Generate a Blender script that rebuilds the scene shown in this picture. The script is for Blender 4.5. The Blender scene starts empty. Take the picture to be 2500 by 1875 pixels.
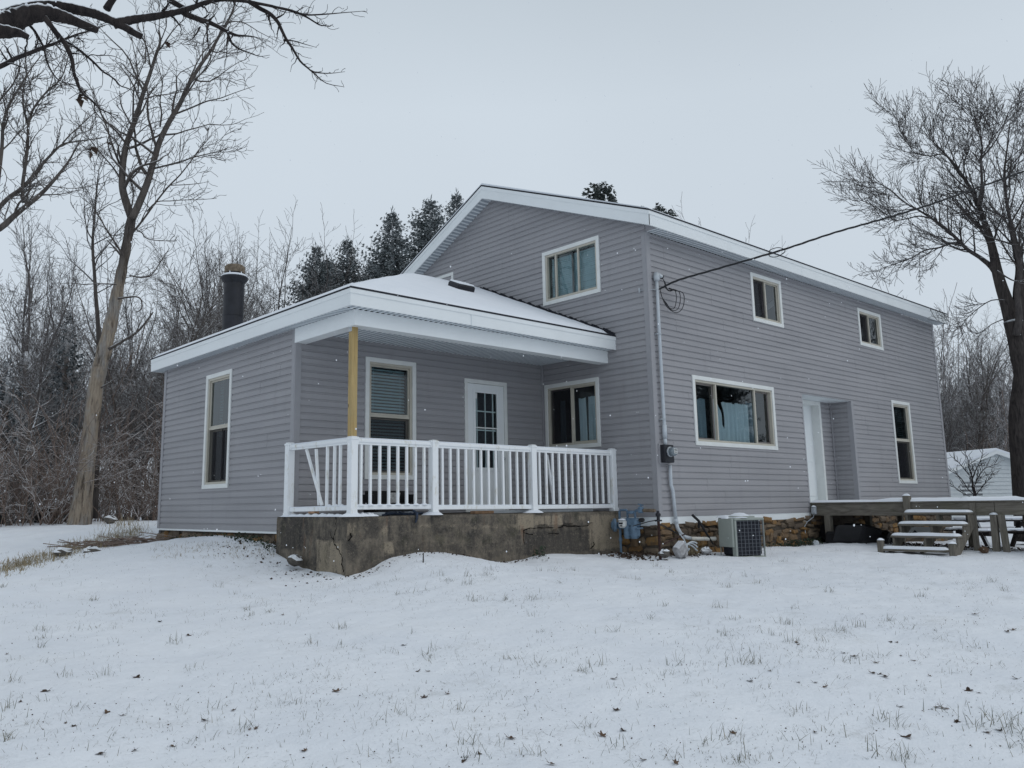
import bpy, math, random
import numpy as np
from mathutils import Vector, Matrix
R = math.radians
scene = bpy.context.scene
C = scene.collection

# ------------------------------------------------------------------ camera
CAM = np.array([-12.349, -9.257, 0.238])
YAW, PITCH, ROLL = R(48.58), R(9.718), R(-0.763)
FPX, PX, PY = 2066.54, -82.527, -57.225            # in pixels of a 2500 x 1875 frame
_f = np.array([math.cos(PITCH)*math.cos(YAW), math.cos(PITCH)*math.sin(YAW), math.sin(PITCH)])
_r = np.array([math.sin(YAW), -math.cos(YAW), 0.0]); _u = np.cross(_r, _f)
CR = math.cos(ROLL)*_r + math.sin(ROLL)*_u
CU = -math.sin(ROLL)*_r + math.cos(ROLL)*_u
CF = _f
cam_d = bpy.data.cameras.new('camera'); cam = bpy.data.objects.new('camera', cam_d); C.objects.link(cam)
cam.matrix_world = Matrix(((CR[0], CU[0], -CF[0], CAM[0]), (CR[1], CU[1], -CF[1], CAM[1]),
                           (CR[2], CU[2], -CF[2], CAM[2]), (0, 0, 0, 1)))
cam_d.sensor_fit = 'HORIZONTAL'; cam_d.sensor_width = 36.0; cam_d.lens = 36.0*FPX/2500.0
cam_d.shift_x = -PX/2500.0; cam_d.shift_y = PY/2500.0
cam_d.clip_start = 0.05; cam_d.clip_end = 3000
scene.camera = cam

def ray(u, v):
    return CF + (u-1250-PX)/FPX*CR - (v-937.5-PY)/FPX*CU
def at(u, v, D):
    """point seen at photo pixel (u, v), D metres away along the ground"""
    r = ray(u, v); return CAM + r*(D/math.hypot(r[0], r[1]))
def on(u, v, ax, val):
    r = ray(u, v); i = 'xyz'.index(ax); return CAM + r*((val-CAM[i])/r[i])

# ------------------------------------------------------------------ world, sun, exposure
SUN_EL, SUN_AZ = R(52), R(-62)      # azimuth of the direction TO the sun, measured from +X
world = bpy.data.worlds.new('World'); scene.world = world; world.use_nodes = True
nt = world.node_tree; nt.nodes.clear()
wo = nt.nodes.new('ShaderNodeOutputWorld'); mx = nt.nodes.new('ShaderNodeMixShader')
b1 = nt.nodes.new('ShaderNodeBackground'); b2 = nt.nodes.new('ShaderNodeBackground')
sk = nt.nodes.new('ShaderNodeTexSky'); sk.sky_type = 'NISHITA'; sk.sun_disc = False
sk.sun_elevation = SUN_EL; sk.sun_rotation = R(90)-SUN_AZ; sk.dust_density = 3.0
nt.links.new(sk.outputs[0], b1.inputs[0]); b1.inputs[1].default_value = 0.08
# overcast cloud cover: brightest low down, dimmed overhead to tone down the snow, with very soft broad cloud tone
tc = nt.nodes.new('ShaderNodeTexCoord'); sp = nt.nodes.new('ShaderNodeSeparateXYZ')
nt.links.new(tc.outputs['Generated'], sp.inputs[0])
rp = nt.nodes.new('ShaderNodeValToRGB'); nt.links.new(sp.outputs[2], rp.inputs[0])
rp.color_ramp.elements[0].position = 0.0; rp.color_ramp.elements[0].color = (0.62, 0.69, 0.765, 1)
rp.color_ramp.elements[1].position = 1.0; rp.color_ramp.elements[1].color = (0.42, 0.48, 0.535, 1)
for p_, c_ in ((0.44, (0.64, 0.715, 0.785, 1)), (0.66, (0.50, 0.57, 0.63, 1))):
    e_ = rp.color_ramp.elements.new(p_); e_.color = c_
ns = nt.nodes.new('ShaderNodeTexNoise'); ns.inputs['Scale'].default_value = 1.6; ns.inputs['Detail'].default_value = 3
nt.links.new(tc.outputs['Generated'], ns.inputs['Vector'])
mr = nt.nodes.new('ShaderNodeMapRange'); nt.links.new(ns.outputs[0], mr.inputs[0])
mr.inputs[1].default_value = 0.3; mr.inputs[2].default_value = 0.7; mr.inputs[3].default_value = 0.96; mr.inputs[4].default_value = 1.04
vm = nt.nodes.new('ShaderNodeVectorMath'); vm.operation = 'SCALE'
nt.links.new(rp.outputs[0], vm.inputs[0]); nt.links.new(mr.outputs[0], vm.inputs['Scale'])
nt.links.new(vm.outputs[0], b2.inputs[0]); b2.inputs[1].default_value = 1.03
mx.inputs[0].default_value = 0.90
nt.links.new(b1.outputs[0], mx.inputs[1]); nt.links.new(b2.outputs[0], mx.inputs[2]); nt.links.new(mx.outputs[0], wo.inputs[0])
sd = bpy.data.lights.new('sun', 'SUN'); sd.energy = 0.5; sd.angle = R(50); sd.color = (1.0, 0.97, 0.93)
sun = bpy.data.objects.new('sun', sd); C.objects.link(sun)
to_sun = Vector((math.cos(SUN_EL)*math.cos(SUN_AZ), math.cos(SUN_EL)*math.sin(SUN_AZ), math.sin(SUN_EL)))
sun.rotation_euler = to_sun.to_track_quat('Z', 'Y').to_euler()
vs = scene.view_settings
vs.view_transform = 'Standard'; vs.look = 'None'; vs.gamma = 1.0; vs.use_curve_mapping = False; vs.exposure = 0.0
try:
    scene.cycles.max_bounces = 6; scene.cycles.transparent_max_bounces = 12
except Exception: pass

# ------------------------------------------------------------------ materials
def srgb(r, g, b):
    f = lambda c: (c/255/12.92) if c/255 <= 0.04045 else ((c/255+0.055)/1.055)**2.4
    return (f(r), f(g), f(b))
class NM:
    """small node-material helper"""
    def __init__(s, name, rough=0.6, spec=0.3):
        s.m = bpy.data.materials.new(name); s.m.use_nodes = True; s.t = s.m.node_tree
        s.b = s.t.nodes['Principled BSDF']; s.b.inputs['Roughness'].default_value = rough
        s.b.inputs['Specular IOR Level'].default_value = spec
        s._co = None
    def n(s, k): return s.t.nodes.new(k)
    def l(s, a, b): s.t.links.new(a, b)
    def co(s):
        if s._co is None:
            s._co = s.n('ShaderNodeNewGeometry')
        return s._co.outputs['Position']
    def mapped(s, scale):
        m = s.n('ShaderNodeMapping'); s.l(s.co(), m.inputs[0]); m.inputs['Scale'].default_value = scale; return m.outputs[0]
    def noise(s, scale=5, detail=4, rough=0.55, vec=None, dist=0.0):
        n = s.n('ShaderNodeTexNoise'); s.l(vec if vec is not None else s.co(), n.inputs['Vector'])
        n.inputs['Scale'].default_value = scale; n.inputs['Detail'].default_value = detail
        n.inputs['Roughness'].default_value = rough; n.inputs['Distortion'].default_value = dist; return n.outputs[0]
    def rng(s, v, a, b, c=0.0, d=1.0):
        m = s.n('ShaderNodeMapRange'); s.l(v, m.inputs[0])
        for i, x in enumerate((a, b, c, d)): m.inputs[i+1].default_value = x
        return m.outputs[0]
    def mix(s, fac, a, b):
        m = s.n('ShaderNodeMix'); m.data_type = 'RGBA'
        if isinstance(fac, (int, float)): m.inputs[0].default_value = fac
        else: s.l(fac, m.inputs[0])
        for i, x in ((6, a), (7, b)):
            if isinstance(x, tuple): m.inputs[i].default_value = (*x[:3], 1)
            else: s.l(x, m.inputs[i])
        return m.outputs[2]
    def math(s, op, a, b=None):
        m = s.n('ShaderNodeMath'); m.operation = op
        for i, x in enumerate((a, b)):
            if x is None: continue
            if isinstance(x, (int, float)): m.inputs[i].default_value = x
            else: s.l(x, m.inputs[i])
        return m.outputs[0]
    def base(s, c):
        if isinstance(c, tuple): s.b.inputs['Base Color'].default_value = (*c[:3], 1)
        else: s.l(c, s.b.inputs['Base Color'])
        return s
    def bump(s, h, strength=0.3, dist=0.01):
        b = s.n('ShaderNodeBump'); b.inputs['Strength'].default_value = strength; b.inputs['Distance'].default_value = dist
        s.l(h, b.inputs['Height']); s.l(b.outputs[0], s.b.inputs['Normal']); return s
    def up(s, lo, hi):
        """0..1 how far the surface faces the sky"""
        g = s.n('ShaderNodeNewGeometry'); x = s.n('ShaderNodeSeparateXYZ'); s.l(g.outputs['Normal'], x.inputs[0])
        return s.rng(x.outputs[2], lo, hi)
M = {}
def simple(name, col, rough=0.6, spec=0.3, var=0.12, scale=6, metal=0.0, bump=0.0, bscale=60):
    k = NM(name, rough, spec); c2 = tuple(x*(1-var) for x in col); c1 = tuple(min(1, x*(1+var)) for x in col)
    k.base(k.mix(k.rng(k.noise(scale, 5), 0.3, 0.7), c1, c2)); k.b.inputs['Metallic'].default_value = metal
    if bump: k.bump(k.noise(bscale, 4), bump, 0.01)
    M[name] = k.m; return k.m
SNOW = (0.86, 0.89, 0.93)
# siding vinyl: grey with a violet tinge; faint panel to panel change and dust
k = NM('siding', 0.55, 0.3)
pan = k.noise(1.0, 0, vec=k.mapped((0.5, 0.5, 4.37)))
c = k.mix(k.rng(pan, 0.35, 0.65), (0.308, 0.304, 0.320), (0.340, 0.334, 0.350))
c = k.mix(k.math('MULTIPLY', k.rng(k.noise(2.2, 5), 0.45, 0.75), 0.25), c, (0.36, 0.35, 0.355))
dr = k.noise(5, 5, 0.6, vec=k.mapped((1, 1, 0.12)))
c = k.mix(k.math('MULTIPLY', k.rng(dr, 0.55, 0.75), 0.22), c, (0.20, 0.195, 0.20))
k.base(c); k.bump(k.math('ADD', k.noise(90, 2, vec=k.mapped((0.25, 0.25, 2.2))), k.math('MULTIPLY', k.noise(1.4, 3, vec=k.mapped((1, 1, 3.5))), 8.0)), 0.10, 0.006); M['siding'] = k.m
simple('siding_trim', (0.322, 0.320, 0.338), 0.5, var=0.04)
simple('white_trim', (0.80, 0.83, 0.84), 0.38, 0.4, var=0.035, scale=1.5)
simple('soffit', (0.78, 0.82, 0.84), 0.45, 0.3, var=0.03)
simple('soffit_vent', (0.42, 0.46, 0.50), 0.6, 0.2, var=0.25, scale=90)
simple('window_casing', (0.74, 0.755, 0.74), 0.42, 0.4, var=0.04)
simple('beige_frame', (0.50, 0.47, 0.40), 0.45, 0.35, var=0.06)
simple('dark_frame', (0.20, 0.18, 0.17), 0.45, 0.35, var=0.06)
k = NM('vinyl_rail', 0.42, 0.4)
c = k.mix(k.rng(k.noise(9, 6, 0.7, vec=k.mapped((1, 1, 0.35))), 0.56, 0.72), (0.84, 0.86, 0.875), (0.62, 0.60, 0.52))
k.base(c); M['vinyl_rail'] = k.m
simple('shingle', (0.035, 0.037, 0.045), 0.9, 0.1, var=0.5, scale=40, bump=0.5, bscale=80)
simple('black_metal', (0.014, 0.015, 0.021), 0.5, 0.4, var=0.4, scale=5)
simple('rusty_cap', (0.17, 0.135, 0.10), 0.8, 0.2, var=0.4, scale=18)
simple('dark_rust', (0.045, 0.025, 0.022), 0.85, 0.2, var=0.5, scale=25)
simple('galvanised', (0.44, 0.47, 0.50), 0.45, 0.5, var=0.15, scale=12, metal=0.35)
simple('pvc_grey', (0.50, 0.54, 0.58), 0.5, 0.35, var=0.08)
simple('pvc_white', (0.62, 0.60, 0.55), 0.55, 0.3, var=0.12)
simple('black_rubber', (0.014, 0.014, 0.016), 0.6, 0.3, var=0.3)
simple('cable', (0.018, 0.019, 0.022), 0.55, 0.3, var=0.2)
simple('meter_blue', (0.115, 0.18, 0.255), 0.5, 0.35, var=0.22, scale=14)
simple('dial_white', (0.62, 0.63, 0.62), 0.4, 0.4, var=0.08)
simple('ac_paint', (0.33, 0.36, 0.33), 0.5, 0.35, var=0.06)
simple('ac_dark', (0.025, 0.027, 0.035), 0.7, 0.2, var=0.4, scale=30)
simple('ac_wire', (0.17, 0.185, 0.21), 0.5, 0.35, var=0.1)
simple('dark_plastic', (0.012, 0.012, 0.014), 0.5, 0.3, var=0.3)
simple('tarp_blue', (0.022, 0.034, 0.060), 0.5, 0.3, var=0.4, scale=14)
simple('paper', (0.55, 0.55, 0.54), 0.7, 0.2, var=0.4, scale=22)
simple('brick_orange', (0.42, 0.26, 0.16), 0.85, 0.15, var=0.2, scale=20)
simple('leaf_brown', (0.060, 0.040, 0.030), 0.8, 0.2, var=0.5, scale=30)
simple('leaf_tan', (0.11, 0.072, 0.05), 0.8, 0.2, var=0.4, scale=30)
simple('ivy_green', (0.028, 0.045, 0.026), 0.6, 0.25, var=0.4, scale=20)
simple('flake', (0.92, 0.94, 0.97), 0.8, 0.2, var=0.02)
simple('shed_siding', (0.60, 0.635, 0.65), 0.55, 0.3, var=0.05)
simple('shed_door', (0.17, 0.18, 0.19), 0.6, 0.3, var=0.2)
simple('interior', (0.10, 0.095, 0.09), 0.9, 0.1, var=0.15)
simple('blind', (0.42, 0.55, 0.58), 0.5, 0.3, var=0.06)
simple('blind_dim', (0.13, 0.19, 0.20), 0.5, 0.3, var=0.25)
simple('crack', (0.012, 0.011, 0.010), 0.95, 0.05, var=0.3)
simple('sticker', (0.75, 0.76, 0.75), 0.6, 0.2, var=0.03)
simple('meter_glass', (0.20, 0.24, 0.27), 0.08, 0.8, var=0.2)
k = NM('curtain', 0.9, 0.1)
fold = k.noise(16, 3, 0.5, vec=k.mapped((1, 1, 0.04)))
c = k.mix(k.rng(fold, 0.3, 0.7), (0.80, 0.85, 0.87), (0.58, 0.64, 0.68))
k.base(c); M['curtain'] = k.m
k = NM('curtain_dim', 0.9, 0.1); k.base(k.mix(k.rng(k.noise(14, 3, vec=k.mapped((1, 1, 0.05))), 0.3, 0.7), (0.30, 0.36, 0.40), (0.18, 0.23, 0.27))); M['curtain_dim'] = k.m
# window glass: thin pane, mirror by fresnel over clear
k = NM('glass'); gt = k.t
gl = k.n('ShaderNodeBsdfGlossy'); gl.inputs['Roughness'].default_value = 0.015; gl.inputs[0].default_value = (0.92, 0.97, 1, 1)
tr = k.n('ShaderNodeBsdfTransparent'); tr.inputs[0].default_value = (0.80, 0.90, 0.92, 1)
fr = k.n('ShaderNodeFresnel'); fr.inputs[0].default_value = 1.55
bm = k.n('ShaderNodeBump'); bm.inputs['Strength'].default_value = 0.05; bm.inputs['Distance'].default_value = 0.02
k.l(k.noise(1.3, 2), bm.inputs['Height']); k.l(bm.outputs[0], gl.inputs['Normal'])
ms = k.n('ShaderNodeMixShader'); k.l(k.math('MULTIPLY', fr.outputs[0], 1.25), ms.inputs[0]); k.l(tr.outputs[0], ms.inputs[1]); k.l(gl.outputs[0], ms.inputs[2])
k.l(ms.outputs[0], gt.nodes['Material Output'].inputs[0]); M['glass'] = k.m
# insect screen: dark, half see-through mesh
k = NM('screen'); gl = k.n('ShaderNodeBsdfDiffuse'); gl.inputs[0].default_value = (0.03, 0.03, 0.035, 1)
tr = k.n('ShaderNodeBsdfTransparent'); ms = k.n('ShaderNodeMixShader'); ms.inputs[0].default_value = 0.55
k.l(tr.outputs[0], ms.inputs[1]); k.l(gl.outputs[0], ms.inputs[2]); k.l(ms.outputs[0], k.t.nodes['Material Output'].inputs[0]); M['screen'] = k.m
# new yellow pine post
k = NM('yellow_pine', 0.75, 0.2)
gr = k.noise(14, 5, 0.6, vec=k.mapped((1, 1, 0.06)), dist=0.6)
c = k.mix(k.rng(gr, 0.35, 0.65), (0.50, 0.37, 0.175), (0.36, 0.25, 0.105))
v = k.n('ShaderNodeTexVoronoi'); v.inputs['Scale'].default_value = 3.3; k.l(k.mapped((1.3, 1.3, 0.8)), v.inputs['Vector'])
c = k.mix(k.rng(v.outputs[0], 0.10, 0.05), c, (0.06, 0.035, 0.015)); c = k.mix(k.math('MULTIPLY', k.rng(k.noise(30, 4, 0.6, vec=k.mapped((1, 1, 0.03))), 0.62, 0.70), 0.7), c, (0.19, 0.125, 0.055)); c = k.mix(k.math('MULTIPLY', k.rng(k.noise(3, 3), 0.5, 0.7), 0.4), c, (0.44, 0.36, 0.20)); k.base(c); k.bump(gr, 0.3, 0.006); M['yellow_pine'] = k.m
# weathered grey deck wood
k = NM('grey_wood', 0.85, 0.15)
gr = k.noise(16, 6, 0.65, vec=k.mapped((0.9, 0.12, 0.9)), dist=1.2)
c = k.mix(k.rng(gr, 0.3, 0.7), (0.225, 0.205, 0.175), (0.090, 0.080, 0.068))
c = k.mix(k.math('MULTIPLY', k.rng(k.noise(2.5, 4), 0.5, 0.7), 0.35), c, (0.13, 0.13, 0.085)); k.base(c); k.bump(gr, 0.4, 0.01); M['grey_wood'] = k.m
k = NM('grey_wood_upright', 0.85, 0.15)
gr = k.noise(22, 6, 0.65, vec=k.mapped((0.9, 0.9, 0.10)), dist=1.0)
c = k.mix(k.rng(gr, 0.3, 0.7), (0.235, 0.215, 0.182), (0.095, 0.085, 0.072))
c = k.mix(k.math('MULTIPLY', k.rng(k.noise(3, 4), 0.5, 0.7), 0.3), c, (0.14, 0.14, 0.09)); k.base(c); k.bump(gr, 0.4, 0.01); M['grey_wood_upright'] = k.m
# old porch concrete: dark grime, bare tan patches, drip streaks, cracks
k = NM('old_concrete', 0.92, 0.1)
fine = k.noise(55, 6, 0.7); mid = k.noise(6, 6, 0.65)
big = k.noise(2.1, 5, 0.6, dist=0.4)
c = k.mix(k.rng(k.math('ADD', k.math('MULTIPLY', mid, .5), k.math('MULTIPLY', big, .5)), 0.40, 0.60), (0.205, 0.175, 0.138), (0.060, 0.055, 0.050))
c = k.mix(k.math('MULTIPLY', k.rng(fine, 0.48, 0.70), .6), c, (0.21, 0.19, 0.165))
# bare patches where the skin came off (placed per vertex, edges broken up by noise)
ab = k.n('ShaderNodeAttribute'); ab.attribute_name = 'bare'; ag = k.n('ShaderNodeAttribute'); ag.attribute_name = 'grime'
edge_n = k.math('ADD', k.math('MULTIPLY', k.noise(6, 6, 0.72, vec=k.mapped((1, 1, 0.8))), 1.05), k.math('MULTIPLY', k.noise(34, 5, 0.7), 0.35))
c = k.mix(k.math('MULTIPLY', k.rng(k.math('ADD', ag.outputs['Fac'], edge_n), 1.0, 1.35), 0.8), c, k.mix(k.rng(fine, 0.4, 0.7), (0.045, 0.043, 0.043), (0.115, 0.102, 0.086)))
pt = k.math('ADD', k.math('MULTIPLY', ab.outputs['Fac'], 0.75), edge_n)
c = k.mix(k.math('MULTIPLY', k.rng(pt, 1.02, 1.18), 0.9), c, k.mix(k.rng(fine, 0.3, 0.7), (0.38, 0.32, 0.24), (0.25, 0.21, 0.16)))
# vertical streaks of grime
st = k.noise(11, 6, 0.7, vec=k.mapped((1.0, 1.0, 0.16)), dist=0.5)
c = k.mix(k.math('MULTIPLY', k.rng(k.math('ADD', k.math('MULTIPLY', st, .75), k.math('MULTIPLY', fine, .25)), 0.50, 0.62), 0.62), c, (0.038, 0.037, 0.038))
# rusty stain, moss
ru = k.noise(3.1, 4, 0.6, vec=k.mapped((1.6, 1.6, 0.4)))
c = k.mix(k.math('MULTIPLY', k.rng(ru, 0.62, 0.74), 0.5), c, (0.21, 0.105, 0.06))
c = k.mix(k.math('MULTIPLY', k.rng(k.noise(3.7, 5), 0.56, 0.72), 0.3), c, (0.085, 0.085, 0.050)); c = k.mix(k.math('MULTIPLY', k.rng(k.noise(19, 6, 0.75), 0.53, 0.66), 0.55), c, (0.245, 0.21, 0.165)); c = k.mix(k.math('MULTIPLY', k.rng(k.noise(23, 6, 0.75, dist=0.4), 0.54, 0.68), 0.6), c, (0.035, 0.033, 0.033))
k.base(c); k.bump(k.math('ADD', k.math('MULTIPLY', fine, 0.5), mid), 0.6, 0.02); M['old_concrete'] = k.m
# fieldstone foundation: each stone carries its own tone
k = NM('fieldstone', 0.9, 0.1)
at_ = k.n('ShaderNodeAttribute'); at_.attribute_name = 'tone'
rp_ = k.n('ShaderNodeValToRGB'); k.l(at_.outputs['Fac'], rp_.inputs[0]); el = rp_.color_ramp; el.interpolation = 'CONSTANT'
el.elements[0].position = 0.0; el.elements[0].color = (0.085, 0.072, 0.060, 1); el.elements[1].position = 0.001; el.elements[1].color = (0.215, 0.145, 0.088, 1)
for p_, c_ in ((.2, (0.155, 0.118, 0.086, 1)), (.36, (0.27, 0.155, 0.065, 1)), (.5, (0.20, 0.155, 0.115, 1)), (.64, (0.13, 0.102, 0.080, 1)), (.78, (0.25, 0.19, 0.13, 1)), (.9, (0.30, 0.175, 0.07, 1))): e_ = el.elements.new(p_); e_.color = c_
c = k.mix(k.math('MULTIPLY', k.rng(k.noise(13, 6, 0.7), 0.42, 0.68), 0.7), rp_.outputs[0], (0.14, 0.115, 0.09))
c = k.mix(k.math('MULTIPLY', k.rng(k.noise(5, 5, 0.6), 0.52, 0.7), 0.6), c, (0.085, 0.072, 0.058))
k.base(c); k.bump(k.noise(26, 6, 0.7), 0.7, 0.03); M['fieldstone'] = k.m
k = NM('rock', 0.9, 0.1)
c = k.mix(k.rng(k.noise(12, 6, 0.7), 0.35, 0.65), (0.16, 0.145, 0.13), (0.085, 0.078, 0.07))
c = k.mix(k.math('MULTIPLY', k.up(0.35, 0.6), 0.9), c, SNOW); k.base(c); k.bump(k.noise(30, 5), 0.6, 0.02); M['rock'] = k.m
k = NM('pale_block', 0.85, 0.15)
c = k.mix(k.rng(k.noise(14, 6, 0.7), 0.35, 0.65), (0.45, 0.45, 0.46), (0.27, 0.26, 0.26))
c = k.mix(k.math('MULTIPLY', k.up(0.3, 0.7), 0.8), c, SNOW); k.base(c); M['pale_block'] = k.m
# laid snow (roof, deck, rails)
k = NM('snow', 0.75, 0.25)
k.base(k.mix(k.rng(k.noise(3, 5), 0.3, 0.7), (0.82, 0.85, 0.90), (0.78, 0.815, 0.87)))
k.b.inputs['Subsurface Weight'].default_value = 0.0
k.bump(k.noise(22, 5, 0.6), 0.12, 0.02); M['snow'] = k.m
# snow-covered lawn
k = NM('snow_lawn', 0.8, 0.2)
n1 = k.noise(0.9, 4); n2 = k.noise(7, 5, 0.6); n3 = k.noise(55, 4, 0.7)
c = k.mix(k.rng(n1, 0.35, 0.65), (0.87, 0.895, 0.935), (0.82, 0.85, 0.90))
# thin places where flattened dead grass shows
th = k.math('ADD', k.math('MULTIPLY', k.noise(1.7, 6, 0.65), 0.6), k.math('MULTIPLY', k.noise(38, 5, 0.75, vec=k.mapped((1, 1, 1)), dist=1.5), 0.4))
c = k.mix(k.math('MULTIPLY', k.rng(th, 0.56, 0.66), 0.42), c, (0.42, 0.42, 0.40)); k.base(c)
h = k.math('ADD', k.math('MULTIPLY', n2, 0.7), k.math('MULTIPLY', n3, 0.12))
k.bump(h, 0.7, 0.06); M['snow_lawn'] = k.m
# bark materials: snow settles on faces that look up
def bark(name, c1, c2, lo, hi, amt=0.9, stretch=0.12, scale=22, b=0.6, cover=(0.30, 0.55)):
    k = NM(name, 0.9, 0.1)
    g = k.noise(scale, 6, 0.65, vec=k.mapped((1, 1, stretch)), dist=0.7)
    c = k.mix(k.rng(g, 0.35, 0.65), c1, c2)
    patch = k.rng(k.noise(5.5, 4, 0.6), *cover)
    s = k.math('MULTIPLY', k.math('MULTIPLY', k.up(lo, hi), patch), amt)
    k.base(k.mix(s, c, SNOW))
    if b: k.bump(g, b, 0.03)
    M[name] = k.m
bark('bark_dark', (0.052, 0.044, 0.042), (0.020, 0.018, 0.019), 0.45, 0.62, 1.0, 0.35, 16, 0.9)
bark('bark_twig', (0.135, 0.122, 0.118), (0.078, 0.071, 0.070), 0.30, 0.62, 0.9, 1, 12, 0, (0.32, 0.52))
bark('bark_grey', (0.125, 0.110, 0.100), (0.060, 0.053, 0.050), 0.50, 0.75, 0.8, 0.12, 16, 0.6)
bark('bark_brown', (0.150, 0.132, 0.122), (0.088, 0.077, 0.072), 0.35, 0.65, 0.85, 0.3, 12, 0, (0.32, 0.52))
bark('bark_red', (0.26, 0.195, 0.16), (0.145, 0.112, 0.096), 0.30, 0.62, 0.85, 1, 12, 0, (0.30, 0.50))
bark('bark_hazed', (0.34, 0.32, 0.32), (0.24, 0.225, 0.225), 0.25, 0.60, 0.9, 1, 12, 0)  # pale bark for the far wood: distance haze put into the colour
bark('bark_trunk', (0.085, 0.073, 0.068), (0.030, 0.027, 0.027), 0.40, 0.62, 0.9, 0.16, 24, 1.0)
bark('bark_limb', (0.095, 0.084, 0.080), (0.050, 0.045, 0.045), 0.55, 0.8, 0.8, 0.4, 16, 0.4)
# dead trunk: bare pale wood with grey streaks, darker bark remnants higher
k = NM('dead_wood', 0.9, 0.1)
g = k.noise(17, 6, 0.65, vec=k.mapped((1, 1, 0.12)), dist=0.25); g2 = k.noise(4.6, 6, 0.65, vec=k.mapped((1, 1, 0.30)))
c = k.mix(k.rng(g, 0.3, 0.7), (0.46, 0.385, 0.30), (0.27, 0.22, 0.175))
c = k.mix(k.rng(g2, 0.45, 0.62), c, k.mix(k.rng(g, 0.3, 0.7), (0.42, 0.40, 0.375), (0.23, 0.215, 0.20)))
zz = k.n('ShaderNodeSeparateXYZ'); k.l(k.co(), zz.inputs[0])
hi = k.rng(k.math('ADD', zz.outputs[2], k.math('MULTIPLY', k.noise(1.6, 4, vec=k.mapped((1, 1, 0.3))), 3.0)), 7.2, 8.8)
c = k.mix(hi, c, k.mix(k.rng(g, 0.35, 0.65), (0.145, 0.125, 0.115), (0.065, 0.057, 0.054)))
c = k.mix(k.math('MULTIPLY', k.rng(k.noise(7, 5, 0.6, vec=k.mapped((1, 1, 0.35))), 0.64, 0.70), 0.7), c, (0.06, 0.045, 0.035))
c = k.mix(k.math('MULTIPLY', k.rng(k.noise(8, 6, 0.75, vec=k.mapped((1, 1, 0.14))), 0.52, 0.62), 0.85), c, (0.075, 0.060, 0.050)); k.base(c); k.bump(k.math('ADD', g, k.math('MULTIPLY', g2, 1.5)), 1.0, 0.10); M['dead_wood'] = k.m
# spruce needles
def needles(name, c1, c2, amt):
    k = NM(name, 0.8, 0.15)
    c = k.mix(k.rng(k.noise(1.1, 4), 0.3, 0.7), c1, c2)
    s = k.math('MULTIPLY', k.rng(k.noise(7.5, 5, 0.75), 0.44, 0.60), amt)
    k.base(k.mix(s, c, (0.72, 0.76, 0.80))); M[name] = k.m
needles('spruce_needles', (0.088, 0.108, 0.108), (0.045, 0.060, 0.062), 0.45)
needles('dark_needles', (0.042, 0.052, 0.054), (0.022, 0.029, 0.031), 0.38)
needles('pine_needles', (0.062, 0.075, 0.062), (0.030, 0.040, 0.035), 0.2)
# grass blades poking through the snow
k = NM('grass_blade', 0.8, 0.15)
oi = k.noise(9, 2)
c = k.mix(k.rng(oi, 0.35, 0.65), (0.150, 0.148, 0.108), (0.062, 0.078, 0.062)); c = k.mix(k.rng(k.noise(31, 2), 0.5, 0.7), c, (0.30, 0.25, 0.165)); k.base(c); M['grass_blade'] = k.m
simple('dry_grass', (0.30, 0.25, 0.165), 0.85, 0.1, var=0.35, scale=12)

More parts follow.
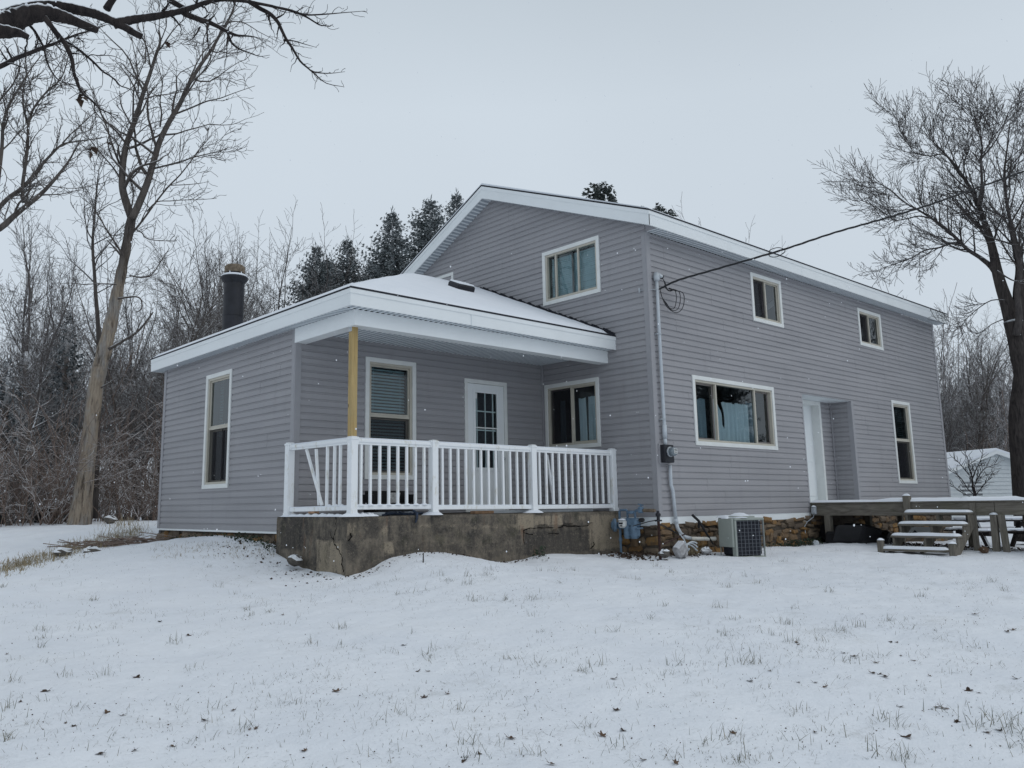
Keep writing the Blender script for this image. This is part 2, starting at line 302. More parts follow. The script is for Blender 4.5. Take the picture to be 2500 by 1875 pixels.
# ------------------------------------------------------------------ mesh helpers
class MB:
    def __init__(s): s.v = []; s.f = []; s.mi = []; s.cur = 0
    def quad(s, a, b, c, d):
        n = len(s.v); s.v += [tuple(a), tuple(b), tuple(c), tuple(d)]; s.f.append((n, n+1, n+2, n+3)); s.mi.append(s.cur)
    def poly(s, pts):
        n = len(s.v); s.v += [tuple(p) for p in pts]; s.f.append(tuple(range(n, n+len(pts)))); s.mi.append(s.cur)
    def add(s, v, f):
        n = len(s.v); s.v += [tuple(p) for p in v]; s.f += [tuple(i+n for i in q) for q in f]; s.mi += [s.cur]*len(f)
    def box(s, lo, hi, bev=0.0):
        s.obox(Vector(((lo[0]+hi[0])/2, (lo[1]+hi[1])/2, (lo[2]+hi[2])/2)), (Vector((1, 0, 0)), Vector((0, 1, 0)), Vector((0, 0, 1))),
               (abs(hi[0]-lo[0])/2, abs(hi[1]-lo[1])/2, abs(hi[2]-lo[2])/2), bev)
    def obox(s, c, ax, h, bev=0.0):
        """oriented box; bev cuts every edge"""
        c = Vector(c); ax = [Vector(a).normalized() for a in ax]
        if bev <= 0:
            P = [c+ax[0]*h[0]*i+ax[1]*h[1]*j+ax[2]*h[2]*k for i in (-1, 1) for j in (-1, 1) for k in (-1, 1)]
            s.add(P, [(0, 1, 3, 2), (4, 6, 7, 5), (0, 4, 5, 1), (2, 3, 7, 6), (0, 2, 6, 4), (1, 5, 7, 3)]); return
        bev = min(bev, min(h)*0.9)
        V = []; idx = {}
        for i in (-1, 1):
            for j in (-1, 1):
                for k in (-1, 1):
                    for a in range(3):
                        q = [h[0]-bev, h[1]-bev, h[2]-bev]; q[a] = h[a]
                        idx[(i, j, k, a)] = len(V); V.append(c+ax[0]*q[0]*i+ax[1]*q[1]*j+ax[2]*q[2]*k)
        F = []
        for a in range(3):
            b, d = [x for x in range(3) if x != a]
            for sg in (-1, 1):
                ring = []
                for (p, q) in ((-1, -1), (1, -1), (1, 1), (-1, 1)):
                    t = [0, 0, 0]; t[a] = sg; t[b] = p; t[d] = q; ring.append(idx[(*t, a)])
                F.append(tuple(ring))
        for a in range(3):
            b, d = [x for x in range(3) if x != a]
            for p in (-1, 1):
                for q in (-1, 1):
                    e = []
                    for sg, f1, f2 in ((-1, b, d), (1, d, b)):
                        t = [0, 0, 0]; t[a] = sg; t[b] = p; t[d] = q
                        e += [idx[(*t, f1)], idx[(*t, f2)]]
                    F.append(tuple(e))
        for i in (-1, 1):
            for j in (-1, 1):
                for k in (-1, 1): F.append(tuple(idx[(i, j, k, a)] for a in range(3)))
        s.add(V, F)
    def bar(s, a, b, w, t, up=(0, 0, 1), bev=0.0):
        """rectangular bar from a to b, w across, t along up"""
        a = Vector(a); b = Vector(b); d = (b-a); L = d.length; d.normalize()
        u = Vector(up); sd = d.cross(u)
        if sd.length < 1e-4: sd = d.cross(Vector((1, 0, 0)))
        sd.normalize(); u = sd.cross(d)
        s.obox((a+b)/2, (d, sd, u), (L/2, w/2, t/2), bev)
    def tube(s, pts, rad, sides=8, cap=True):
        pts = [Vector(p) for p in pts]; n = len(pts)
        if not hasattr(rad, '__len__'): rad = [rad]*n
        base = len(s.v); ref = None
        for i, p in enumerate(pts):
            t = (pts[min(i+1, n-1)]-pts[max(i-1, 0)])
            if t.length < 1e-9: t = Vector((0, 0, 1))
            t.normalize()
            if ref is None:
                ref = t.orthogonal().normalized()
            ref = (ref-t*ref.dot(t))
            if ref.length < 1e-6: ref = t.orthogonal()
            ref.normalize(); bi = t.cross(ref)
            for j in range(sides):
                a = 2*math.pi*j/sides
                q = p+(ref*math.cos(a)+bi*math.sin(a))*rad[i]; s.v.append((q.x, q.y, q.z))
        for i in range(n-1):
            for j in range(sides):
                a = base+i*sides+j; b = base+i*sides+(j+1) % sides
                s.f.append((a, b, b+sides, a+sides)); s.mi.append(s.cur)
        if cap and sides > 2:
            s.f.append(tuple(base+j for j in reversed(range(sides)))); s.mi.append(s.cur)
            s.f.append(tuple(base+(n-1)*sides+j for j in range(sides))); s.mi.append(s.cur)
    def lathe(s, c, prof, sides=24, axis=(0, 0, 1)):
        """prof: (radius, height) pairs along axis"""
        c = Vector(c); t = Vector(axis).normalized()
        ref = t.orthogonal().normalized(); bi = t.cross(ref); base = len(s.v); n = len(prof)
        for r, h in prof:
            for j in range(sides):
                a = 2*math.pi*j/sides; q = c+t*h+(ref*math.cos(a)+bi*math.sin(a))*r; s.v.append((q.x, q.y, q.z))
        for i in range(n-1):
            for j in range(sides):
                a = base+i*sides+j; b = base+i*sides+(j+1) % sides
                s.f.append((a, b, b+sides, a+sides)); s.mi.append(s.cur)
        s.f.append(tuple(base+j for j in reversed(range(sides)))); s.mi.append(s.cur)
        s.f.append(tuple(base+(n-1)*sides+j for j in range(sides))); s.mi.append(s.cur)

def smooth_pts(pts, k=6):
    out = []
    P = [pts[0]]+pts+[pts[-1]]
    for i in range(1, len(P)-2):
        for q in range(k):
            t = q/k; a, b, c_, d = P[i-1], P[i], P[i+1], P[i+2]
            out.append(.5*((2*b)+(c_-a)*t+(2*a-5*b+4*c_-d)*t*t+(3*b-a-3*c_+d)*t**3))
    out.append(pts[-1]); return out
def wloc(o):
    v = Vector((0, 0, 0))
    while o is not None: v += o.location; o = o.parent
    return v
def build(name, mb, mat, parent=None, loc=None, smooth=False, **props):
    """link mb (world coordinates) as one mesh object"""
    org = wloc(parent) if parent is not None else Vector(loc if loc is not None else (0, 0, 0))
    me = bpy.data.meshes.new(name)
    V = np.array(mb.v, dtype=np.float64)-np.array(org) if len(mb.v) else np.zeros((0, 3))
    me.from_pydata(V.tolist(), [], mb.f)
    mats = mat if isinstance(mat, (list, tuple)) else [mat]
    for m in mats: me.materials.append(M[m])
    if len(mats) > 1: me.polygons.foreach_set('material_index', mb.mi)
    if smooth: me.polygons.foreach_set('use_smooth', [True]*len(me.polygons))
    me.update()
    o = bpy.data.objects.new(name, me); C.objects.link(o)
    if parent is not None: o.parent = parent
    else: o.location = org
    for k_, v_ in props.items(): o[k_] = v_
    return o
def build_split(name, mb, mat, parent, smooth=False):
    """one object per connected piece of mb"""
    n = len(mb.v); par = list(range(n))
    def find(i):
        while par[i] != i: par[i] = par[par[i]]; i = par[i]
        return i
    for f in mb.f:
        a = find(f[0])
        for j in f[1:]: par[find(j)] = a
    groups = {}
    for fi, f in enumerate(mb.f): groups.setdefault(find(f[0]), []).append(fi)
    out = []
    for g_ in groups.values():
        q = MB(); mp = {}
        for fi in g_:
            for j in mb.f[fi]:
                if j not in mp: mp[j] = len(q.v); q.v.append(mb.v[j])
            q.f.append(tuple(mp[j] for j in mb.f[fi])); q.mi.append(mb.mi[fi])
        out.append(build(name, q, mat, parent, smooth=smooth))
    return out
def thing(name, loc, label, cat, group=None):
    o = bpy.data.objects.new(name, None); C.objects.link(o); o.location = Vector(loc); o.empty_display_size = 0.2
    o['label'] = label; o['category'] = cat
    if group: o['group'] = group
    return o
def single(name, mb, mat, loc, label, cat, group=None, smooth=False):
    o = build(name, mb, mat, loc=loc, smooth=smooth); o['label'] = label; o['category'] = cat
    if group: o['group'] = group
    return o
def copy_tree(o, parent=None):
    c_ = o.copy(); C.objects.link(c_)
    if parent is not None: c_.parent = parent
    for ch in o.children: copy_tree(ch, c_)
    return c_

# ------------------------------------------------------------------ ground
CP = [(-5.79, .93, -.72), (-5.43, .93, -.66), (-5.09, .9, -.50), (-4.7, .9, -.46), (-4.07, .88, -.46), (-3.57, .86, -.53), (-3.22, .84, -.63),
      (-2.49, .82, -.66), (-2.18, .8, -.61), (-.86, .75, -.63), (0, .45, -.65), (1, -.1, -.67), (2.4, -.15, -.67), (3.6, -.1, -.67), (5.2, -.1, -.67),
      (-5.88, 1.1, -.71), (-5.85, 2.35, -.63), (-5.85, 3.04, -.43), (-5.8, 3.8, -.31), (-5.8, 6.1, -.27), (-5.8, 8.3, -.40), (5.3, -.5, -.65),
      (4, -2.8, -.75), (5.35, -3.7, -.74), (7, -2, -.72), (-8.9, 6.4, -.67), (-7.8, 7.1, -.55), (-5.6, 9.6, -.25), (-7.2, 14.2, -.17), (-5.5, 13.8, -.09),
      (-12.3, -9.3, -1.31), (-9, -5.5, -1.12), (-14, 2, -.98), (-10, 0, -.94), (0, -8, -.92), (-5, -5, -.96), (-3, -2, -.79), (4, -6, -.79), (-7, 1.2, -.80),
      (12, -2, -.95), (10.5, -4, -.98), (20, 0, -.75), (24, 3, -.6), (-9, 20, -.12), (0, 20, -.2), (10, 16, -.4), (-16, 10, -.5), (8, -14, -1.1), (-4, -14, -1.25), (-20, -8, -1.3), (24, -12, -1.0),
      (0, 34, -.2), (-25, 26, -.1), (34, 14, -.4), (38, -4, -.7)]
cp = np.array(CP)
def _tps(r2): return np.where(r2 > 1e-12, 0.5*r2*np.log(np.maximum(r2, 1e-12)), 0.0)
_d2 = ((cp[:, None, :2]-cp[None, :, :2])**2).sum(-1); _n = len(cp)
_A = np.zeros((_n+3, _n+3)); _A[:_n, :_n] = _tps(_d2)+np.eye(_n)*0.02
_A[:_n, _n] = 1; _A[:_n, _n+1:] = cp[:, :2]; _A[_n, :_n] = 1; _A[_n+1:, :_n] = cp[:, :2].T
_w = np.linalg.solve(_A, np.concatenate([cp[:, 2], np.zeros(3)]))
def _hash(ix, iy, seed):
    h_ = np.sin(ix*127.1+iy*311.7+seed*74.7)*43758.5453; return h_-np.floor(h_)
def vnoise(x, y, seed=0):
    ix = np.floor(x); iy = np.floor(y); fx = x-ix; fy = y-iy; fx = fx*fx*(3-2*fx); fy = fy*fy*(3-2*fy)
    a = _hash(ix, iy, seed); b = _hash(ix+1, iy, seed); c_ = _hash(ix, iy+1, seed); d = _hash(ix+1, iy+1, seed)
    return (a*(1-fx)+b*fx)*(1-fy)+(c_*(1-fx)+d*fx)*fy
def ground_z(x, y):
    x = np.atleast_1d(np.asarray(x, float)); y = np.atleast_1d(np.asarray(y, float))
    out = np.empty(x.shape)
    for i in range(0, len(x), 20000):
        xs = np.clip(x[i:i+20000], -34, 44); ys = np.clip(y[i:i+20000], -26, 42)
        r2 = (xs[:, None]-cp[None, :, 0])**2+(ys[:, None]-cp[None, :, 1])**2
        out[i:i+20000] = _tps(r2)@_w[:_n]+_w[_n]+xs*_w[_n+1]+ys*_w[_n+2]
    rr = np.hypot(x, y); k_ = np.clip((rr-36)/40, 0, 1); k_ = k_*k_*(3-2*k_)
    out = out*(1-k_)+(-0.5)*k_
    out += (vnoise(x*1.1, y*1.1, 1)-.5)*0.045+(vnoise(x*3.3, y*3.3, 2)-.5)*0.022+(vnoise(x*7, y*7, 3)-.5)*0.018+(vnoise(x*13, y*13, 7)-.5)*0.010
    return out
def gz(x, y): return float(ground_z([x], [y])[0])
def axis(fine0, fine1, step, far):
    a = list(np.arange(fine0, fine1+1e-6, step)); s_ = step
    while a[-1] < far: s_ *= 1.18; a.append(a[-1]+s_)
    s_ = step
    while a[0] > -far: s_ *= 1.18; a.insert(0, a[0]-s_)
    return np.array(a)
ax_ = axis(-11.5, 8.0, 0.062, 900); ay_ = axis(-8.5, 9.0, 0.062, 900)
GX, GY = np.meshgrid(ax_, ay_); gv = np.stack([GX.ravel(), GY.ravel(), ground_z(GX.ravel(), GY.ravel())], 1)
nx_, ny_ = len(ax_), len(ay_); ii = np.arange((ny_-1)*(nx_-1)); r_ = ii//(nx_-1); c_ = ii % (nx_-1); q0 = r_*nx_+c_
gf = np.stack([q0, q0+1, q0+1+nx_, q0+nx_], 1)
me = bpy.data.meshes.new('ground'); me.from_pydata(gv.tolist(), [], gf.tolist()); me.materials.append(M['snow_lawn'])
me.polygons.foreach_set('use_smooth', [True]*len(me.polygons)); me.update()
go = bpy.data.objects.new('ground', me); C.objects.link(go); go['kind'] = 'structure'

# ------------------------------------------------------------------ house
XL, HW = 13.229, 5.2                 # long wall length, eave height above siding foot
YP, XA, YA = 2.76, -5.663, 8.20      # porch wall, end wall, far corner of the low wing
YR, ZR = 4.2, 6.95                   # ridge
YB = 8.3
house = thing('house', (0, 0, -0.66), 'two storey house with grey vinyl siding, white fascia and a low snow covered porch wing', 'house')
FR = {'long': lambda s, n, z: (s, -n, z), 'gable': lambda s, n, z: (-n, -s, z),
      'porch': lambda s, n, z: (s, YP-n, z), 'end': lambda s, n, z: (XA-n, -s, z)}
COURSE = 0.1143
PROF = [(0.0, 0.0185), (0.66, 0.015), (0.80, 0.0025), (1.0, 0.0015)]
def siding(frame, s0, s1, z0, z1, holes=(), top=None, rng_seed=1, phase=0.0):
    """lapped vinyl courses with openings cut out; top(s) clips to a gable line via list of (s,z) points"""
    mb = MB(); F = FR[frame]; rnd = random.Random(rng_seed)
    zc = z0-phase; courses = []
    while zc < z1: courses.append(zc); zc += COURSE
    def clip_top(z):
        if top is None: return [(s0, s1)]
        # interval of s where top line is above z (concave gable)
        xs = []
        for (a, za), (b, zb) in zip(top[:-1], top[1:]):
            if (za-z)*(zb-z) < 0: xs.append(a+(b-a)*(z-za)/(zb-za))
        l = s0 if top[0][1] >= z else None; r = s1 if top[-1][1] >= z else None
        xs.sort()
        if l is None: l = xs.pop(0) if xs else None
        if r is None: r = xs.pop(-1) if xs else None
        if l is None or r is None or r <= l: return []
        return [(l, r)]
    joints = {}
    for ci, zb in enumerate(courses):
        pnl = ci//2
        if pnl not in joints:
            x_ = s0+rnd.uniform(0.3, 3.6); js = []
            while x_ < s1-0.2: js.append(x_); x_ += 3.66
            joints[pnl] = js
        levels = [zb+COURSE*t for t, n in PROF]
        brk = sorted(set([max(z0, l) for l in levels if l <= z1+1e-6]+[min(z1, levels[-1])]+
                         [h for hh in holes for h in (hh[2], hh[3]) if levels[0] < h < levels[-1]]))
        brk = [b for b in brk if z0-1e-6 <= b <= z1+1e-6]
        def off(z):
            t = (z-zb)/COURSE
            for (t0, n0), (t1, n1) in zip(PROF[:-1], PROF[1:]):
                if t <= t1+1e-6: return n0+(n1-n0)*max(0, (t-t0))/(t1-t0)
            return PROF[-1][1]
        for bi, (za, zt) in enumerate(zip(brk[:-1], brk[1:])):
            if zt-za < 1e-5: continue
            zm = (za+zt)/2
            ia = clip_top(za); ib = clip_top(zt)
            if not ia: continue
            segs = [(ia[0][0], ia[0][1], *(ib[0] if ib else ((ia[0][0]+ia[0][1])/2,)*2))]
            for (h0, h1, hz0, hz1) in holes:
                if hz0 < zm < hz1:
                    ns_ = []
                    for (a, b, a2, b2) in segs:
                        if h1 <= a or h0 >= b: ns_.append((a, b, a2, b2)); continue
                        if h0 > a: ns_.append((a, h0, a2, h0))
                        if h1 < b: ns_.append((h1, b, h1, b2))
                    segs = ns_
            # split at panel joints, alternate panels sit a hair proud
            fs = []
            for (a, b, a2, b2) in segs:
                cuts = [j for j in joints[pnl] if a+0.05 < j < b-0.05]
                pts = [a]+cuts+[b]; pts2 = [a2]+cuts+[b2]
                for q in range(len(pts)-1):
                    jn = sum(1 for j in joints[pnl] if j < (pts[q]+pts[q+1])/2)
                    fs.append((pts[q], pts[q+1], pts2[q], pts2[q+1], 0.0035*(jn % 2)))
            for (a, b, a2, b2, pr) in fs:
                na, nb = off(za)+pr, off(zt)+pr
                if abs(zt-levels[-1]) < 1e-6: nb = PROF[-1][1]+pr
                mb.quad(F(a, na, za), F(b, na, za), F(b2, nb, zt), F(a2, nb, zt))
                if bi == 0:
                    mb.quad(F(a, 0.0, za), F(b, 0.0, za), F(b, na, za), F(a, na, za))
                if pr:
                    mb.quad(F(a, 0, za), F(a, na, za), F(a2, nb, zt), F(a2, 0, zt)); mb.quad(F(b, 0, za), F(b2, 0, zt), F(b2, nb, zt), F(b, na, za))
    return mb
# openings (a0, a1, zb, zt) along each wall, from left to right seen from outside
WIN = {'gable_up': ('gable', -2.649, -1.103, 4.281, 5.424), 'gable_lo': ('gable', -2.684, -1.242, 1.305, 2.635),
       'small1': ('long', 3.535, 4.772, 3.999, 5.058), 'small2': ('long', 8.479, 9.777, 4.048, 5.002),
       'big': ('long', 1.200, 4.147, 1.299, 2.631), 'tall': ('long', 9.952, 11.063, 0.651, 2.779),
       'porchwin': ('porch', -4.337, -3.262, 0.695, 2.783), 'end': ('end', -6.117, -5.03, 0.606, 2.740)}
REC = (5.361, 7.718, 0.20, 2.588)
DOOR = (-2.119, -1.034, 0.12, 2.605)
def hole(w, i=0.03): return (w[1]+i, w[2]-i, w[3]+i, w[4]-i)
H_long = [hole(WIN[k_]) for k_ in ('small1', 'small2', 'big', 'tall')]+[REC]
build('wall', siding('long', 0.0, XL, 0.0, HW, H_long, rng_seed=3), 'siding', house)
build('wall', siding('gable', -YB, 0.0, 0.0, ZR+0.15, [hole(WIN['gable_up']), hole(WIN['gable_lo'])],
      top=[(-YB, 5.13), (-YR, 7.035), (0.0, 5.345)], rng_seed=5), 'siding', house)
build('wall', siding('porch', XA, 0.0, 0.12, 3.06, [hole(WIN['porchwin']), (DOOR[0]+.03, DOOR[1]-.03, DOOR[2]-.1, DOOR[3]-.03)], rng_seed=8, phase=0.08), 'siding', house)
build('wall', siding('end', -YA, -YP, -0.13, 3.103, [hole(WIN['end'])], rng_seed=11), 'siding', house)
mb = MB()   # hidden back and far sides of the house, closed
mb.quad((XL, 0, -.7), (XL, YB, -.7), (XL, YB, 5.05), (XL, 0, HW)); mb.poly([(XL, 0, HW), (XL, YB, 5.05), (XL, YR, ZR)])
mb.quad((0, YB, -.7), (XL, YB, -.7), (XL, YB, 5.1), (0, YB, 5.1)); mb.quad((XA, YA, -.7), (0, YA, -.7), (0, YA, 3.1), (XA, YA, 3.1))
build('rear_wall', mb, 'siding', house)
mb = MB()   # floors inside, seen only as darkness behind the panes
mb.quad((XA+.05, YP+.06, .02), (-.05, YP+.06, .02), (-.05, YA-.05, .02), (XA+.05, YA-.05, .02)); mb.quad((.06, .75, .02), (XL-.05, .75, .02), (XL-.05, YB-.05, .02), (.06, YB-.05, .02))
mb.quad((.06, .06, .06), (5.2, .06, .06), (5.2, .75, .06), (.06, .75, .06)); mb.quad((7.9, .06, .06), (XL-.05, .06, .06), (XL-.05, .75, .06), (7.9, .75, .06))
mb.quad((.06, .06, 2.95), (XL-.05, .06, 2.95), (XL-.05, YB-.05, 2.95), (.06, YB-.05, 2.95))
mb.quad((3.0, 3.2, .02), (3.0, YB, .02), (3.0, YB, 5), (3.0, 3.2, 5)); mb.quad((.1, 3.3, .02), (XL, 3.3, .02), (XL, 3.3, 5.0), (.1, 3.3, 5.0))
mb.quad((XA+.05, 5.5, .05), (-.05, 5.5, .05), (-.05, 5.5, 3), (XA+.05, 5.5, 3))
build('interior', mb, 'interior', house)
# corner trim
mb = MB()
def ctrim(x, y, dx, dy, z0, z1, w=0.088, t=0.028):
    """outside corner: leg along dx on the y face and leg along dy on the x face"""
    mb.box((min(x-dx*t, x+dx*w), min(y, y-dy*t), z0), (max(x-dx*t, x+dx*w), max(y, y-dy*t), z1), 0.004)
    mb.box((min(x, x-dx*t), min(y, y+dy*w), z0), (max(x, x-dx*t), max(y, y+dy*w), z1), 0.004)
ctrim(0, 0, 1, 1, 0.0, HW+.012); ctrim(XL, 0, -1, 1, 0.0, HW)
ctrim(XA, YP, 1, 1, -0.13, 3.10); ctrim(XA, YA, 1, -1, -0.13, 3.10)
mb.box((-0.05, YP-0.05, 0.12), (-0.016, YP-0.016, 3.05), 0.006)                 # inside corner by the porch door
mb.poly([(-.001, -.3, 5.212), (-.001, 0, 5.212), (-.001, 0, 5.346), (-.001, -.3, 5.226)])
build_split('corner_trim', mb, 'siding_trim', house)
# white starter strip / skirt under the siding
mb = MB()
mb.box((0.0, -0.012, -0.13), (5.36, -0.002, -0.002)); mb.box((7.72, -0.012, -0.06), (XL, -0.002, -0.002)); mb.box((-0.012, -0.002, -0.16), (-0.002, 0.9, -0.002))
mb.box((XA-0.02, YP, -0.165), (XA-0.002, YA, -0.132))
build_split('skirt', mb, 'white_trim', house)
# stone foundation
mb = MB()
mb.quad((0.03, 0.03, -1.3), (XL, 0.03, -1.3), (XL, 0.03, 0.02), (0.03, 0.03, 0.02)); mb.quad((0.03, YP+.2, -1.3), (0.03, 0.03, -1.3), (0.03, 0.03, 0.02), (0.03, YP+.2, 0.02))
mb.quad((XA+.05, YA, -1.3), (XA+.05, YP, -1.3), (XA+.05, YP, -.13), (XA+.05, YA, -.13)); mb.quad((XA+.05, YA-.02, -1.3), (0, YA-.02, -1.3), (0, YA-.02, -.1), (XA+.05, YA-.02, -.1))
rnd = random.Random(4); tone = [0.0]*len(mb.v)
def course(P_, x0, x1, z0, z1, proud):
    z = z0
    while z < z1-.03:
        h = min(rnd.uniform(.10, .24), z1-z); x = x0
        while x < x1:
            w = rnd.uniform(.10, .38); n0 = len(mb.v); hh = h*rnd.uniform(.65, 1.12); c0, ax0, d0 = P_(x+w/2, z+h/2+rnd.uniform(-.04, .04), rnd.uniform(.0, proud))
            V0 = len(mb.v); a_ = rnd.uniform(-.14, .14); ax1 = Vector((ax0.x, ax0.y, a_)).normalized(); nn_ = Vector((d0.x, d0.y, rnd.uniform(-.15, .15))).normalized()
            mb.obox(c0, (ax1, nn_, ax1.cross(nn_)), (w/2*.93, .05, hh/2*.95), min(w, hh)*.22); t_ = rnd.random(); tone.extend([t_]*(len(mb.v)-n0))
            for q in range(V0, len(mb.v)): v_ = mb.v[q]; mb.v[q] = (v_[0]+rnd.uniform(-.02, .02), v_[1]+rnd.uniform(-.01, .01), v_[2]+rnd.uniform(-.02, .02))
            x += w
        z += h
course(lambda x, z, p: (Vector((x, .045-p, z)), Vector((1, 0, 0)), Vector((0, -1, 0))), .02, 5.6, -.85, -.10, .035)
course(lambda x, z, p: (Vector((x, .045-p, z)), Vector((1, 0, 0)), Vector((0, -1, 0))), 7.4, 12.6, -.95, -.05, .035)
course(lambda y, z, p: (Vector((.05-p, y, z)), Vector((0, -1, 0)), Vector((-1, 0, 0))), .02, .95, -.85, -.12, .03)
course(lambda y, z, p: (Vector((XA+.065-p, y, z)), Vector((0, -1, 0)), Vector((-1, 0, 0))), 3.0, 8.1, -.7, -.17, .03)
fo_ = build('foundation', mb, 'fieldstone', house)
at_ = fo_.data.attributes.new('tone', 'FLOAT', 'POINT'); at_.data.foreach_set('value', tone+[0.0]*(len(mb.v)-len(tone)))

# ---- roofs
def ridge_z(y, top=0.0):     # top surface of the main roof
    return 5.50+(y+.323)*0.4024 if y <= YR else 7.32-(y-YR)*0.466
X0r, X1r = -0.305, 13.534
mb = MB()
def extr(mb, prof, x0, x1):
    n = len(prof); a = [(x0, y, z) for y, z in prof]; b = [(x1, y, z) for y, z in prof]
    for i in range(n):
        j = (i+1) % n; mb.quad(a[i], b[i], b[j], a[j])
    mb.poly(list(reversed(a))); mb.poly(b)
ZE = 5.50
RS = [(-.345, 5.497), (YR, 7.327), (YB+.3, 7.327-(YB+.3-YR)*.466)]
extr(mb, RS+[(y, z-0.022) for y, z in reversed(RS)], X0r-.018, X1r+.018)
roof = build('roof', mb, 'shingle', house)
mb = MB()    # thin snow on the main roof
SS = [(-.33, 5.507), (-.28, 5.545), (YR, 7.375), (YB+.2, 7.375-(YB+.2-YR)*.466)]
extr(mb, SS+[(YB+.2, 7.33-(YB+.2-YR)*.466), (YR, 7.3285), (-.33, 5.504)], X0r+.004, X1r-.004)
build('roof_snow', mb, 'snow', roof)
mb = MB()    # fascia: eave board and both rakes, each with an upper drip piece standing proud
mb.box((X0r+.001, -.323, 5.200), (X1r-.001, -.30, 5.475)); mb.box((X0r-.006, -.334, 5.405), (X1r+.006, -.3235, 5.474))
def rake(x, sx, y0, y1, hb, ht, t):
    a0, a1 = ridge_z(y0), ridge_z(y1)
    P = [(y0, a0-hb), (y1, a1-hb), (y1, a1-ht), (y0, a0-ht)]
    A = [(x, y, z) for y, z in P]; B = [(x+sx*t, y, z) for y, z in P]
    mb.add(A+B, [(0, 1, 2, 3), (7, 6, 5, 4), (0, 4, 5, 1), (1, 5, 6, 2), (2, 6, 7, 3), (3, 7, 4, 0)])
for x, sx in ((X0r, 1), (X1r, -1)):
    rake(x, sx, -.323, YR, .305, .026, .024); rake(x, sx, YR, YB+.28, .305, .026, .024)
    rake(x-sx*.011, sx, -.33, YR, .10, .026, .0105); rake(x-sx*.011, sx, YR, YB+.28, .10, .026, .0105)
build('fascia', mb, 'white_trim', house)
def grooved(mb, a0, a1, b0, b1, pitch=0.105, gw=0.012, gd=0.014):
    """vented soffit sheet from edge a (a0-a1) to edge b (b0-b1): flat strips with recessed V lines running a->b"""
    a0, a1, b0, b1 = map(Vector, (a0, a1, b0, b1)); L = ((a1-a0).length+(b1-b0).length)/2; n = max(1, int(L/pitch))
    nrm = (a1-a0).cross(b0-a0).normalized()
    if nrm.z < 0: nrm = -nrm
    for i in range(n):
        t0, t1 = i/n, (i+1)/n; g = gw/L; w = (t1-t0)/2
        A = lambda t: a0.lerp(a1, t); B = lambda t: b0.lerp(b1, t)
        mb.cur = 0; mb.quad(A(t0), A(t0+w-g), B(t0+w-g), B(t0)); mb.cur = 1
        mb.quad(A(t0+w-g), A(t0+w)+nrm*gd, B(t0+w)+nrm*gd, B(t0+w-g))
        mb.quad(A(t0+w)+nrm*gd, A(t1-g)+nrm*gd, B(t1-g)+nrm*gd, B(t0+w)+nrm*gd)
        mb.quad(A(t1-g)+nrm*gd, A(t1), B(t1), B(t1-g)+nrm*gd)
    mb.cur = 0
mb = MB()
grooved(mb, (-.0, -.299, 5.212), (X1r-.03, -.299, 5.212), (-.0, .0, 5.212), (X1r-.03, .0, 5.212))
for (ya, yb) in ((-.0, YR), (YR, YB)):
    za, zb = ridge_z(ya)-.29, ridge_z(yb)-.29
    grooved(mb, (X0r+.02, ya, za), (X0r+.02, yb, zb), (.0, ya, za), (.0, yb, zb))
mb.quad((X0r+.02, -.3, ridge_z(-.3)-.285), (0, -.3, ridge_z(-.3)-.285), (0, 0.0, ridge_z(0)-.285), (X0r+.02, 0.0, ridge_z(0)-.285))
build('soffit', mb, ['soffit', 'soffit_vent'], house)

# ---- porch wing hip roof
EX, EY0, EY1, EZ, HS = -5.904, 0.797, 8.44, 3.364, 0.44
YM = (EY0+EY1)/2; RZ = EZ+HS*(YM-EY0); HX = EX+(YM-EY0)*1.02
mb = MB(); o_ = .018
def hip(mb, ex, ey0, ey1, ez, rz, hx, t):
    P = [(ex, ey0, ez), (0.0, ey0, ez), (0.0, YM, rz), (hx, YM, rz), (ex, ey1, ez), (0.0, ey1, ez)]
    n = len(mb.v); mb.v += P+[(x, y, z-t) for x, y, z in P]
    F = [(0, 1, 2, 3), (0, 3, 4), (3, 2, 5, 4)]
    mb.f += [tuple(n+i for i in f_) for f_ in F]+[tuple(n+6+i for i in reversed(f_)) for f_ in F]+[(n, n+6, n+7, n+1), (n+4, n+10, n+6, n), (n+5, n+11, n+10, n+4)]
    mb.mi += [mb.cur]*9
hip(mb, EX-o_, EY0-o_, EY1+o_, EZ+.004, RZ, HX, .022)
wing = build('wing_roof', mb, 'shingle', house)
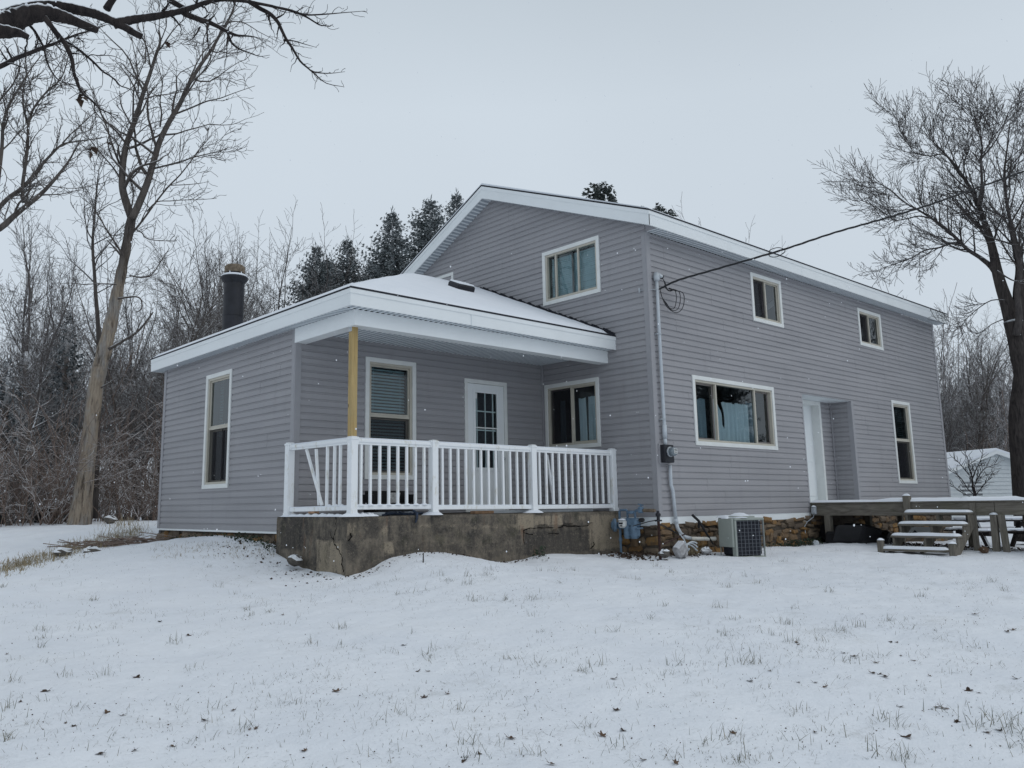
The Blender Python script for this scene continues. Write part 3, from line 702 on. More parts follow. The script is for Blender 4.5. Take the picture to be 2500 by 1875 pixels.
# snow blanket on the wing roof: a grid over the hip, thin at the edges, melted back from the house wall
def hip_z(x, y): return min(EZ+HS*(y-EY0), EZ+HS*(EY1-y), EZ+HS/1.02*(x-EX))+.004
mb = MB(); NXs, NYs = 80, 100
gx = np.linspace(EX+.004, -0.03, NXs); gy = np.linspace(EY0+.004, EY1-.02, NYs); idx = {}
def wall_gap(y): return 0.17+0.06*math.sin(y*9.1)*math.sin(y*3.7)+0.02*math.sin(y*31)
for i, x in enumerate(gx):
    for j, y in enumerate(gy):
        lim = -wall_gap(y) if y < YM+1 else -.02
        xx_ = EX+.004+(lim-EX-.004)*(i/(NXs-1))
        e = min(y-EY0, EY1-y, xx_-EX, (lim-xx_)*0.8+.002); th = .052*(1-math.exp(-max(0, e)/.035))+.004+.022*(float(vnoise(np.array([xx_*1.3]), np.array([y*1.3]), 5)[0])-.5)*min(1, e*4)
        # the ridge and hips are rounded over by the snow
        zz_ = hip_z(xx_, y)
        s_ = 0.0
        for dx_, dy_ in ((.12, 0), (-.12, 0), (0, .12), (0, -.12)):
            s_ += hip_z(xx_+dx_, y+dy_) if EX < xx_+dx_ and EY0 < y+dy_ < EY1 else zz_
        zz_ = min(zz_, s_/4)+.0 if e > .13 else zz_
        idx[(i, j)] = len(mb.v); mb.v.append((xx_, y, zz_+th))
for i in range(NXs-1):
    for j in range(NYs-1): mb.f.append((idx[(i, j)], idx[(i+1, j)], idx[(i+1, j+1)], idx[(i, j+1)])); mb.mi.append(0)
build('roof_snow', mb, 'snow', wing, smooth=True)
# flashing strip against the gable wall, and two snowy shingle laps
mb = MB()
n_ = 40
for i in range(n_):
    y0, y1 = EY0+.0+(YM-EY0)*i/n_, EY0+(YM-EY0)*(i+1)/n_
    z0, z1 = hip_z(-.01, y0), hip_z(-.01, y1); hh = .055+.012*(i % 3)
    mb.quad((-.022, y0, z0-.01), (-.022, y1, z1-.01), (-.022, y1, z1+hh), (-.022, y0, z0+hh)); mb.quad((-.022, y0, z0+hh), (-.022, y1, z1+hh), (-.0, y1, z1+hh+.01), (-.0, y0, z0+hh+.01))
build('flashing', mb, 'shingle', wing)
mb = MB()
mb.box((EX, EY0, 3.096), (-.001, EY0+.022, 3.345)); mb.box((EX, EY0+.023, 3.096), (EX+.022, EY1, 3.345))
mb.box((EX-.011, EY0-.011, 3.275), (-.001, EY0-.0005, 3.344)); mb.box((EX-.011, EY0-.0005, 3.275), (EX-.0005, EY1, 3.344))
mb.box((EX+.0225, EY1-.022, 3.096), (-.001, EY1, 3.345))
build('fascia', mb, 'white_trim', house)
mb = MB()    # seams in the fascia covers
mb.box((-3.62, EY0-.0135, 3.098), (-3.61, EY0-.0005, 3.276)); mb.box((5.2, -.3265, 5.2), (5.21, -.3235, 5.404)); mb.box((9.6, -.3265, 5.2), (9.61, -.3235, 5.404))
build_split('fascia_seam', mb, 'soffit', house)
mb = MB()
BY, BX = 1.0, -5.695        # outer faces of the boxed beam
grooved(mb, (EX+.022, EY0+.022, 3.100), (-.003, EY0+.022, 3.100), (EX+.022, BY, 3.100), (-.003, BY, 3.100), 0.1)
grooved(mb, (EX+.022, BY, 3.101), (EX+.022, EY1-.03, 3.101), (XA+.0, BY, 3.101), (XA+.0, EY1-.03, 3.101), 0.1)
grooved(mb, (XA+.1, BY+.2, 3.045), (-.003, BY+.2, 3.045), (XA+.1, YP, 3.045), (-.003, YP, 3.045), 0.1)
build('soffit', mb, ['soffit', 'soffit_vent'], house)
mb = MB()    # boxed porch beam, front and left return
mb.box((BX, BY, 2.865), (-.003, BY+.215, 3.099)); mb.box((BX, BY+.216, 2.865), (BX+.20, YP-.003, 3.099))
mb.box((-2.75, BY-.003, 2.866), (-2.74, BY, 3.098))
build('beam', mb, 'white_trim', house)
# roof vent on the snowy slope
vx, vy = -1.72, 3.30; vz = hip_z(vx, vy)
vent = MB(); sl = Vector((0, 1, HS)).normalized(); nr = Vector((0, -HS, 1)).normalized()
vent.obox(Vector((vx, vy, vz))+nr*.075, ((1, 0, 0), sl, nr), (.22, .19, .075), .03)
vo_ = build('roof_vent', vent, 'black_metal', house)
vs_ = MB(); vs_.obox(Vector((vx+.02, vy+.04, vz))+nr*.172, ((1, 0, 0), sl, nr), (.20, .17, .022), .02); build('snow_cap', vs_, 'snow', vo_)
# white trim of a blocked window just above the wing roof
mb = MB(); mb.box((-.03, 5.56, 5.32), (-.004, 5.63, 5.66)); mb.box((-.03, 5.63, 5.59), (-.004, 6.7, 5.66))
build('window_trim', mb, 'window_casing', house)

# ---- chimney
chx, chy = -4.95, 6.6
cm = MB(); CH0 = on(572, 690, 'y', chy); chx = float(CH0[0])
zt = float(on(569, 680, 'y', chy)[2]); zc = float(on(569, 641, 'y', chy)[2]); zb_ = hip_z(chx, chy)
cm.lathe((chx, chy, 0), [(.205, zb_-.3), (.205, zb_+.9), (.205, zt-.06)], 28)
cm.lathe((chx, chy, 0), [(.205, zt-.10), (.265, zt-.02), (.275, zt+.015), (.262, zt+.03)], 28)
cm.lathe((chx, chy, 0), [(.175, zt+.0), (.175, zt+.11)], 24)
for zz_ in (zb_+.32, zb_+1.0): cm.lathe((chx, chy, 0), [(.2, zz_-.012), (.211, zz_-.006), (.211, zz_+.006), (.2, zz_+.012)], 28)
ch = build('chimney', cm, 'black_metal', house, smooth=False)
cm = MB(); cm.lathe((chx, chy, 0), [(.19, zt+.115), (.205, zt+.12), (.205, zt+.24), (.17, zt+.275), (.02, zt+.285)], 24)
build('chimney_cap', cm, 'rusty_cap', ch)
cm = MB(); cm.lathe((chx, chy, 0), [(.255, zt+.025), (.262, zt+.045), (.235, zt+.075), (.18, zt+.085)], 28)
for q in range(5):
    a = q*1.256; cm.tube([(chx+.19*math.cos(a), chy+.19*math.sin(a), zt+.06), (chx+.19*math.cos(a), chy+.19*math.sin(a), zt+.13)], .012, 6)
build('snow_ring', cm, 'snow', ch)

# ---- windows
def window(key, label, kind):
    fr_, a0, a1, z0, z1 = WIN[key]; F = FR[fr_]
    def bx(mb, s0, s1, n0, n1, za, zb, bev=.003):
        p, q = F(s0, n0, za), F(s1, n1, zb)
        mb.box([min(p[i], q[i]) for i in range(3)], [max(p[i], q[i]) for i in range(3)], bev)
    w = .078
    m = MB(); bx(m, a0, a1, -.02, .034, z1-w, z1); bx(m, a0, a1, -.02, .038, z0, z0+w); bx(m, a0, a0+w, -.02, .034, z0+w, z1-w); bx(m, a1-w, a1, -.02, .034, z0+w, z1-w)
    # j-channel lip round the casing
    win = build('window', m, 'window_casing', house); win['label'] = label
    lip = MB()
    bx(lip, a0-.02, a1+.02, -.005, .017, z1+.001, z1+.02); bx(lip, a0-.02, a1+.02, -.005, .017, z0-.02, z0-.001)
    bx(lip, a0-.02, a0-.001, -.005, .017, z0-.001, z1+.001); bx(lip, a1+.001, a1+.02, -.005, .017, z0-.001, z1+.001)
    build('channel', lip, 'siding_trim', win)
    A0, A1, Z0, Z1 = a0+w, a1-w, z0+w, z1-w; W = A1-A0; Hh = Z1-Z0
    f = MB(); t = .042
    def ring(m, s0, s1, za, zb, t, n0, n1):
        bx(m, s0, s1, n0, n1, zb-t, zb); bx(m, s0, s1, n0, n1, za, za+t); bx(m, s0, s0+t, n0, n1, za+t, zb-t); bx(m, s1-t, s1, n0, n1, za+t, zb-t)
    ring(f, A0, A1, Z0, Z1, t, -.10, .012)
    panes = []
    dk = MB()
    if kind == 'hung':
        zm = Z0+Hh*.52
        bx(f, A0+t, A1-t, -.055, -.008, zm-.02, zm+.022)
        ring(f, A0+t, A1-t, zm+.022, Z1-t, .030, -.05, -.018)
        ring(f, A0+t, A1-t, Z0+t, zm-.02, .034, -.095, -.060)
        panes = [(A0+t+.03, A1-t-.03, zm+.05, Z1-t-.03, -.034), (A0+t+.034, A1-t-.034, Z0+t+.034, zm-.02, -.078)]
        scr = (A0+t, A1-t, Z0+t, zm-.02, -.03)
    elif kind == 'slide2':
        sm = A0+W*.49
        bx(f, sm-.022, sm+.022, -.055, .0, Z0+t, Z1-t)
        ring(dk, A0+t, sm-.022, Z0+t, Z1-t, .030, -.09, -.06)
        ring(f, sm+.022, A1-t, Z0+t, Z1-t, .022, -.05, -.02)
        panes = [(A0+t+.03, sm-.02, Z0+t+.03, Z1-t-.03, -.075), (sm+.04, A1-t-.02, Z0+t+.02, Z1-t-.02, -.035)]
        scr = (A0+t, sm-.022, Z0+t, Z1-t, -.03)
    elif kind == 'gable':
        s1, s2 = A0+W*.20, A0+W*.64
        for s in (s1, s2): bx(f, s-.020, s+.020, -.04, .004, Z0+t, Z1-t)
        bx(f, A0, A1, -.02, .016, Z0, Z0+.055); ring(dk, s1-.1, A0+W*.50, Z0+t, Z1-t, .032, -.095, -.06)
        panes = [(A0+t, s1-.02, Z0+.055, Z1-t, -.05), (s1+.02, s2-.02, Z0+.055, Z1-t, -.05), (s2+.02, A1-t, Z0+.055, Z1-t, -.03)]
        scr = None
    else:
        s1, s2 = A0+W*.26, A0+W*.765
        for s in (s1, s2): bx(f, s-.022, s+.022, -.05, .004, Z0+t*.5, Z1-t*.5)
        
        for sa_, sb_ in ((A0+t, s1-.022), (s2+.022, A1-t)): d2_ = MB(); ring(d2_, sa_, sb_, Z0+t, Z1-t, .035, -.09, -.055); build('sash', d2_, 'dark_frame', win)
        panes = [(A0+t, s1-.022, Z0+t, Z1-t, -.07), (s1+.022, s2-.022, Z0+t, Z1-t, -.028), (s2+.022, A1-t, Z0+t, Z1-t, -.07)]
        scr = None
    build('frame', f, 'beige_frame', win)
    if dk.v and kind != 'wide': build('sash', dk, 'dark_frame', win)
    for (s0, s1_, za, zb, n) in panes:
        p = MB(); p.quad(F(s0, n, za), F(s1_, n, za), F(s1_, n, zb), F(s0, n, zb)); build('pane', p, 'glass', win)
    if scr:
        p = MB(); s0, s1_, za, zb, n = scr; p.quad(F(s0, n, za), F(s1_, n, za), F(s1_, n, zb), F(s0, n, zb)); build('insect_screen', p, 'screen', win)
    return win, F, (A0+t, A1-t, Z0+t, Z1-t)
def blind(win, F, s0, s1, za, zb, n=-.15, pitch=.048, tilt=.6, mat='blind'):
    m = MB(); z = zb; q = 0; rnd = random.Random(int(s0*100))
    while z > za:
        d = .021; j = rnd.uniform(-.004, .004)
        m.quad(F(s0, n+d*math.cos(tilt), z-d*math.sin(tilt)+j), F(s1, n+d*math.cos(tilt), z-d*math.sin(tilt)-j), F(s1, n-d*math.cos(tilt), z+d*math.sin(tilt)-j), F(s0, n-d*math.cos(tilt), z+d*math.sin(tilt)+j)); z -= pitch*.9
    for s in (s0+.12, s1-.12): m.quad(F(s, n+.03, za), F(s+.006, n+.03, za), F(s+.006, n+.03, zb), F(s, n+.03, zb))
    build('blind', m, mat, win)
def curtain(win, F, s0, s1, za, zb, n=-.135, mat='curtain', amp=.025, wl=.11, top_wave=.02, slant=None):
    m = MB(); ns_ = max(8, int((s1-s0)/.018)); nz = 12; ix = {}
    for i in range(ns_+1):
        s = s0+(s1-s0)*i/ns_
        for j in range(nz+1):
            zt_ = zb-top_wave*(math.sin(s*23)+math.sin(s*41))*.5; z = za+(zt_-za)*j/nz
            lo = slant(z) if slant else None; ss = s
            if lo is not None: ss = lo[0]+(lo[1]-lo[0])*i/ns_
            nn_ = n+amp*math.sin(ss/wl*6.28+.5*math.sin(z*3)+math.sin(ss*13))
            ix[(i, j)] = len(m.v); m.v.append(F(ss, nn_, z))
    for i in range(ns_):
        for j in range(nz): m.f.append((ix[(i, j)], ix[(i+1, j)], ix[(i+1, j+1)], ix[(i, j+1)])); m.mi.append(0)
    build('curtain', m, mat, win, smooth=True)
w, F, b = window('gable_up', 'sliding window with beige frame high in the gable', 'gable')
blind(w, F, b[0]+.02, b[1]-.02, b[2], b[3]-.05, tilt=1.42, pitch=.045, n=-.12)
w, F, b = window('gable_lo', 'sliding window beside the porch door', 'slide2')
mid = (b[0]+b[1])/2
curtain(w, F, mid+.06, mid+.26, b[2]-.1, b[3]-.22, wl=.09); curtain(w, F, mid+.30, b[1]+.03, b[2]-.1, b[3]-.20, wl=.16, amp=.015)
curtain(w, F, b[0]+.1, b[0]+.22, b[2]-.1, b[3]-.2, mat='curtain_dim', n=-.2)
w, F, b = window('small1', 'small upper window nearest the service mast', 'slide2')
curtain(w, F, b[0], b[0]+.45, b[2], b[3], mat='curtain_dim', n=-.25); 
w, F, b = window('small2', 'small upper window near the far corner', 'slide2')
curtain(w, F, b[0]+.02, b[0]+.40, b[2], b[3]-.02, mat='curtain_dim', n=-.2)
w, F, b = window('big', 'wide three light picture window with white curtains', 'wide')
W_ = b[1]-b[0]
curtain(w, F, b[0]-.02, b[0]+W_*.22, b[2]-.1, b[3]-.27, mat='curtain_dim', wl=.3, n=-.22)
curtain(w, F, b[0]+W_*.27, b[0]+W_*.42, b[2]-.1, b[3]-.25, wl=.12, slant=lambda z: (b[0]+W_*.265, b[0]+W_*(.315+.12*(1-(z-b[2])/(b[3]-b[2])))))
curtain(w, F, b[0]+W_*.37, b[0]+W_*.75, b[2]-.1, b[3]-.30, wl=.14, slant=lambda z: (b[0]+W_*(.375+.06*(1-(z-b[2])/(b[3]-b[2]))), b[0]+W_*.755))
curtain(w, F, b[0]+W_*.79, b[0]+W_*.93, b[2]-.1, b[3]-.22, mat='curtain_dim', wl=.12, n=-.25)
w, F, b = window('tall', 'tall narrow window with a crumpled blind near the far corner', 'hung')
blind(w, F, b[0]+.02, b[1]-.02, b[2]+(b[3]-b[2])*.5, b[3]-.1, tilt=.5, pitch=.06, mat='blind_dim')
w, F, b = window('porchwin', 'tall double hung window with blind on the porch', 'hung')
blind(w, F, b[0]+.01, b[1]-.01, b[2], b[3], tilt=.95, pitch=.062)
w, F, b = window('end', 'tall double hung window in the end wall of the wing', 'hung')
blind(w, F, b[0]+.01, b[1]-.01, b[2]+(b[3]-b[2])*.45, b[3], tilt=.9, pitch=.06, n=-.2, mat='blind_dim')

# ---- porch door
def bxy(mb, F, s0, s1, n0, n1, za, zb, bev=.003):
    p, q = F(s0, n0, za), F(s1, n1, zb); mb.box([min(p[i], q[i]) for i in range(3)], [max(p[i], q[i]) for i in range(3)], bev)
F = FR['porch']; d0, d1, dz0, dz1 = DOOR
m = MB(); bxy(m, F, d0, d1, -.03, .034, dz1-.075, dz1); bxy(m, F, d0, d0+.075, -.03, .034, dz0, dz1-.075); bxy(m, F, d1-.075, d1, -.03, .034, dz0, dz1-.075)
door = build('porch_door', m, 'window_casing', house)
m = MB(); e0, e1 = d0+.08, d1-.08; g0, g1, gb, gt_ = -1.86, -1.29, .93, 2.37
for (s0, s1_, za, zb) in ((e0, g0, dz0, dz1-.08), (g1, e1, dz0, dz1-.08), (g0, g1, gt_, dz1-.08), (g0, g1, dz0, gb)): bxy(m, F, s0, s1_, -.03, .015, za, zb, .002)
for (s0, s1_, za, zb) in ((g0-.05, g0+.015, gb-.05, gt_+.05), (g1-.015, g1+.05, gb-.05, gt_+.05), (g0+.015, g1-.015, gt_-.012, gt_+.05), (g0+.015, g1-.015, gb-.05, gb+.012)): bxy(m, F, s0, s1_, .0155, .026, za, zb, .003)
slab = build('door_slab', m, 'white_trim', door)
m = MB(); m.quad(F(g0, -.01, gb), F(g1, -.01, gb), F(g1, -.01, gt_), F(g0, -.01, gt_)); build('pane', m, 'glass', door)
m = MB(); gm = (g0+g1)/2
for s in (g0+.075, gm, g1-.085): bxy(m, F, s-.011, s+.011, -.03, -.012, gb, gt_, .002)
for i, z in enumerate(np.linspace(gb, gt_, 5)[1:-1]): bxy(m, F, g0, g1, -.034, -.0125, z-.011, z+.011, .002)
bxy(m, F, g0, g1, -.008, .008, (gb+gt_)/2+.03, (gb+gt_)/2+.055, .002)
build('muntin', m, 'window_casing', door)
m = MB(); m.quad(F(g0+.01, -.002, gt_-.125), F(g0+.075, -.002, gt_-.125), F(g0+.075, -.002, gt_-.025), F(g0+.01, -.002, gt_-.025)); build('sticker', m, 'sticker', door)
m = MB(); m.lathe(F(e1-.06, .015, 1.12), [(.014, 0), (.014, .035), (.028, .045), (.028, .065), (.015, .072)], 14, axis=(0, -1, 0)); build('handle', m, 'galvanised', door, smooth=True)
m = MB(); m.quad((-2.3, YP+.12, .1), (-.9, YP+.12, .1), (-.9, YP+.12, 2.7), (-2.3, YP+.12, 2.7)); build('inner_panel', m, 'ac_dark', door)

# ---- recessed entrance in the long wall
RD = 0.52; r0, r1, rz0, rz1 = REC
FR['back'] = lambda s, n, z: (s, RD-n, z)
FR['cheek'] = lambda s, n, z: (r1-n, -s, z)
build('wall', siding('back', 7.18, r1, rz0, rz1, rng_seed=21, phase=.03), 'siding', house)
build('wall', siding('cheek', -RD, -.0, rz0, rz1, rng_seed=22, phase=.03), 'siding', house)
m = MB(); m.quad((r0, 0, rz0), (r0, RD+.4, rz0), (r0, RD+.4, rz1), (r0, 0, rz1)); m.quad((r0, RD, rz0), (6.1, RD, rz0), (6.1, RD, rz1), (r0, RD, rz1)); build('wall', m, 'siding_trim', house)
m = MB(); m.quad((r0, 0, rz1-.001), (r1, 0, rz1-.001), (r1, RD, rz1-.001), (r0, RD, rz1-.001)); m.quad((r0, .0, rz0), (r1, 0, rz0), (r1, RD+.2, rz0), (r0, RD+.2, rz0))
build_split('recess_panel', m, 'soffit', house)
mb = MB(); mb.box((r1-.0, -.022, rz0-.1), (r1+.088, -.0, rz1)); mb.box((r1-.022, -.022, rz0-.1), (r1, .088, rz1)); mb.box((r1-.05, RD-.05, rz0), (r1-.016, RD-.016, rz1), .006); mb.box((r0-.05, -.02, rz0-.1), (r0, .0, rz1+.02)); mb.box((r0+.0, -.018, rz1+.001), (r1+.088, -.001, rz1+.02))
build_split('corner_trim', mb, 'siding_trim', house)
m = MB(); m.box((7.10, RD-.035, rz0), (7.18, RD+.22, rz1-.004), .004); m.box((6.05, RD-.03, rz1-.10), (7.10, RD+.22, rz1-.004), .004); m.box((6.05, RD-.03, rz0), (6.13, RD+.22, rz1-.10), .004)
ent = build('entrance_door', m, 'window_casing', house)
m = MB(); m.box((6.13, RD+.17, rz0), (7.10, RD+.215, rz1-.10))
for (za, zb) in ((rz0+.15, rz0+.75), (rz0+.95, rz0+2.1)):
    for (sa, sb) in ((6.25, 6.56), (6.67, 6.98)): m.box((sa, RD+.158, za), (sb, RD+.170, zb), .005)
build('door_slab', m, 'white_trim', ent)

# ---- porch base, post and railing
def fy(x, y0): return y0-.033*(x+5.66)         # the porch front runs very slightly skew
bx0, bx1, bz = -5.765, -.005, .105
m = MB(); rnd = random.Random(9)
nX, nZ = 260, 44
def face(u0, u1, fn, n):
    ix = {}
    for i in range(n+1):
        for j in range(nZ+1):
            z = -1.25+(bz+1.25)*j/nZ; t = i/n; p = fn(t, z); ix[(i, j)] = len(m.v); m.v.append(p)
    for i in range(n):
        for j in range(nZ): m.f.append((ix[(i, j)], ix[(i+1, j)], ix[(i+1, j+1)], ix[(i, j+1)])); m.mi.append(0)
def rough(a, z, s): return .018*(float(vnoise(np.array([a*2.5]), np.array([z*2.5]), s)[0])-.5)+.008*(float(vnoise(np.array([a*11]), np.array([z*11]), s+1)[0])-.5)
def edge(z): return .014*max(0, (z-bz+.03)/.03)**2
face(0, 1, lambda t, z: (bx0+(bx1-bx0)*t, fy(bx0+(bx1-bx0)*t, 1.04)-rough(bx0+(bx1-bx0)*t, z, 11)*(0 if t in (0, 1) else 1)+edge(z)+(.035 if -2.1 < bx0+(bx1-bx0)*t < -.75 and z < -.13+.05*math.sin(t*60) else 0), z), nX)
face(0, 1, lambda t, z: (-5.815+(bx0+5.815)*t+edge(z)-rough(t*2, z, 31)*(0 if t in (0, 1) else 1), 2.97+(fy(bx0, 1.04)-2.97)*t, z), 90)
m.quad((bx1, fy(bx1, 1.04), -1.25), (bx1, 2.7, -1.25), (bx1, 2.7, bz), (bx1, fy(bx1, 1.04), bz))
m.quad((bx0+.012, fy(bx0, 1.052), bz), (bx1, fy(bx1, 1.052), bz), (bx1, YP+.05, bz), (bx0+.012, YP+.05, bz)); m.quad((-5.80, 2.97, bz), (bx0+.012, fy(bx0, 1.052), bz), (bx0+.012, YP+.05, bz), (bx0+.012, 2.97, bz)); m.quad((bx0+.012, YP+.05, bz), (XA+.02, YP+.05, bz), (XA+.02, 2.97, bz), (bx0+.012, 2.97, bz)); m.quad((-5.815, 2.97, -1.25), (XA+.06, 2.97, -1.25), (XA+.06, 2.97, bz), (-5.803, 2.97, bz))
PATCH = [(485, 560, 790, 885, 1.), (560, 610, 770, 800, .5), (705, 752, 805, 885, .8), (715, 792, 905, 1000, .9), (920, 1005, 800, 842, .8), (955, 1165, 905, 955, .7), (1075, 1235, 800, 838, .7), (1225, 1545, 805, 848, .8), (1495, 1605, 745, 850, 1.), (1600, 1765, 748, 825, 1.), (1855, 1900, 745, 800, .8), (1925, 2135, 740, 975, .8), (420, 470, 880, 940, .6), (1520, 1550, 880, 930, .6)]
LEFTP = [(300, 470, 900, 1110, .75), (330, 400, 820, 900, .4)]
DARK = [(745, 765, 760, 980), (822, 842, 760, 985), (852, 868, 760, 980), (1045, 1062, 760, 830), (1235, 1255, 755, 915), (1345, 1362, 750, 860), (880, 925, 760, 850), (600, 690, 760, 900), (1545, 1935, 835, 1000), (100, 230, 770, 960), (480, 560, 900, 1000)]
fp = lambda u, v: on(650+u/2.458, 950+v/2.458, 'y', .95)
lp = lambda u, v: on(650+u/2.458, 950+v/2.458, 'x', bx0)
BOX = []
for (u0, u1, v0, v1, k_) in PATCH: p, q = fp(u0, v1), fp(u1, v0); BOX.append(('f', p[0], q[0], p[2], q[2], k_, 0))
for (u0, u1, v0, v1, k_) in LEFTP: p, q = lp(u0, v1), lp(u1, v0); BOX.append(('l', q[1], p[1], p[2], q[2], k_, 0))
for (u0, u1, v0, v1) in DARK:
    if u1 < 450: p, q = lp(u0, v1), lp(u1, v0); BOX.append(('l', q[1], p[1], p[2], q[2], 1, 1))
    else: p, q = fp(u0, v1), fp(u1, v0); BOX.append(('f', p[0], q[0], p[2], q[2], 1, 1))
bare_, grim_ = [], []
for (x, y, z) in m.v:
    f_ = 'f' if y < 1.06 and x > bx0+.004 else 'l'; a_ = x if f_ == 'f' else y; b0_ = b1_ = 0.0
    for (w_, a0, a1, z0, z1, k_, t_) in BOX:
        if w_ != f_: continue
        d = min(a_-a0, a1-a_, z-z0, z1-z); v = max(0., min(1., d/.13+.42))*k_
        if t_: b1_ = max(b1_, v)
        else: b0_ = max(b0_, v)
    bare_.append(b0_); grim_.append(b1_)
base_o = build('porch_base', m, 'old_concrete', house)
for nm_, vals in (('bare', bare_), ('grime', grim_)):
    at_ = base_o.data.attributes.new(nm_, 'FLOAT', 'POINT'); at_.data.foreach_set('value', vals)
# cracks that run through the plaster
ck = MB(); zc4 = lambda x, y: (640+x/4.809, 1250+y/4.809)
for face_, ptsk in (('l', [(862, 60), (872, 190), (842, 300), (852, 380), (905, 455), (940, 540), (936, 615), (960, 700)]), ('l', [(840, 330), (800, 250), (770, 215), (725, 200)]), ('f', [(1010, 330), (1050, 300), (1040, 250)])):
    P_ = [Vector(on(*zc4(x_, y_), 'x', bx0)) if face_ == 'l' else Vector(on(*zc4(x_, y_), 'y', 1.03)) for x_, y_ in ptsk]; P_ = smooth_pts(P_, 5)
    ck.tube([p_+Vector((.0, rnd.uniform(-.012, .012), rnd.uniform(-.012, .012))) for p_ in P_], [rnd.uniform(.004, .012) for _ in P_], 5)
z4f = lambda x, y: (650+x/2.458, 950+y/2.458)
for ptsk in ([(1545, 852), (1570, 838), (1620, 832), (1700, 830), (1770, 828), (1775, 820), (1850, 822), (1925, 817)], [(1548, 850), (1545, 900), (1550, 930)], [(1690, 868), (1750, 866)], [(1930, 960), (1955, 935), (1950, 915)], [(1545, 860), (1600, 875)]):
    P_ = [Vector(on(*z4f(x_, y_), 'y', .925)) for x_, y_ in ptsk]; P_ = smooth_pts(P_, 5)
    ck.tube([Vector((p_.x, fy(p_.x, 1.04)-.002, p_.z))+Vector((0, 0, rnd.uniform(-.008, .008))) for p_ in P_], [rnd.uniform(.004, .011) for _ in P_], 5)
build_split('crack', ck, 'crack', base_o)
# snow lying along the porch edge and round the posts
m = MB(); rnd = random.Random(2)
def ridge_snow(p0, p1, w, h, n=40, seed=0):
    p0, p1 = Vector(p0), Vector(p1); d = (p1-p0).normalized(); sd = d.cross(Vector((0, 0, 1))); r = random.Random(seed); ring = []
    for i in range(n+1):
        t = i/n; c0 = p0.lerp(p1, t); k_ = min(1, t*8, (1-t)*8)**.5*(.6+.4*math.sin(i*1.7+seed)*math.sin(i*.6)+.35*r.random())
        k_ = max(.05, k_); L = []
        for a in (0, .2, .4, .6, .8, 1):
            q = c0+sd*(w*(a-.5)*(.7+.3*k_))+Vector((0, 0, h*k_*math.sin(math.pi*a)**.6)); L.append(len(m.v)); m.v.append(tuple(q))
        ring.append(L)
    for i in range(n):
        for j in range(5): m.f.append((ring[i][j], ring[i][j+1], ring[i+1][j+1], ring[i+1][j])); m.mi.append(0)
ridge_snow((bx0+.06, 1.15, bz+.001), (-5.76, 2.95, bz+.001), .13, .045, 50, 1)
ridge_snow((bx0+.02, 1.12, bz+.001), (-5.2, 1.11, bz+.001), .15, .05, 26, 3)
def mound(x, y, z, r, h, seed=0):
    n = len(m.v); K = 14; rr = random.Random(seed); ph = rr.random()*6
    m.v.append((x, y, z+h))
    for q, (f1, f2) in enumerate(((.45, .85), (.8, .4), (1, 0))):
        for a in range(K):
            an = 2*math.pi*a/K; s_ = r*f1*(1+.18*math.sin(3*an+ph)); m.v.append((x+s_*math.cos(an), y+s_*math.sin(an), z+h*f2))
    for a in range(K):
        b_ = (a+1) % K; m.f.append((n, n+1+a, n+1+b_)); m.mi.append(0)
        for q in (0, 1): m.f.append((n+1+q*K+a, n+1+(q+1)*K+a, n+1+(q+1)*K+b_, n+1+q*K+b_)); m.mi.append(0)
PX_ = [(-5.62, 1.13), (-4.18, 1.08), (-2.09, 1.015), (-.075, .945)]
for i, (x, y) in enumerate(PX_[:3]): mound(x, y, bz, .17, .06, i)
mound(-5.745, 2.74, bz, .11, .05, 7)
build('snow', m, 'snow', base_o, smooth=True)
m = MB(); m.obox((-5.60, 1.18, (2.87+1.2)/2), ((1, 0, 0), (0, 1, 0), (0, 0, 1)), (.05, .05, (2.87-1.2)/2), .005)
post = build('porch_post', m, 'yellow_pine', house)
m = MB(); m.box((-5.64, 1.135, 2.83), (-5.56, 1.14, 2.868)); m.box((-5.657, 1.14, 2.80), (-5.652, 1.22, 2.868)); build('bracket', m, 'galvanised', post)

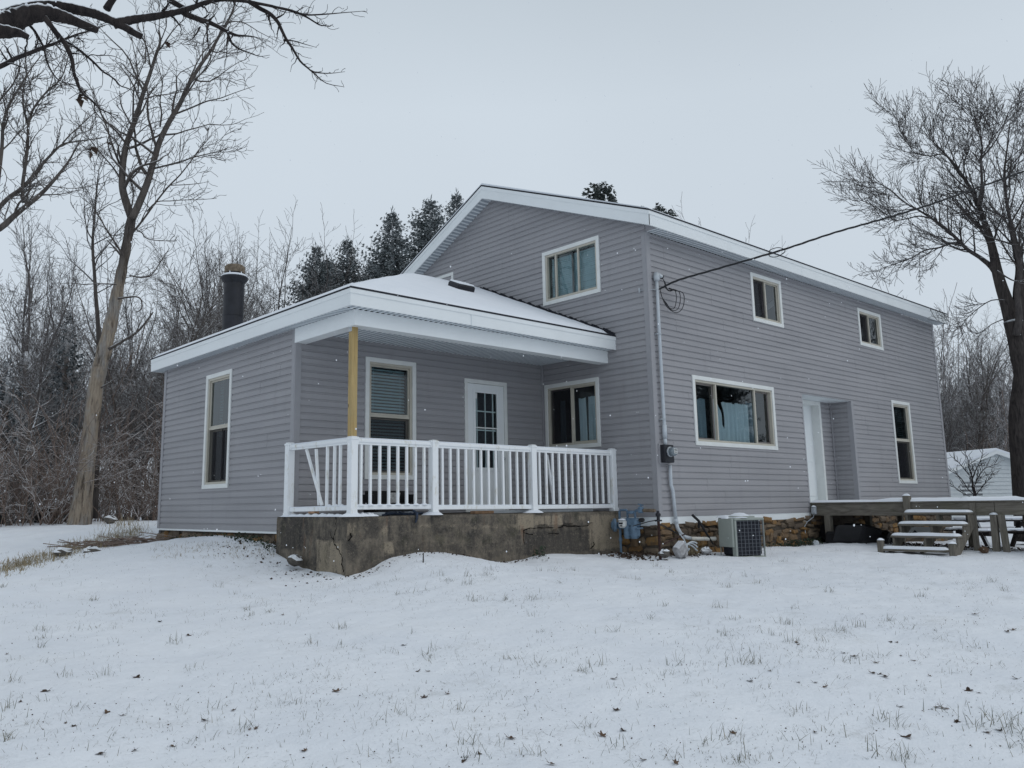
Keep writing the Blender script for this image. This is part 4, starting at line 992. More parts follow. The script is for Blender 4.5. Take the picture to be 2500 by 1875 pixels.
def make_rail_post(x, y, z0=bz, z1=1.24, h=.058):
    p = MB(); p.box((x-h, y-h, z0), (x+h, y+h, z1-.03), .006); p.box((x-h-.008, y-h-.008, z1-.045), (x+h+.008, y+h+.008, z1-.012), .005)
    p.box((x-h*.9, y-h*.9, z1-.012), (x+h*.9, y+h*.9, z1+.004), .01); p.box((x-h-.006, y-h-.006, z0), (x+h+.006, y+h+.006, z0+.06), .005); return p
rail = bpy.data.objects.new('railing', None); C.objects.link(rail); rail.parent = house; rail.empty_display_size = .2
m = MB()
top = []; bot = []
P0 = (-5.745, 2.735)
for x, y in PX_+[P0]: build('rail_post', make_rail_post(x, y, z1=1.245 if x > -5.63 else 1.25), 'vinyl_rail', rail)
def section(a, b, za=(1.185, 1.185), zb=(.225, .225)):
    a, b = Vector((*a, 0)), Vector((*b, 0)); d = (b-a).normalized(); a2, b2 = a+d*.055, b-d*.055
    t = MB(); t.bar((a2.x, a2.y, za[0]), (b2.x, b2.y, za[1]), .072, .075, bev=.022); t.bar((a2.x, a2.y, za[0]-.046), (b2.x, b2.y, za[1]-.046), .05, .022, bev=.004)
    build('top_rail', t, 'vinyl_rail', rail)
    t = MB(); t.bar((a2.x, a2.y, zb[0]), (b2.x, b2.y, zb[1]), .046, .062, bev=.006); build('bottom_rail', t, 'vinyl_rail', rail)
    # caked snow on the top rail and where balusters meet the bottom rail
    s = MB(); s.bar((a2.x, a2.y, za[0]+.0385), (b2.x, b2.y, za[1]+.0385), .052, .012, bev=.005); s.bar((a2.x, a2.y, zb[0]+.036), (b2.x, b2.y, zb[1]+.036), .044, .014, bev=.006); build_split('rail_snow', s, 'snow', rail)
    for t_ in (a2, b2):
        bk = MB(); e = d*(.012 if t_ is a2 else -.012); bk.obox((t_.x+e.x, t_.y+e.y, (za[0] if t_ is a2 else za[1])), (d, d.cross(Vector((0, 0, 1))), (0, 0, 1)), (.012, .044, .055), .006); build('rail_bracket', bk, 'vinyl_rail', rail)
def balusters(xs, a, b, zt_=1.135, zb_=.245):
    for x in xs:
        t = (x-a[0])/(b[0]-a[0]); y = a[1]+(b[1]-a[1])*t; p = MB(); p.box((x-.019, y-.019, zb_), (x+.019, y+.019, zt_), .003)
        p2 = build('baluster', p, 'vinyl_rail', rail)
section(PX_[0], PX_[1], (1.19, 1.185), (.235, .225)); section(PX_[1], PX_[2], (1.185, 1.175), (.215, .20)); section(PX_[2], PX_[3], (1.18, 1.17), (.195, .19)); section(P0, PX_[0], (1.185, 1.195), (.21, .225))
balusters(np.linspace(-5.48, -4.36, 8), PX_[0], PX_[1]); balusters(np.linspace(-4.01, -2.29, 12), PX_[1], PX_[2]); balusters(np.linspace(-1.93, -.2, 12), PX_[2], PX_[3])
for y in (1.74, 1.56, 1.42): p = MB(); xb_ = -5.62-.0774*(y-1.13); p.box((xb_-.019, y-.019, .245), (xb_+.019, y+.019, 1.14), .003); build('baluster', p, 'vinyl_rail', rail)
m = MB()
for (x, y) in [(-5.63, y) for y in (1.74, 1.56, 1.42)]+[(x, fy(x, 1.125)) for x in np.linspace(-5.48, -4.36, 8)]: mound(x, y, .258, .055, .03, int(abs(x*77+y*13)))
build_split('baluster_snow', m, 'snow', rail, smooth=True)

# ------------------------------------------------------------------ things on the porch
m = MB(); fz = bz+.002
bxc = thing('storage_bin', (-4.15, 2.42, fz), 'black open bin against the porch wall under the tall window, seen through the railing', 'bin')
m.obox((-4.15, 2.42, .30), ((1, 0, 0), (0, 1, .12), (0, -.12, 1)), (.40, .02, .20), .01); m.obox((-4.53, 2.30, .27), ((1, 0, .2), (0, 1, 0), (-.2, 0, 1)), (.015, .16, .17), .006); m.obox((-3.77, 2.30, .27), ((1, 0, -.2), (0, 1, 0), (.2, 0, 1)), (.015, .16, .17), .006)
m.box((-4.5, 2.14, fz), (-3.8, 2.44, fz+.03)); m.box((-4.5, 2.12, fz), (-3.8, 2.14, .30), .006)
build('bin_body', m, 'dark_plastic', bxc)
m = MB(); m.obox((-4.0, 2.36, .36), ((1, 0, 0), (0, 1, .3), (0, -.3, 1)), (.10, .004, .11)); build('label_card', m, 'paper', bxc)
# two balusters knocked out of the side section, leaning in it, and one by the right section
def loose(a, b, label):
    p = MB(); p.bar(a, b, .038, .038, up=(1, 0, 0), bev=.003); single('loose_baluster', p, 'vinyl_rail', a, label, 'baluster', 'balusters knocked out of the railing')
loose((-5.66, 1.88, .27), (-5.70, 2.30, 1.125), 'white baluster slanting left in the broken side section of the porch railing')
loose((-5.64, 2.00, .27), (-5.66, 2.08, 1.12), 'white baluster standing nearly upright behind the slanting one in the side railing section')
loose((-1.50, 1.10, .25), (-1.60, 1.14, 1.1), 'white baluster leaning behind the right section of the front railing')
def plank(c, L, w, t, ang, mat, label, cat, name, bev=.004):
    p = MB(); p.obox((c[0], c[1], c[2]+t/2), ((math.cos(ang), math.sin(ang), 0), (-math.sin(ang), math.cos(ang), 0), (0, 0, 1)), (L/2, w/2, t/2), bev)
    return single(name, p, mat, c, label, cat)
plank((-4.98, 1.33, fz), 1.1, .14, .05, -.04, 'pvc_grey', 'grey plastic trim board on the porch floor under the left front railing', 'board', 'trim_board')
plank((-2.55, 1.27, fz), 1.0, .12, .045, .02, 'pvc_grey', 'grey plastic trim board on the porch floor under the middle railing', 'board', 'trim_board')
plank((-1.2, 1.20, fz), 1.5, .12, .04, -.03, 'pvc_grey', 'long grey trim board on the porch floor under the right railing', 'board', 'trim_board')
plank((-3.08, 1.20, fz), .42, .12, .045, .03, 'brick_orange', 'orange wood block lying under the middle section of the railing', 'wood block', 'wood_block')
plank((-5.66, 2.12, fz+.045), .09, .16, .05, .1, 'brick_orange', 'small tan wood block at the broken side section of the railing', 'wood block', 'wood_block')
m = MB(); rnd = random.Random(5)
for i in range(9): m.obox((-4.60+rnd.uniform(-.28, .28), 1.24+rnd.uniform(-.05, .05), fz+.02+rnd.uniform(0, .02)), ((1, rnd.uniform(-.4, .4), rnd.uniform(-.12, .12)), (0, 1, .2), (0, -.2, 1)), (rnd.uniform(.08, .2), .05, .012), .008)
m.tube([(-4.56, 1.08, .17), (-4.56, 1.0, .14), (-4.58, .975, .06), (-4.61, .97, .0)], [.022, .022, .018, .012], 8)
single('folded_tarp', m, 'tarp_blue', (-4.6, 1.24, fz), 'dark blue folded tarp hanging over the porch edge under the railing', 'tarp')

# ------------------------------------------------------------------ electric service on the corner
mast = thing('service_mast', (.18, -.07, 1.3), 'grey conduit mast with weatherhead and black electric meter near the house corner', 'electric meter')
m = MB(); yC = -.075
m.tube([(.175, yC, 4.30), (.172, yC, 3.36), (.185, yC, 1.58), (.186, yC, 1.40)], [.031, .031, .031, .031], 12); m.tube([(.186, yC, 1.62), (.186, yC, 1.38)], .042, 12); m.tube([(.186, yC, 1.38), (.19, yC, 1.24)], .034, 12)
build('conduit', m, 'pvc_grey', mast, smooth=True)
m = MB(); m.tube([(.30, -.07, .905), (.30, -.07, .70), (.30, -.07, .56), (.345, -.07, .46), (.355, -.07, .34), (.39, -.07, -.06)], .032, 12); m.tube([(.39, -.07, -.04), (.40, -.07, -.12)], .04, 12)
m.tube([(.395, -.07, -.1), (.42, -.075, -.2), (.49, -.085, -.30), (.60, -.10, -.365), (.74, -.11, -.39)], .034, 12)
build('conduit', m, 'pvc_grey', mast, smooth=True)
m = MB(); 
for z in (3.28, 1.72): m.tube([(.172+.031*0, yC, z-.012), (.172, yC, z+.012)], .040, 12); m.box((.10, -.085, z-.012), (.14, -.02, z+.012), .003)
build('strap', m, 'galvanised', mast)
m = MB(); m.lathe((.175, yC, 4.28), [(.045, 0), (.06, .03), (.062, .10), (.05, .15), (.02, .175)], 16); m.obox((.235, yC-.03, 4.385), ((1, -.3, -.5), (.3, 1, 0), (.5, 0, 1)), (.06, .045, .035), .02)
build('weatherhead', m, 'galvanised', mast, smooth=False)
m = MB(); m.obox((.285, yC-.045, 4.36), ((1, -.3, -.5), (.3, 1, 0), (.5, 0, 1)), (.014, .04, .03), .006)
for q in range(3):
    dx = .015*q
    m.tube([(.29, yC-.04, 4.37-.01*q), (.32+dx, yC-.06, 4.28), (.36+dx, yC-.06, 4.16), (.42+dx*2, yC-.07, 4.12), (.50+dx, yC-.10, 4.145)], .0065, 6)
build('lead_wire', m, 'cable', mast)
m = MB(); m.box((.03, -.055, .925), (.35, -.018, 1.285), .004); build('meter_backplate', m, 'siding_trim', mast)
m = MB(); m.box((.055, -.150, .945), (.325, -.056, 1.262), .008); m.box((.06, -.158, .955), (.32, -.1505, 1.05), .004); build('meter_box', m, 'black_metal', mast)
m = MB(); m.lathe((.205, -.151, 1.135), [(.092, 0), (.092, .02), (.084, .025)], 24, axis=(0, -1, 0)); build('meter_ring', m, 'galvanised', mast, smooth=False)
m = MB(); m.lathe((.205, -.176, 1.135), [(.080, 0), (.080, .07), (.068, .092), (.03, .10)], 24, axis=(0, -1, 0)); build('meter_dome', m, 'meter_glass', mast, smooth=True)
m = MB(); m.box((.155, -.279, 1.10), (.255, -.2765, 1.185), .001); build('meter_face', m, 'dial_white', mast)
m = MB(); m.box((.165, -.2805, 1.152), (.245, -.2795, 1.170)); m.box((.165, -.2805, 1.118), (.235, -.2795, 1.130)); build('display', m, 'black_metal', mast)
m = MB(); m.tube([(.02, .16, 4.12), (-.045, .16, 4.12)], .012, 8); m.tube([(-.05, .16, 4.16), (-.05, .16, 4.07)], .016, 8); m.tube([(-.04, .15, 4.11), (.02, -.03, 4.10), (.15, -.10, 4.12)], .006, 6); build('wall_hook', m, 'galvanised', mast)
# service drop: twisted cable from the house out to a pole beyond the picture
m = MB()
px_ = [(1603, 702, 15.42), (1656, 684, 15.5), (1752, 656, 15.7), (1910, 610, 16.1), (2034, 569, 16.6), (2147, 537, 17.1), (2260, 503, 17.7), (2373, 463, 18.4), (2500, 418, 19.3), (2750, 322, 21), (3150, 150, 24)]
pts = [Vector((.19, -.11, 4.12))]+[Vector(at(u, v, d)) for u, v, d in px_[1:]]
sp_ = smooth_pts(pts, 14)
for ph in (0, 2.09, 4.19):
    tw = []
    for i, p in enumerate(sp_):
        a = ph+i*.55; tw.append(p+Vector((math.sin(a)*.008, -math.sin(a)*.008, math.cos(a)*.012)))
    m.tube(tw, .0095, 5)
# spliced loop near the eave and slack loops at the house
lc = Vector(at(1895, 616, 16.05)); e1_ = Vector((CR[0], CR[1], 0)).normalized()
m.tube([lc+e1_*(.15*math.cos(a)*(1+.12*math.cos(3*a)))+Vector((0, 0, .085*math.sin(a)+.03*math.cos(a))) for a in np.linspace(0, 2*math.pi, 22)], .008, 5)
for q in range(3):
    k_ = 1-.16*q
    m.tube(smooth_pts([Vector((.50+.015*q, -.17, 4.145)), Vector((.70*k_+.1, -.19, 4.14)), Vector((.76*k_+.08, -.19, 3.98)), Vector((.70*k_+.04, -.19, 3.80)), Vector((.50*k_+.05, -.18, 3.72+.03*q)), Vector((.33, -.16, 3.80+.03*q)), Vector((.24, -.13, 3.97)), Vector((.21, -.12, 4.10))], 4), .0075, 6)
for (t0, t1) in ((.42, .50), (.55, .62)): m.tube([Vector((t0, -.17, 4.16)), Vector((t1, -.18, 4.15))], .016, 8)
single('power_cable', m, 'cable', (.19, -.11, 4.12), 'black twisted service cable running from the house corner up past the eave to the right', 'cable')

# ------------------------------------------------------------------ gas meter at the corner
GZ = gz(-.3, .4)
gas = thing('gas_meter', (-.28, .42, GZ), 'blue grey gas meter with round regulator beside the porch base', 'gas meter')
gxp = -.27
m = MB(); m.obox((gxp, .38, -.10), ((1, 0, 0), (0, 1, 0), (0, 0, 1)), (.085, .165, .085), .05); m.obox((gxp, .38, -.26), ((1, 0, 0), (0, 1, 0), (0, 0, 1)), (.075, .145, .11), .05)
for y in (.30, .45): m.lathe((gxp-.065, y, -.37), [(.05, 0), (.06, .05), (.06, .20), (.045, .24)], 16)
m.obox((gxp, .38, -.19), ((1, 0, 0), (0, 1, 0), (0, 0, 1)), (.09, .17, .014), .006)
build('meter_body', m, 'meter_blue', gas, smooth=False)
m = MB(); m.obox((gxp-.12, .50, -.115), ((1, 0, 0), (0, 1, 0), (0, 0, 1)), (.05, .075, .07), .03); build('index_housing', m, 'dial_white', gas)
m = MB(); m.obox((gxp-.1715, .50, -.105), ((1, 0, 0), (0, 1, 0), (0, 0, 1)), (.001, .045, .014)); m.lathe((gxp-.171, .515, -.145), [(.012, 0), (.012, .003)], 10, axis=(-1, 0, 0)); m.lathe((gxp-.171, .485, -.145), [(.012, 0), (.012, .003)], 10, axis=(-1, 0, 0)); build('index_dial', m, 'black_metal', gas)
m = MB(); mound(gxp-.12, .50, -.05, .075, .03, 3); build('snow_cap', m, 'snow', gas, smooth=True)
m = MB(); m.obox((gxp-.083, .44, -.235), ((1, 0, 0), (0, 1, 0), (0, 0, 1)), (.002, .035, .05)); build('plate', m, 'galvanised', gas)
m = MB(); m.lathe((gxp-.02, .73, -.14), [(.05, 0), (.115, .008), (.118, .03), (.118, .045), (.09, .06), (.05, .09)], 26, axis=(-.75, .66, 0)); m.lathe((gxp+.0, .70, -.14), [(.05, -.06), (.055, .02)], 16, axis=(-.75, .66, 0)); build('regulator', m, 'meter_blue', gas, smooth=False)
m = MB(); m.tube([(gxp, .66, GZ-.1), (gxp, .66, -.05), (gxp, .66, .10)], .022, 10); m.tube([(gxp, .66, .10), (gxp, .63, .125), (gxp, .50, .125), (gxp, .48, .10), (gxp, .48, -.03)], .020, 10)
m.tube([(gxp, .31, -.03), (gxp, .31, .10), (gxp, .29, .115), (gxp, .10, .115)], .022, 10); m.obox((gxp, .66, -.16), ((1, 0, 0), (0, 1, 0), (0, 0, 1)), (.045, .045, .05), .015); m.lathe((gxp, .66, -.42), [(.03, 0), (.034, .03), (.03, .06)], 10); m.lathe((gxp, .39, .055), [(.02, 0), (.075, .01), (.075, .05), (.02, .06)], 16)
build('pipe', m, 'meter_blue', gas, smooth=False)
m = MB(); m.obox((gxp, .18, .125), ((1, 0, 0), (0, 1, 0), (0, 0, 1)), (.05, .045, .055), .02); m.tube([(gxp, .18, .16), (gxp, .18, .215)], .018, 8); m.obox((gxp, .18, .215), ((1, 0, 0), (0, 1, .2), (0, -.2, 1)), (.012, .06, .01), .004); build('valve', m, 'meter_blue', gas)
m = MB(); m.tube([(gxp, .12, .115), (gxp, .10, .115)], .032, 12); m.tube([(gxp, .10, .115), (gxp, -.10, .112)], .030, 12); m.tube([(gxp, -.10, .112), (gxp, -.13, .112)], .024, 12); build('rusty_union', m, 'rusty_cap', gas, smooth=False)
m = MB(); m.tube([(gxp+.06, .20, -.05), (gxp-.04, .16, -.05)], .04, 12); build('black_knob', m, 'black_rubber', gas, smooth=False)
# rusty pipe post in front of the corner, ground wires on it
pp = on(1612, 1357, 'y', -.28); px0, py0 = float(pp[0]), -.28; pz = gz(px0, py0)
pst = thing('pipe_post', (px0, py0, pz), 'rusty brown pipe post with capped top standing in front of the house corner', 'post')
m = MB(); m.tube([(px0, py0, pz-.1), (px0-.005, py0, -.02)], .024, 10); build('pipe', m, 'dark_rust', pst, smooth=False)
m = MB(); m.lathe((px0-.005, py0, -.04), [(.028, 0), (.028, .05), (.045, .07), (.045, .10), (.026, .115), (.022, .15)], 12); m.obox((px0-.005, py0, -.055), ((1, -.2, 0), (.2, 1, 0), (0, 0, 1)), (.055, .035, .014), .004); build('cap', m, 'black_metal', pst)
m = MB(); m.tube([(px0, py0, -.04), (px0-.12, py0+.12, -.07), (px0-.35, py0+.28, -.14)], .008, 6); m.tube([(px0, py0, -.12), (px0+.2, py0+.05, -.16), (px0+.45, py0+.1, -.21), (px0+.62, py0+.12, -.27)], .008, 6); m.tube([(px0, py0, -.10), (px0+.25, py0+.08, -.14), (px0+.5, py0+.12, -.24), (px0+.8, py0+.1, -.34)], .007, 6); build('ground_wire', m, 'cable', pst)
# bent black pipe leaning on the foundation
a = on(1691, 1258, 'y', -.2); b = on(1706, 1272, 'y', -.18); c1 = on(1734, 1321, 'y', -.28); d = on(1706, 1288, 'y', -.14)
m = MB(); m.tube([Vector(a), Vector(b), Vector(c1)+Vector((.06, -.02, -.06))], [.024, .024, .015], 9); m.tube([Vector(b), Vector(d)], [.022, .024], 9)
single('bent_pipe', m, 'black_rubber', tuple(c1), 'bent black drain pipe leaning against the stone foundation left of the air conditioner', 'pipe')
a = on(1620, 1328, 'y', -.34); b = on(1672, 1304, 'y', -.16)
m = MB(); m.tube([Vector(a), Vector(b)], .013, 8); single('iron_rod', m, 'dark_rust', tuple(a), 'short rusty rod slanting up across the stone foundation', 'rod')
# pale broken block and rubble
bp = on(1661, 1357, 'y', -.35); m = MB()
m.obox(Vector(bp)+Vector((0, 0, .11)), ((.7, -.25, .7), (.2, 1, 0), (-.5, .1, .85)), (.115, .08, .105), .035); m.obox(Vector(bp)+Vector((.10, .02, .06)), ((.7, .3, .4), (-.3, .9, 0), (-.4, 0, .9)), (.07, .075, .08), .03)
single('concrete_block', m, 'pale_block', tuple(bp), 'pale broken concrete block tilted in the snow below the meter conduit', 'block')
m = MB(); c0 = on(1688, 1352, 'y', -.34)
for q in range(3): m.tube([Vector(c0)+Vector((.16*math.cos(a)-.0, .08*math.sin(a)-.02*q, .05+.11*max(0, math.sin(a+.3*q))+.02*q)) for a in np.linspace(-.2+.2*q, 3.6, 14)], .013, 7)
m.tube([Vector(c0)+Vector((-.02, .06, .1)), Vector(c0)+Vector((-.06, .1, .25)), Vector(c0)+Vector((-.1, .16, .34))], .013, 7)
single('hose_coil', m, 'pvc_grey', tuple(c0), 'loose grey hose coil in the snow beside the pale block', 'hose')
def stone(name, u, v, ax, val, r, mat, label, cat, seed, squash=.7, group=None):
    p = on(u, v, ax, val); rr = random.Random(seed); mm = MB(); K, L = 10, 6
    for j in range(L+1):
        for i in range(K):
            th, ph = math.pi*j/L, 2*math.pi*i/K; s_ = r*(1+rr.uniform(-.2, .2)); mm.v.append((p[0]+s_*math.sin(th)*math.cos(ph), p[1]+s_*math.sin(th)*math.sin(ph), p[2]+r*.35+s_*squash*math.cos(th)))
    for j in range(L):
        for i in range(K): mm.f.append((j*K+i, j*K+(i+1) % K, (j+1)*K+(i+1) % K, (j+1)*K+i)); mm.mi.append(0)
    return single(name, mm, mat, tuple(p), label, cat, group)
stone('rock', 1622, 1356, 'y', -.33, .10, 'rock', 'snow capped stone at the foot of the rusty pipe post', 'rock', 3)
stone('rock', 1724, 1350, 'y', -.3, .10, 'pale_block', 'pale stone slab left of the air conditioner, under the bent pipe', 'rock', 5)
stone('rock', 719, 1375, 'x', -5.95, .12, 'rock', 'brown stone against the left side of the concrete porch base', 'rock', 6)
stone('rock', 150, 1356, 'x', -7.8, .17, 'rock', 'grey rock in the snow at far left, left one of two', 'rock', 7, .5)
stone('rock', 222, 1352, 'x', -7.4, .15, 'rock', 'dark rounded rock in the snow at far left, right one of two', 'rock', 8, .5)
stone('rock', 2403, 1347, 'x', 5.0, .085, 'leaf_tan', 'small reddish stone in the snow beside the deck legs', 'rock', 9)
stone('rock', 270, 1274, 'x', -5.0, .15, 'rock', 'round snowy stone at the foot of the bare dead trunk', 'rock', 10)

# ------------------------------------------------------------------ air conditioner
AX, AY = 1.12, -.80; azg = gz(AX+.3, AY+.2)-.03; Hc = -.04-azg
ac = thing('air_conditioner', (AX, AY, azg), 'square outdoor air conditioner with dark grille and pale side panel, snow on top', 'air conditioner')
WA, DA = .62, .46          # grille face runs along +x from the root corner, depth along +y; the unit is turned a little
def A_(x, y, z): return (AX+x, AY+y, azg+z)
m = MB(); m.box(A_(.02, .02, .03), A_(WA-.02, DA-.02, Hc-.03), .05); build('core', m, 'ac_dark', ac)
m = MB(); m.box(A_(-.012, -.012, Hc-.045), A_(WA+.012, DA+.012, Hc), .012); m.box(A_(-.01, -.01, 0), A_(WA+.01, DA+.01, .04), .01); m.lathe(A_(WA/2, DA/2, Hc-.005), [(.24, 0), (.24, .03), (.21, .035)], 28)
m.box(A_(WA-.012, -.005, .04), A_(WA, .012, Hc-.045)); m.box(A_(0, DA-.012, .04), A_(.012, DA, Hc-.045)); build('casing', m, 'ac_paint', ac)
m = MB()
for i in range(8): x = .03+(WA-.06)*i/7; m.box(A_(x-.0024, -.004, .04), A_(x+.0024, .004, Hc-.045))
for i in range(10): z = .07+(Hc-.13)*i/9; m.box(A_(.012, -.0085, z-.0022), A_(WA-.012, -.0045, z+.0022))
build('grille', m, 'ac_wire', ac)
m = MB(); m.box(A_(-.06, .02, .20), A_(-.013, DA-.05, Hc-.012), .008); build('side_panel', m, 'ac_paint', ac)
m = MB(); m.box(A_(-.012, -.006, 0), A_(.022, .10, Hc-.045), .004); build('corner_post', m, 'ac_paint', ac)
m = MB(); mound(AX+.22, AY+.16, azg+Hc, .19, .035, 1); mound(AX+.10, AY+.40, azg+Hc, .15, .05, 4); mound(AX+.36, AY+.32, azg+Hc+.03, .17, .06, 2); mound(AX+.0, AY+.25, azg+Hc-.012, .08, .04, 3); build('snow', m, 'snow', ac, smooth=True)
ac.rotation_euler.z = R(-20)
m = MB(); m.tube([(AX+.12, -.30, -.41), (.95, -.19, -.405), (.74, -.13, -.395)], .034, 10); single('refrigerant_line', m, 'pvc_white', (.95, -.2, -.41), 'beige wrapped pipe running along the stone foundation into the air conditioner', 'pipe')

# ------------------------------------------------------------------ deck and steps
DX0, DX1, DY1, DZ = 5.35, 8.3, -6.2, .205
deck = thing('wooden_deck', (DX0, -3, gz(5.3, -3)), 'weathered grey wooden deck with snow along its edge and open steps', 'deck')
m = MB(); m.box((DX0, -3.60, -.07), (DX0+.04, .0, DZ-.03), .006); m.box((DX0, DY1, -.06), (DX0+.04, -3.607, DZ-.025), .006); m.box((DX1-.04, DY1, -.07), (DX1, .0, DZ-.03), .006)
build('rim_joist', m, 'grey_wood', deck)
m = MB(); n_ = 20
for i in range(n_): x0_ = DX0-.025+i*(DX1-DX0+.05)/n_; m.box((x0_, DY1, DZ-.028), (x0_+(DX1-DX0+.05)/n_-.008, -.03, DZ), .004)
build('deck_board', m, 'grey_wood', deck); 
for i in range(7): pass
m = MB(); rnd = random.Random(8)
ix = {}; nS, nT = 90, 14
for i in range(nS+1):
    y = -.02+(DY1+.02)*i/nS
    for j in range(nT+1):
        t = j/nT; x = DX0-.03+(DX1-DX0)*(t**1.6); e_ = min(1, t*nT/1.6)
        h = (.038+.022*(float(vnoise(np.array([y*2.2]), np.array([x*2.2]), 3)[0])-.3)+.03*math.exp(-((y+1.75)/.28)**2)+.035*math.exp(-((y+3.1)/.09)**2))*(e_**.5)
        if i in (0, nS): h *= .2
        ix[(i, j)] = len(m.v); m.v.append((x, y, DZ+.001+h))
for i in range(nS):
    for j in range(nT): m.f.append((ix[(i, j)], ix[(i, j+1)], ix[(i+1, j+1)], ix[(i+1, j)])); m.mi.append(0)
build('snow', m, 'snow', deck, smooth=True)
def leg(x0, y0, z0, x1, y1, z1, w=.095, name='leg', t=None):
    p = MB(); p.bar((x0, y0, z0), (x1, y1, z1), w, t or w, up=(1, 0, 0), bev=.006); return build(name, p, 'grey_wood_upright', deck)
leg(DX0+.06, -.37, -.80, DX0+.06, -.37, -.06, .13); leg(DX0+.0, -2.06, -.30, DX0-.02, -2.06, .32, .125)
leg(DX0-.02, -3.24, -.80, DX0-.02, -3.24, .17, .10, t=.04); leg(DX0-.02, -3.57, -.80, DX0-.02, -3.585, -.05, .11); leg(DX0-.01, -3.74, -.84, DX0-.01, -3.70, -.05, .10)
leg(DX1-.2, -.75, -.9, DX1-.2, -.75, -.06, .11); leg(DX1-.2, -3.3, -.95, DX1-.2, -3.3, -.06, .11); leg(6.9, -.55, -.9, 6.9, -.55, -.06, .12); leg(7.0, -2.6, -.9, 7.0, -2.6, -.06, .12); leg(DX0+.3, -5.4, -.9, DX0+.3, -5.4, -.06, .11); leg(DX1-.2, -5.4, -.95, DX1-.2, -5.4, -.06, .11)
m = MB(); mound(DX0-.02, -2.06, .318, .075, .045, 3); mound(DX0-.02, -3.585, -.052, .075, .04, 5); build('snow_cap', m, 'snow', deck, smooth=True)
stp = bpy.data.objects.new('steps', None); C.objects.link(stp); stp.parent = deck
TY0, TY1 = -2.10, -3.27
TR = [(5.06, -.005), (4.74, -.215), (4.38, -.425), (3.98, -.655)]
for i, (x, z) in enumerate(TR):
    y0, y1 = TY0+(.03 if i < 3 else .06), TY1+(.0 if i < 3 else .10)
    p = MB(); p.box((x, y1, z-.04), (x+.28, y0, z), .006); build('tread', p, 'grey_wood', stp)
    p = MB(); rr = random.Random(i+20); ix = {}
    for a in range(41):
        y = y1+.01+(y0-y1-.02)*a/40
        for b_ in range(8):
            t = b_/7; e_ = min(1, min(a, 40-a)/2.2, min(b_, 7-b_)/1.2); h = (.048+.02*(float(vnoise(np.array([y*3]), np.array([x*9.]), 4)[0])-.4))*max(0, e_)**.5
            ix[(a, b_)] = len(p.v); p.v.append((x+.003+.27*t-(.012 if b_ == 1 else 0), y, z+.001+h))
    for a in range(40):
        for b_ in range(7): p.f.append((ix[(a, b_)], ix[(a, b_+1)], ix[(a+1, b_+1)], ix[(a+1, b_)])); p.mi.append(0)
    build('tread_snow', p, 'snow', stp, smooth=True)
for y in (TY0-.02, (TY0+TY1)/2, TY1+.03):
    p = MB(); p.bar((5.33, y, -.13), (4.12, y, -.85), .045, .17, up=(0, 0, 1), bev=.004)
    for (x, z) in TR[:3]: p.box((x+.02, y-.02, z-.19), (x+.24, y+.02, z-.042), .004)
    build('stringer', p, 'grey_wood_upright', stp)
for y, nm in ((TY1-.02, 0), (TY0+.06, 1)):
    p = MB(); p.bar((4.02, y, -.9), (4.02, y, -.54+.04*nm), .10, .10, up=(1, 0, 0), bev=.008); build('stake', p, 'grey_wood_upright', stp)
m = MB(); mound(4.02, TY1-.02, -.535, .065, .04, 2); mound(4.02, TY0+.06, -.5, .065, .04, 6); build('snow_cap', m, 'snow', stp, smooth=True)
# weatherproof outlet on the deck corner with its cord
m = MB(); pO = on(1988, 1246, 'x', DX0-.03); yo, zo = float(pO[1]), float(pO[2])
obx = thing('outlet_box', (DX0-.03, yo, zo), 'grey outdoor outlet box with snow on top at the deck corner', 'outlet box')
m.box((DX0-.075, yo-.05, zo-.085), (DX0-.001, yo+.05, zo+.075), .01); m.box((DX0-.10, yo-.04, zo-.06), (DX0-.0755, yo+.04, zo+.05), .008); build('box', m, 'galvanised', obx)
m = MB(); mound(DX0-.05, yo, zo+.076, .05, .03, 2); build('snow_cap', m, 'snow', obx, smooth=True)
m = MB(); m.tube([Vector((DX0-.06, yo, zo-.085)), Vector((DX0-.05, yo+.02, zo-.14)), Vector((DX0-.18, yo+.10, zo-.24)), Vector((DX0-.25, yo+.13, zo-.33)), Vector((DX0-.3, yo+.1, zo-.48))], .008, 6)
m.tube([Vector((DX0-.18, yo+.10, zo-.24)), Vector((DX0-.35, yo+.14, zo-.20)), Vector((DX0-.5, yo+.2, zo-.08)), Vector((DX0-.6, yo+.22, zo+.0))], .007, 6); build('cord', m, 'pvc_grey', obx)
m = MB(); pc = on(1991, 1327, 'x', 4.9); m.lathe(tuple(pc), [(.07, -.06), (.075, .02), (.06, .05), (.02, .055)], 16, axis=(-.7, -.7, .25)); single('tin_can', m, 'galvanised', tuple(pc), 'small grey can lying in the snow at the left deck leg', 'can')
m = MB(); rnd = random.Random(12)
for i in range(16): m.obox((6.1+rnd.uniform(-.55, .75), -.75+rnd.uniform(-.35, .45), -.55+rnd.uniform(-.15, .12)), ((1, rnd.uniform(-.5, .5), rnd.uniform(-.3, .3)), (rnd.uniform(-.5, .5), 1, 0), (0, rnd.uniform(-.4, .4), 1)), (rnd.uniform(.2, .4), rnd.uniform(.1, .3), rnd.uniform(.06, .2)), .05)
single('dark_heap', m, 'dark_plastic', (6.1, -.75, gz(6.1, -.75)), 'black heap added to keep the space below the deck dark', 'heap')  # black shapes added as a stand-in for the dark under the deck
p = at(2244, 1300, 20.0); m = MB(); c_ = Vector((6.5, -2.55, -.40))
c_ = Vector(on(2244, 1296, 'x', 6.4)); m.obox(c_, ((.1, 1, 0), (1, -.1, 0), (0, 0, 1)), (.30, .02, .085), .004); bo = single('white_board', m, 'dial_white', tuple(c_), 'white board with a black triangle standing under the steps', 'board')
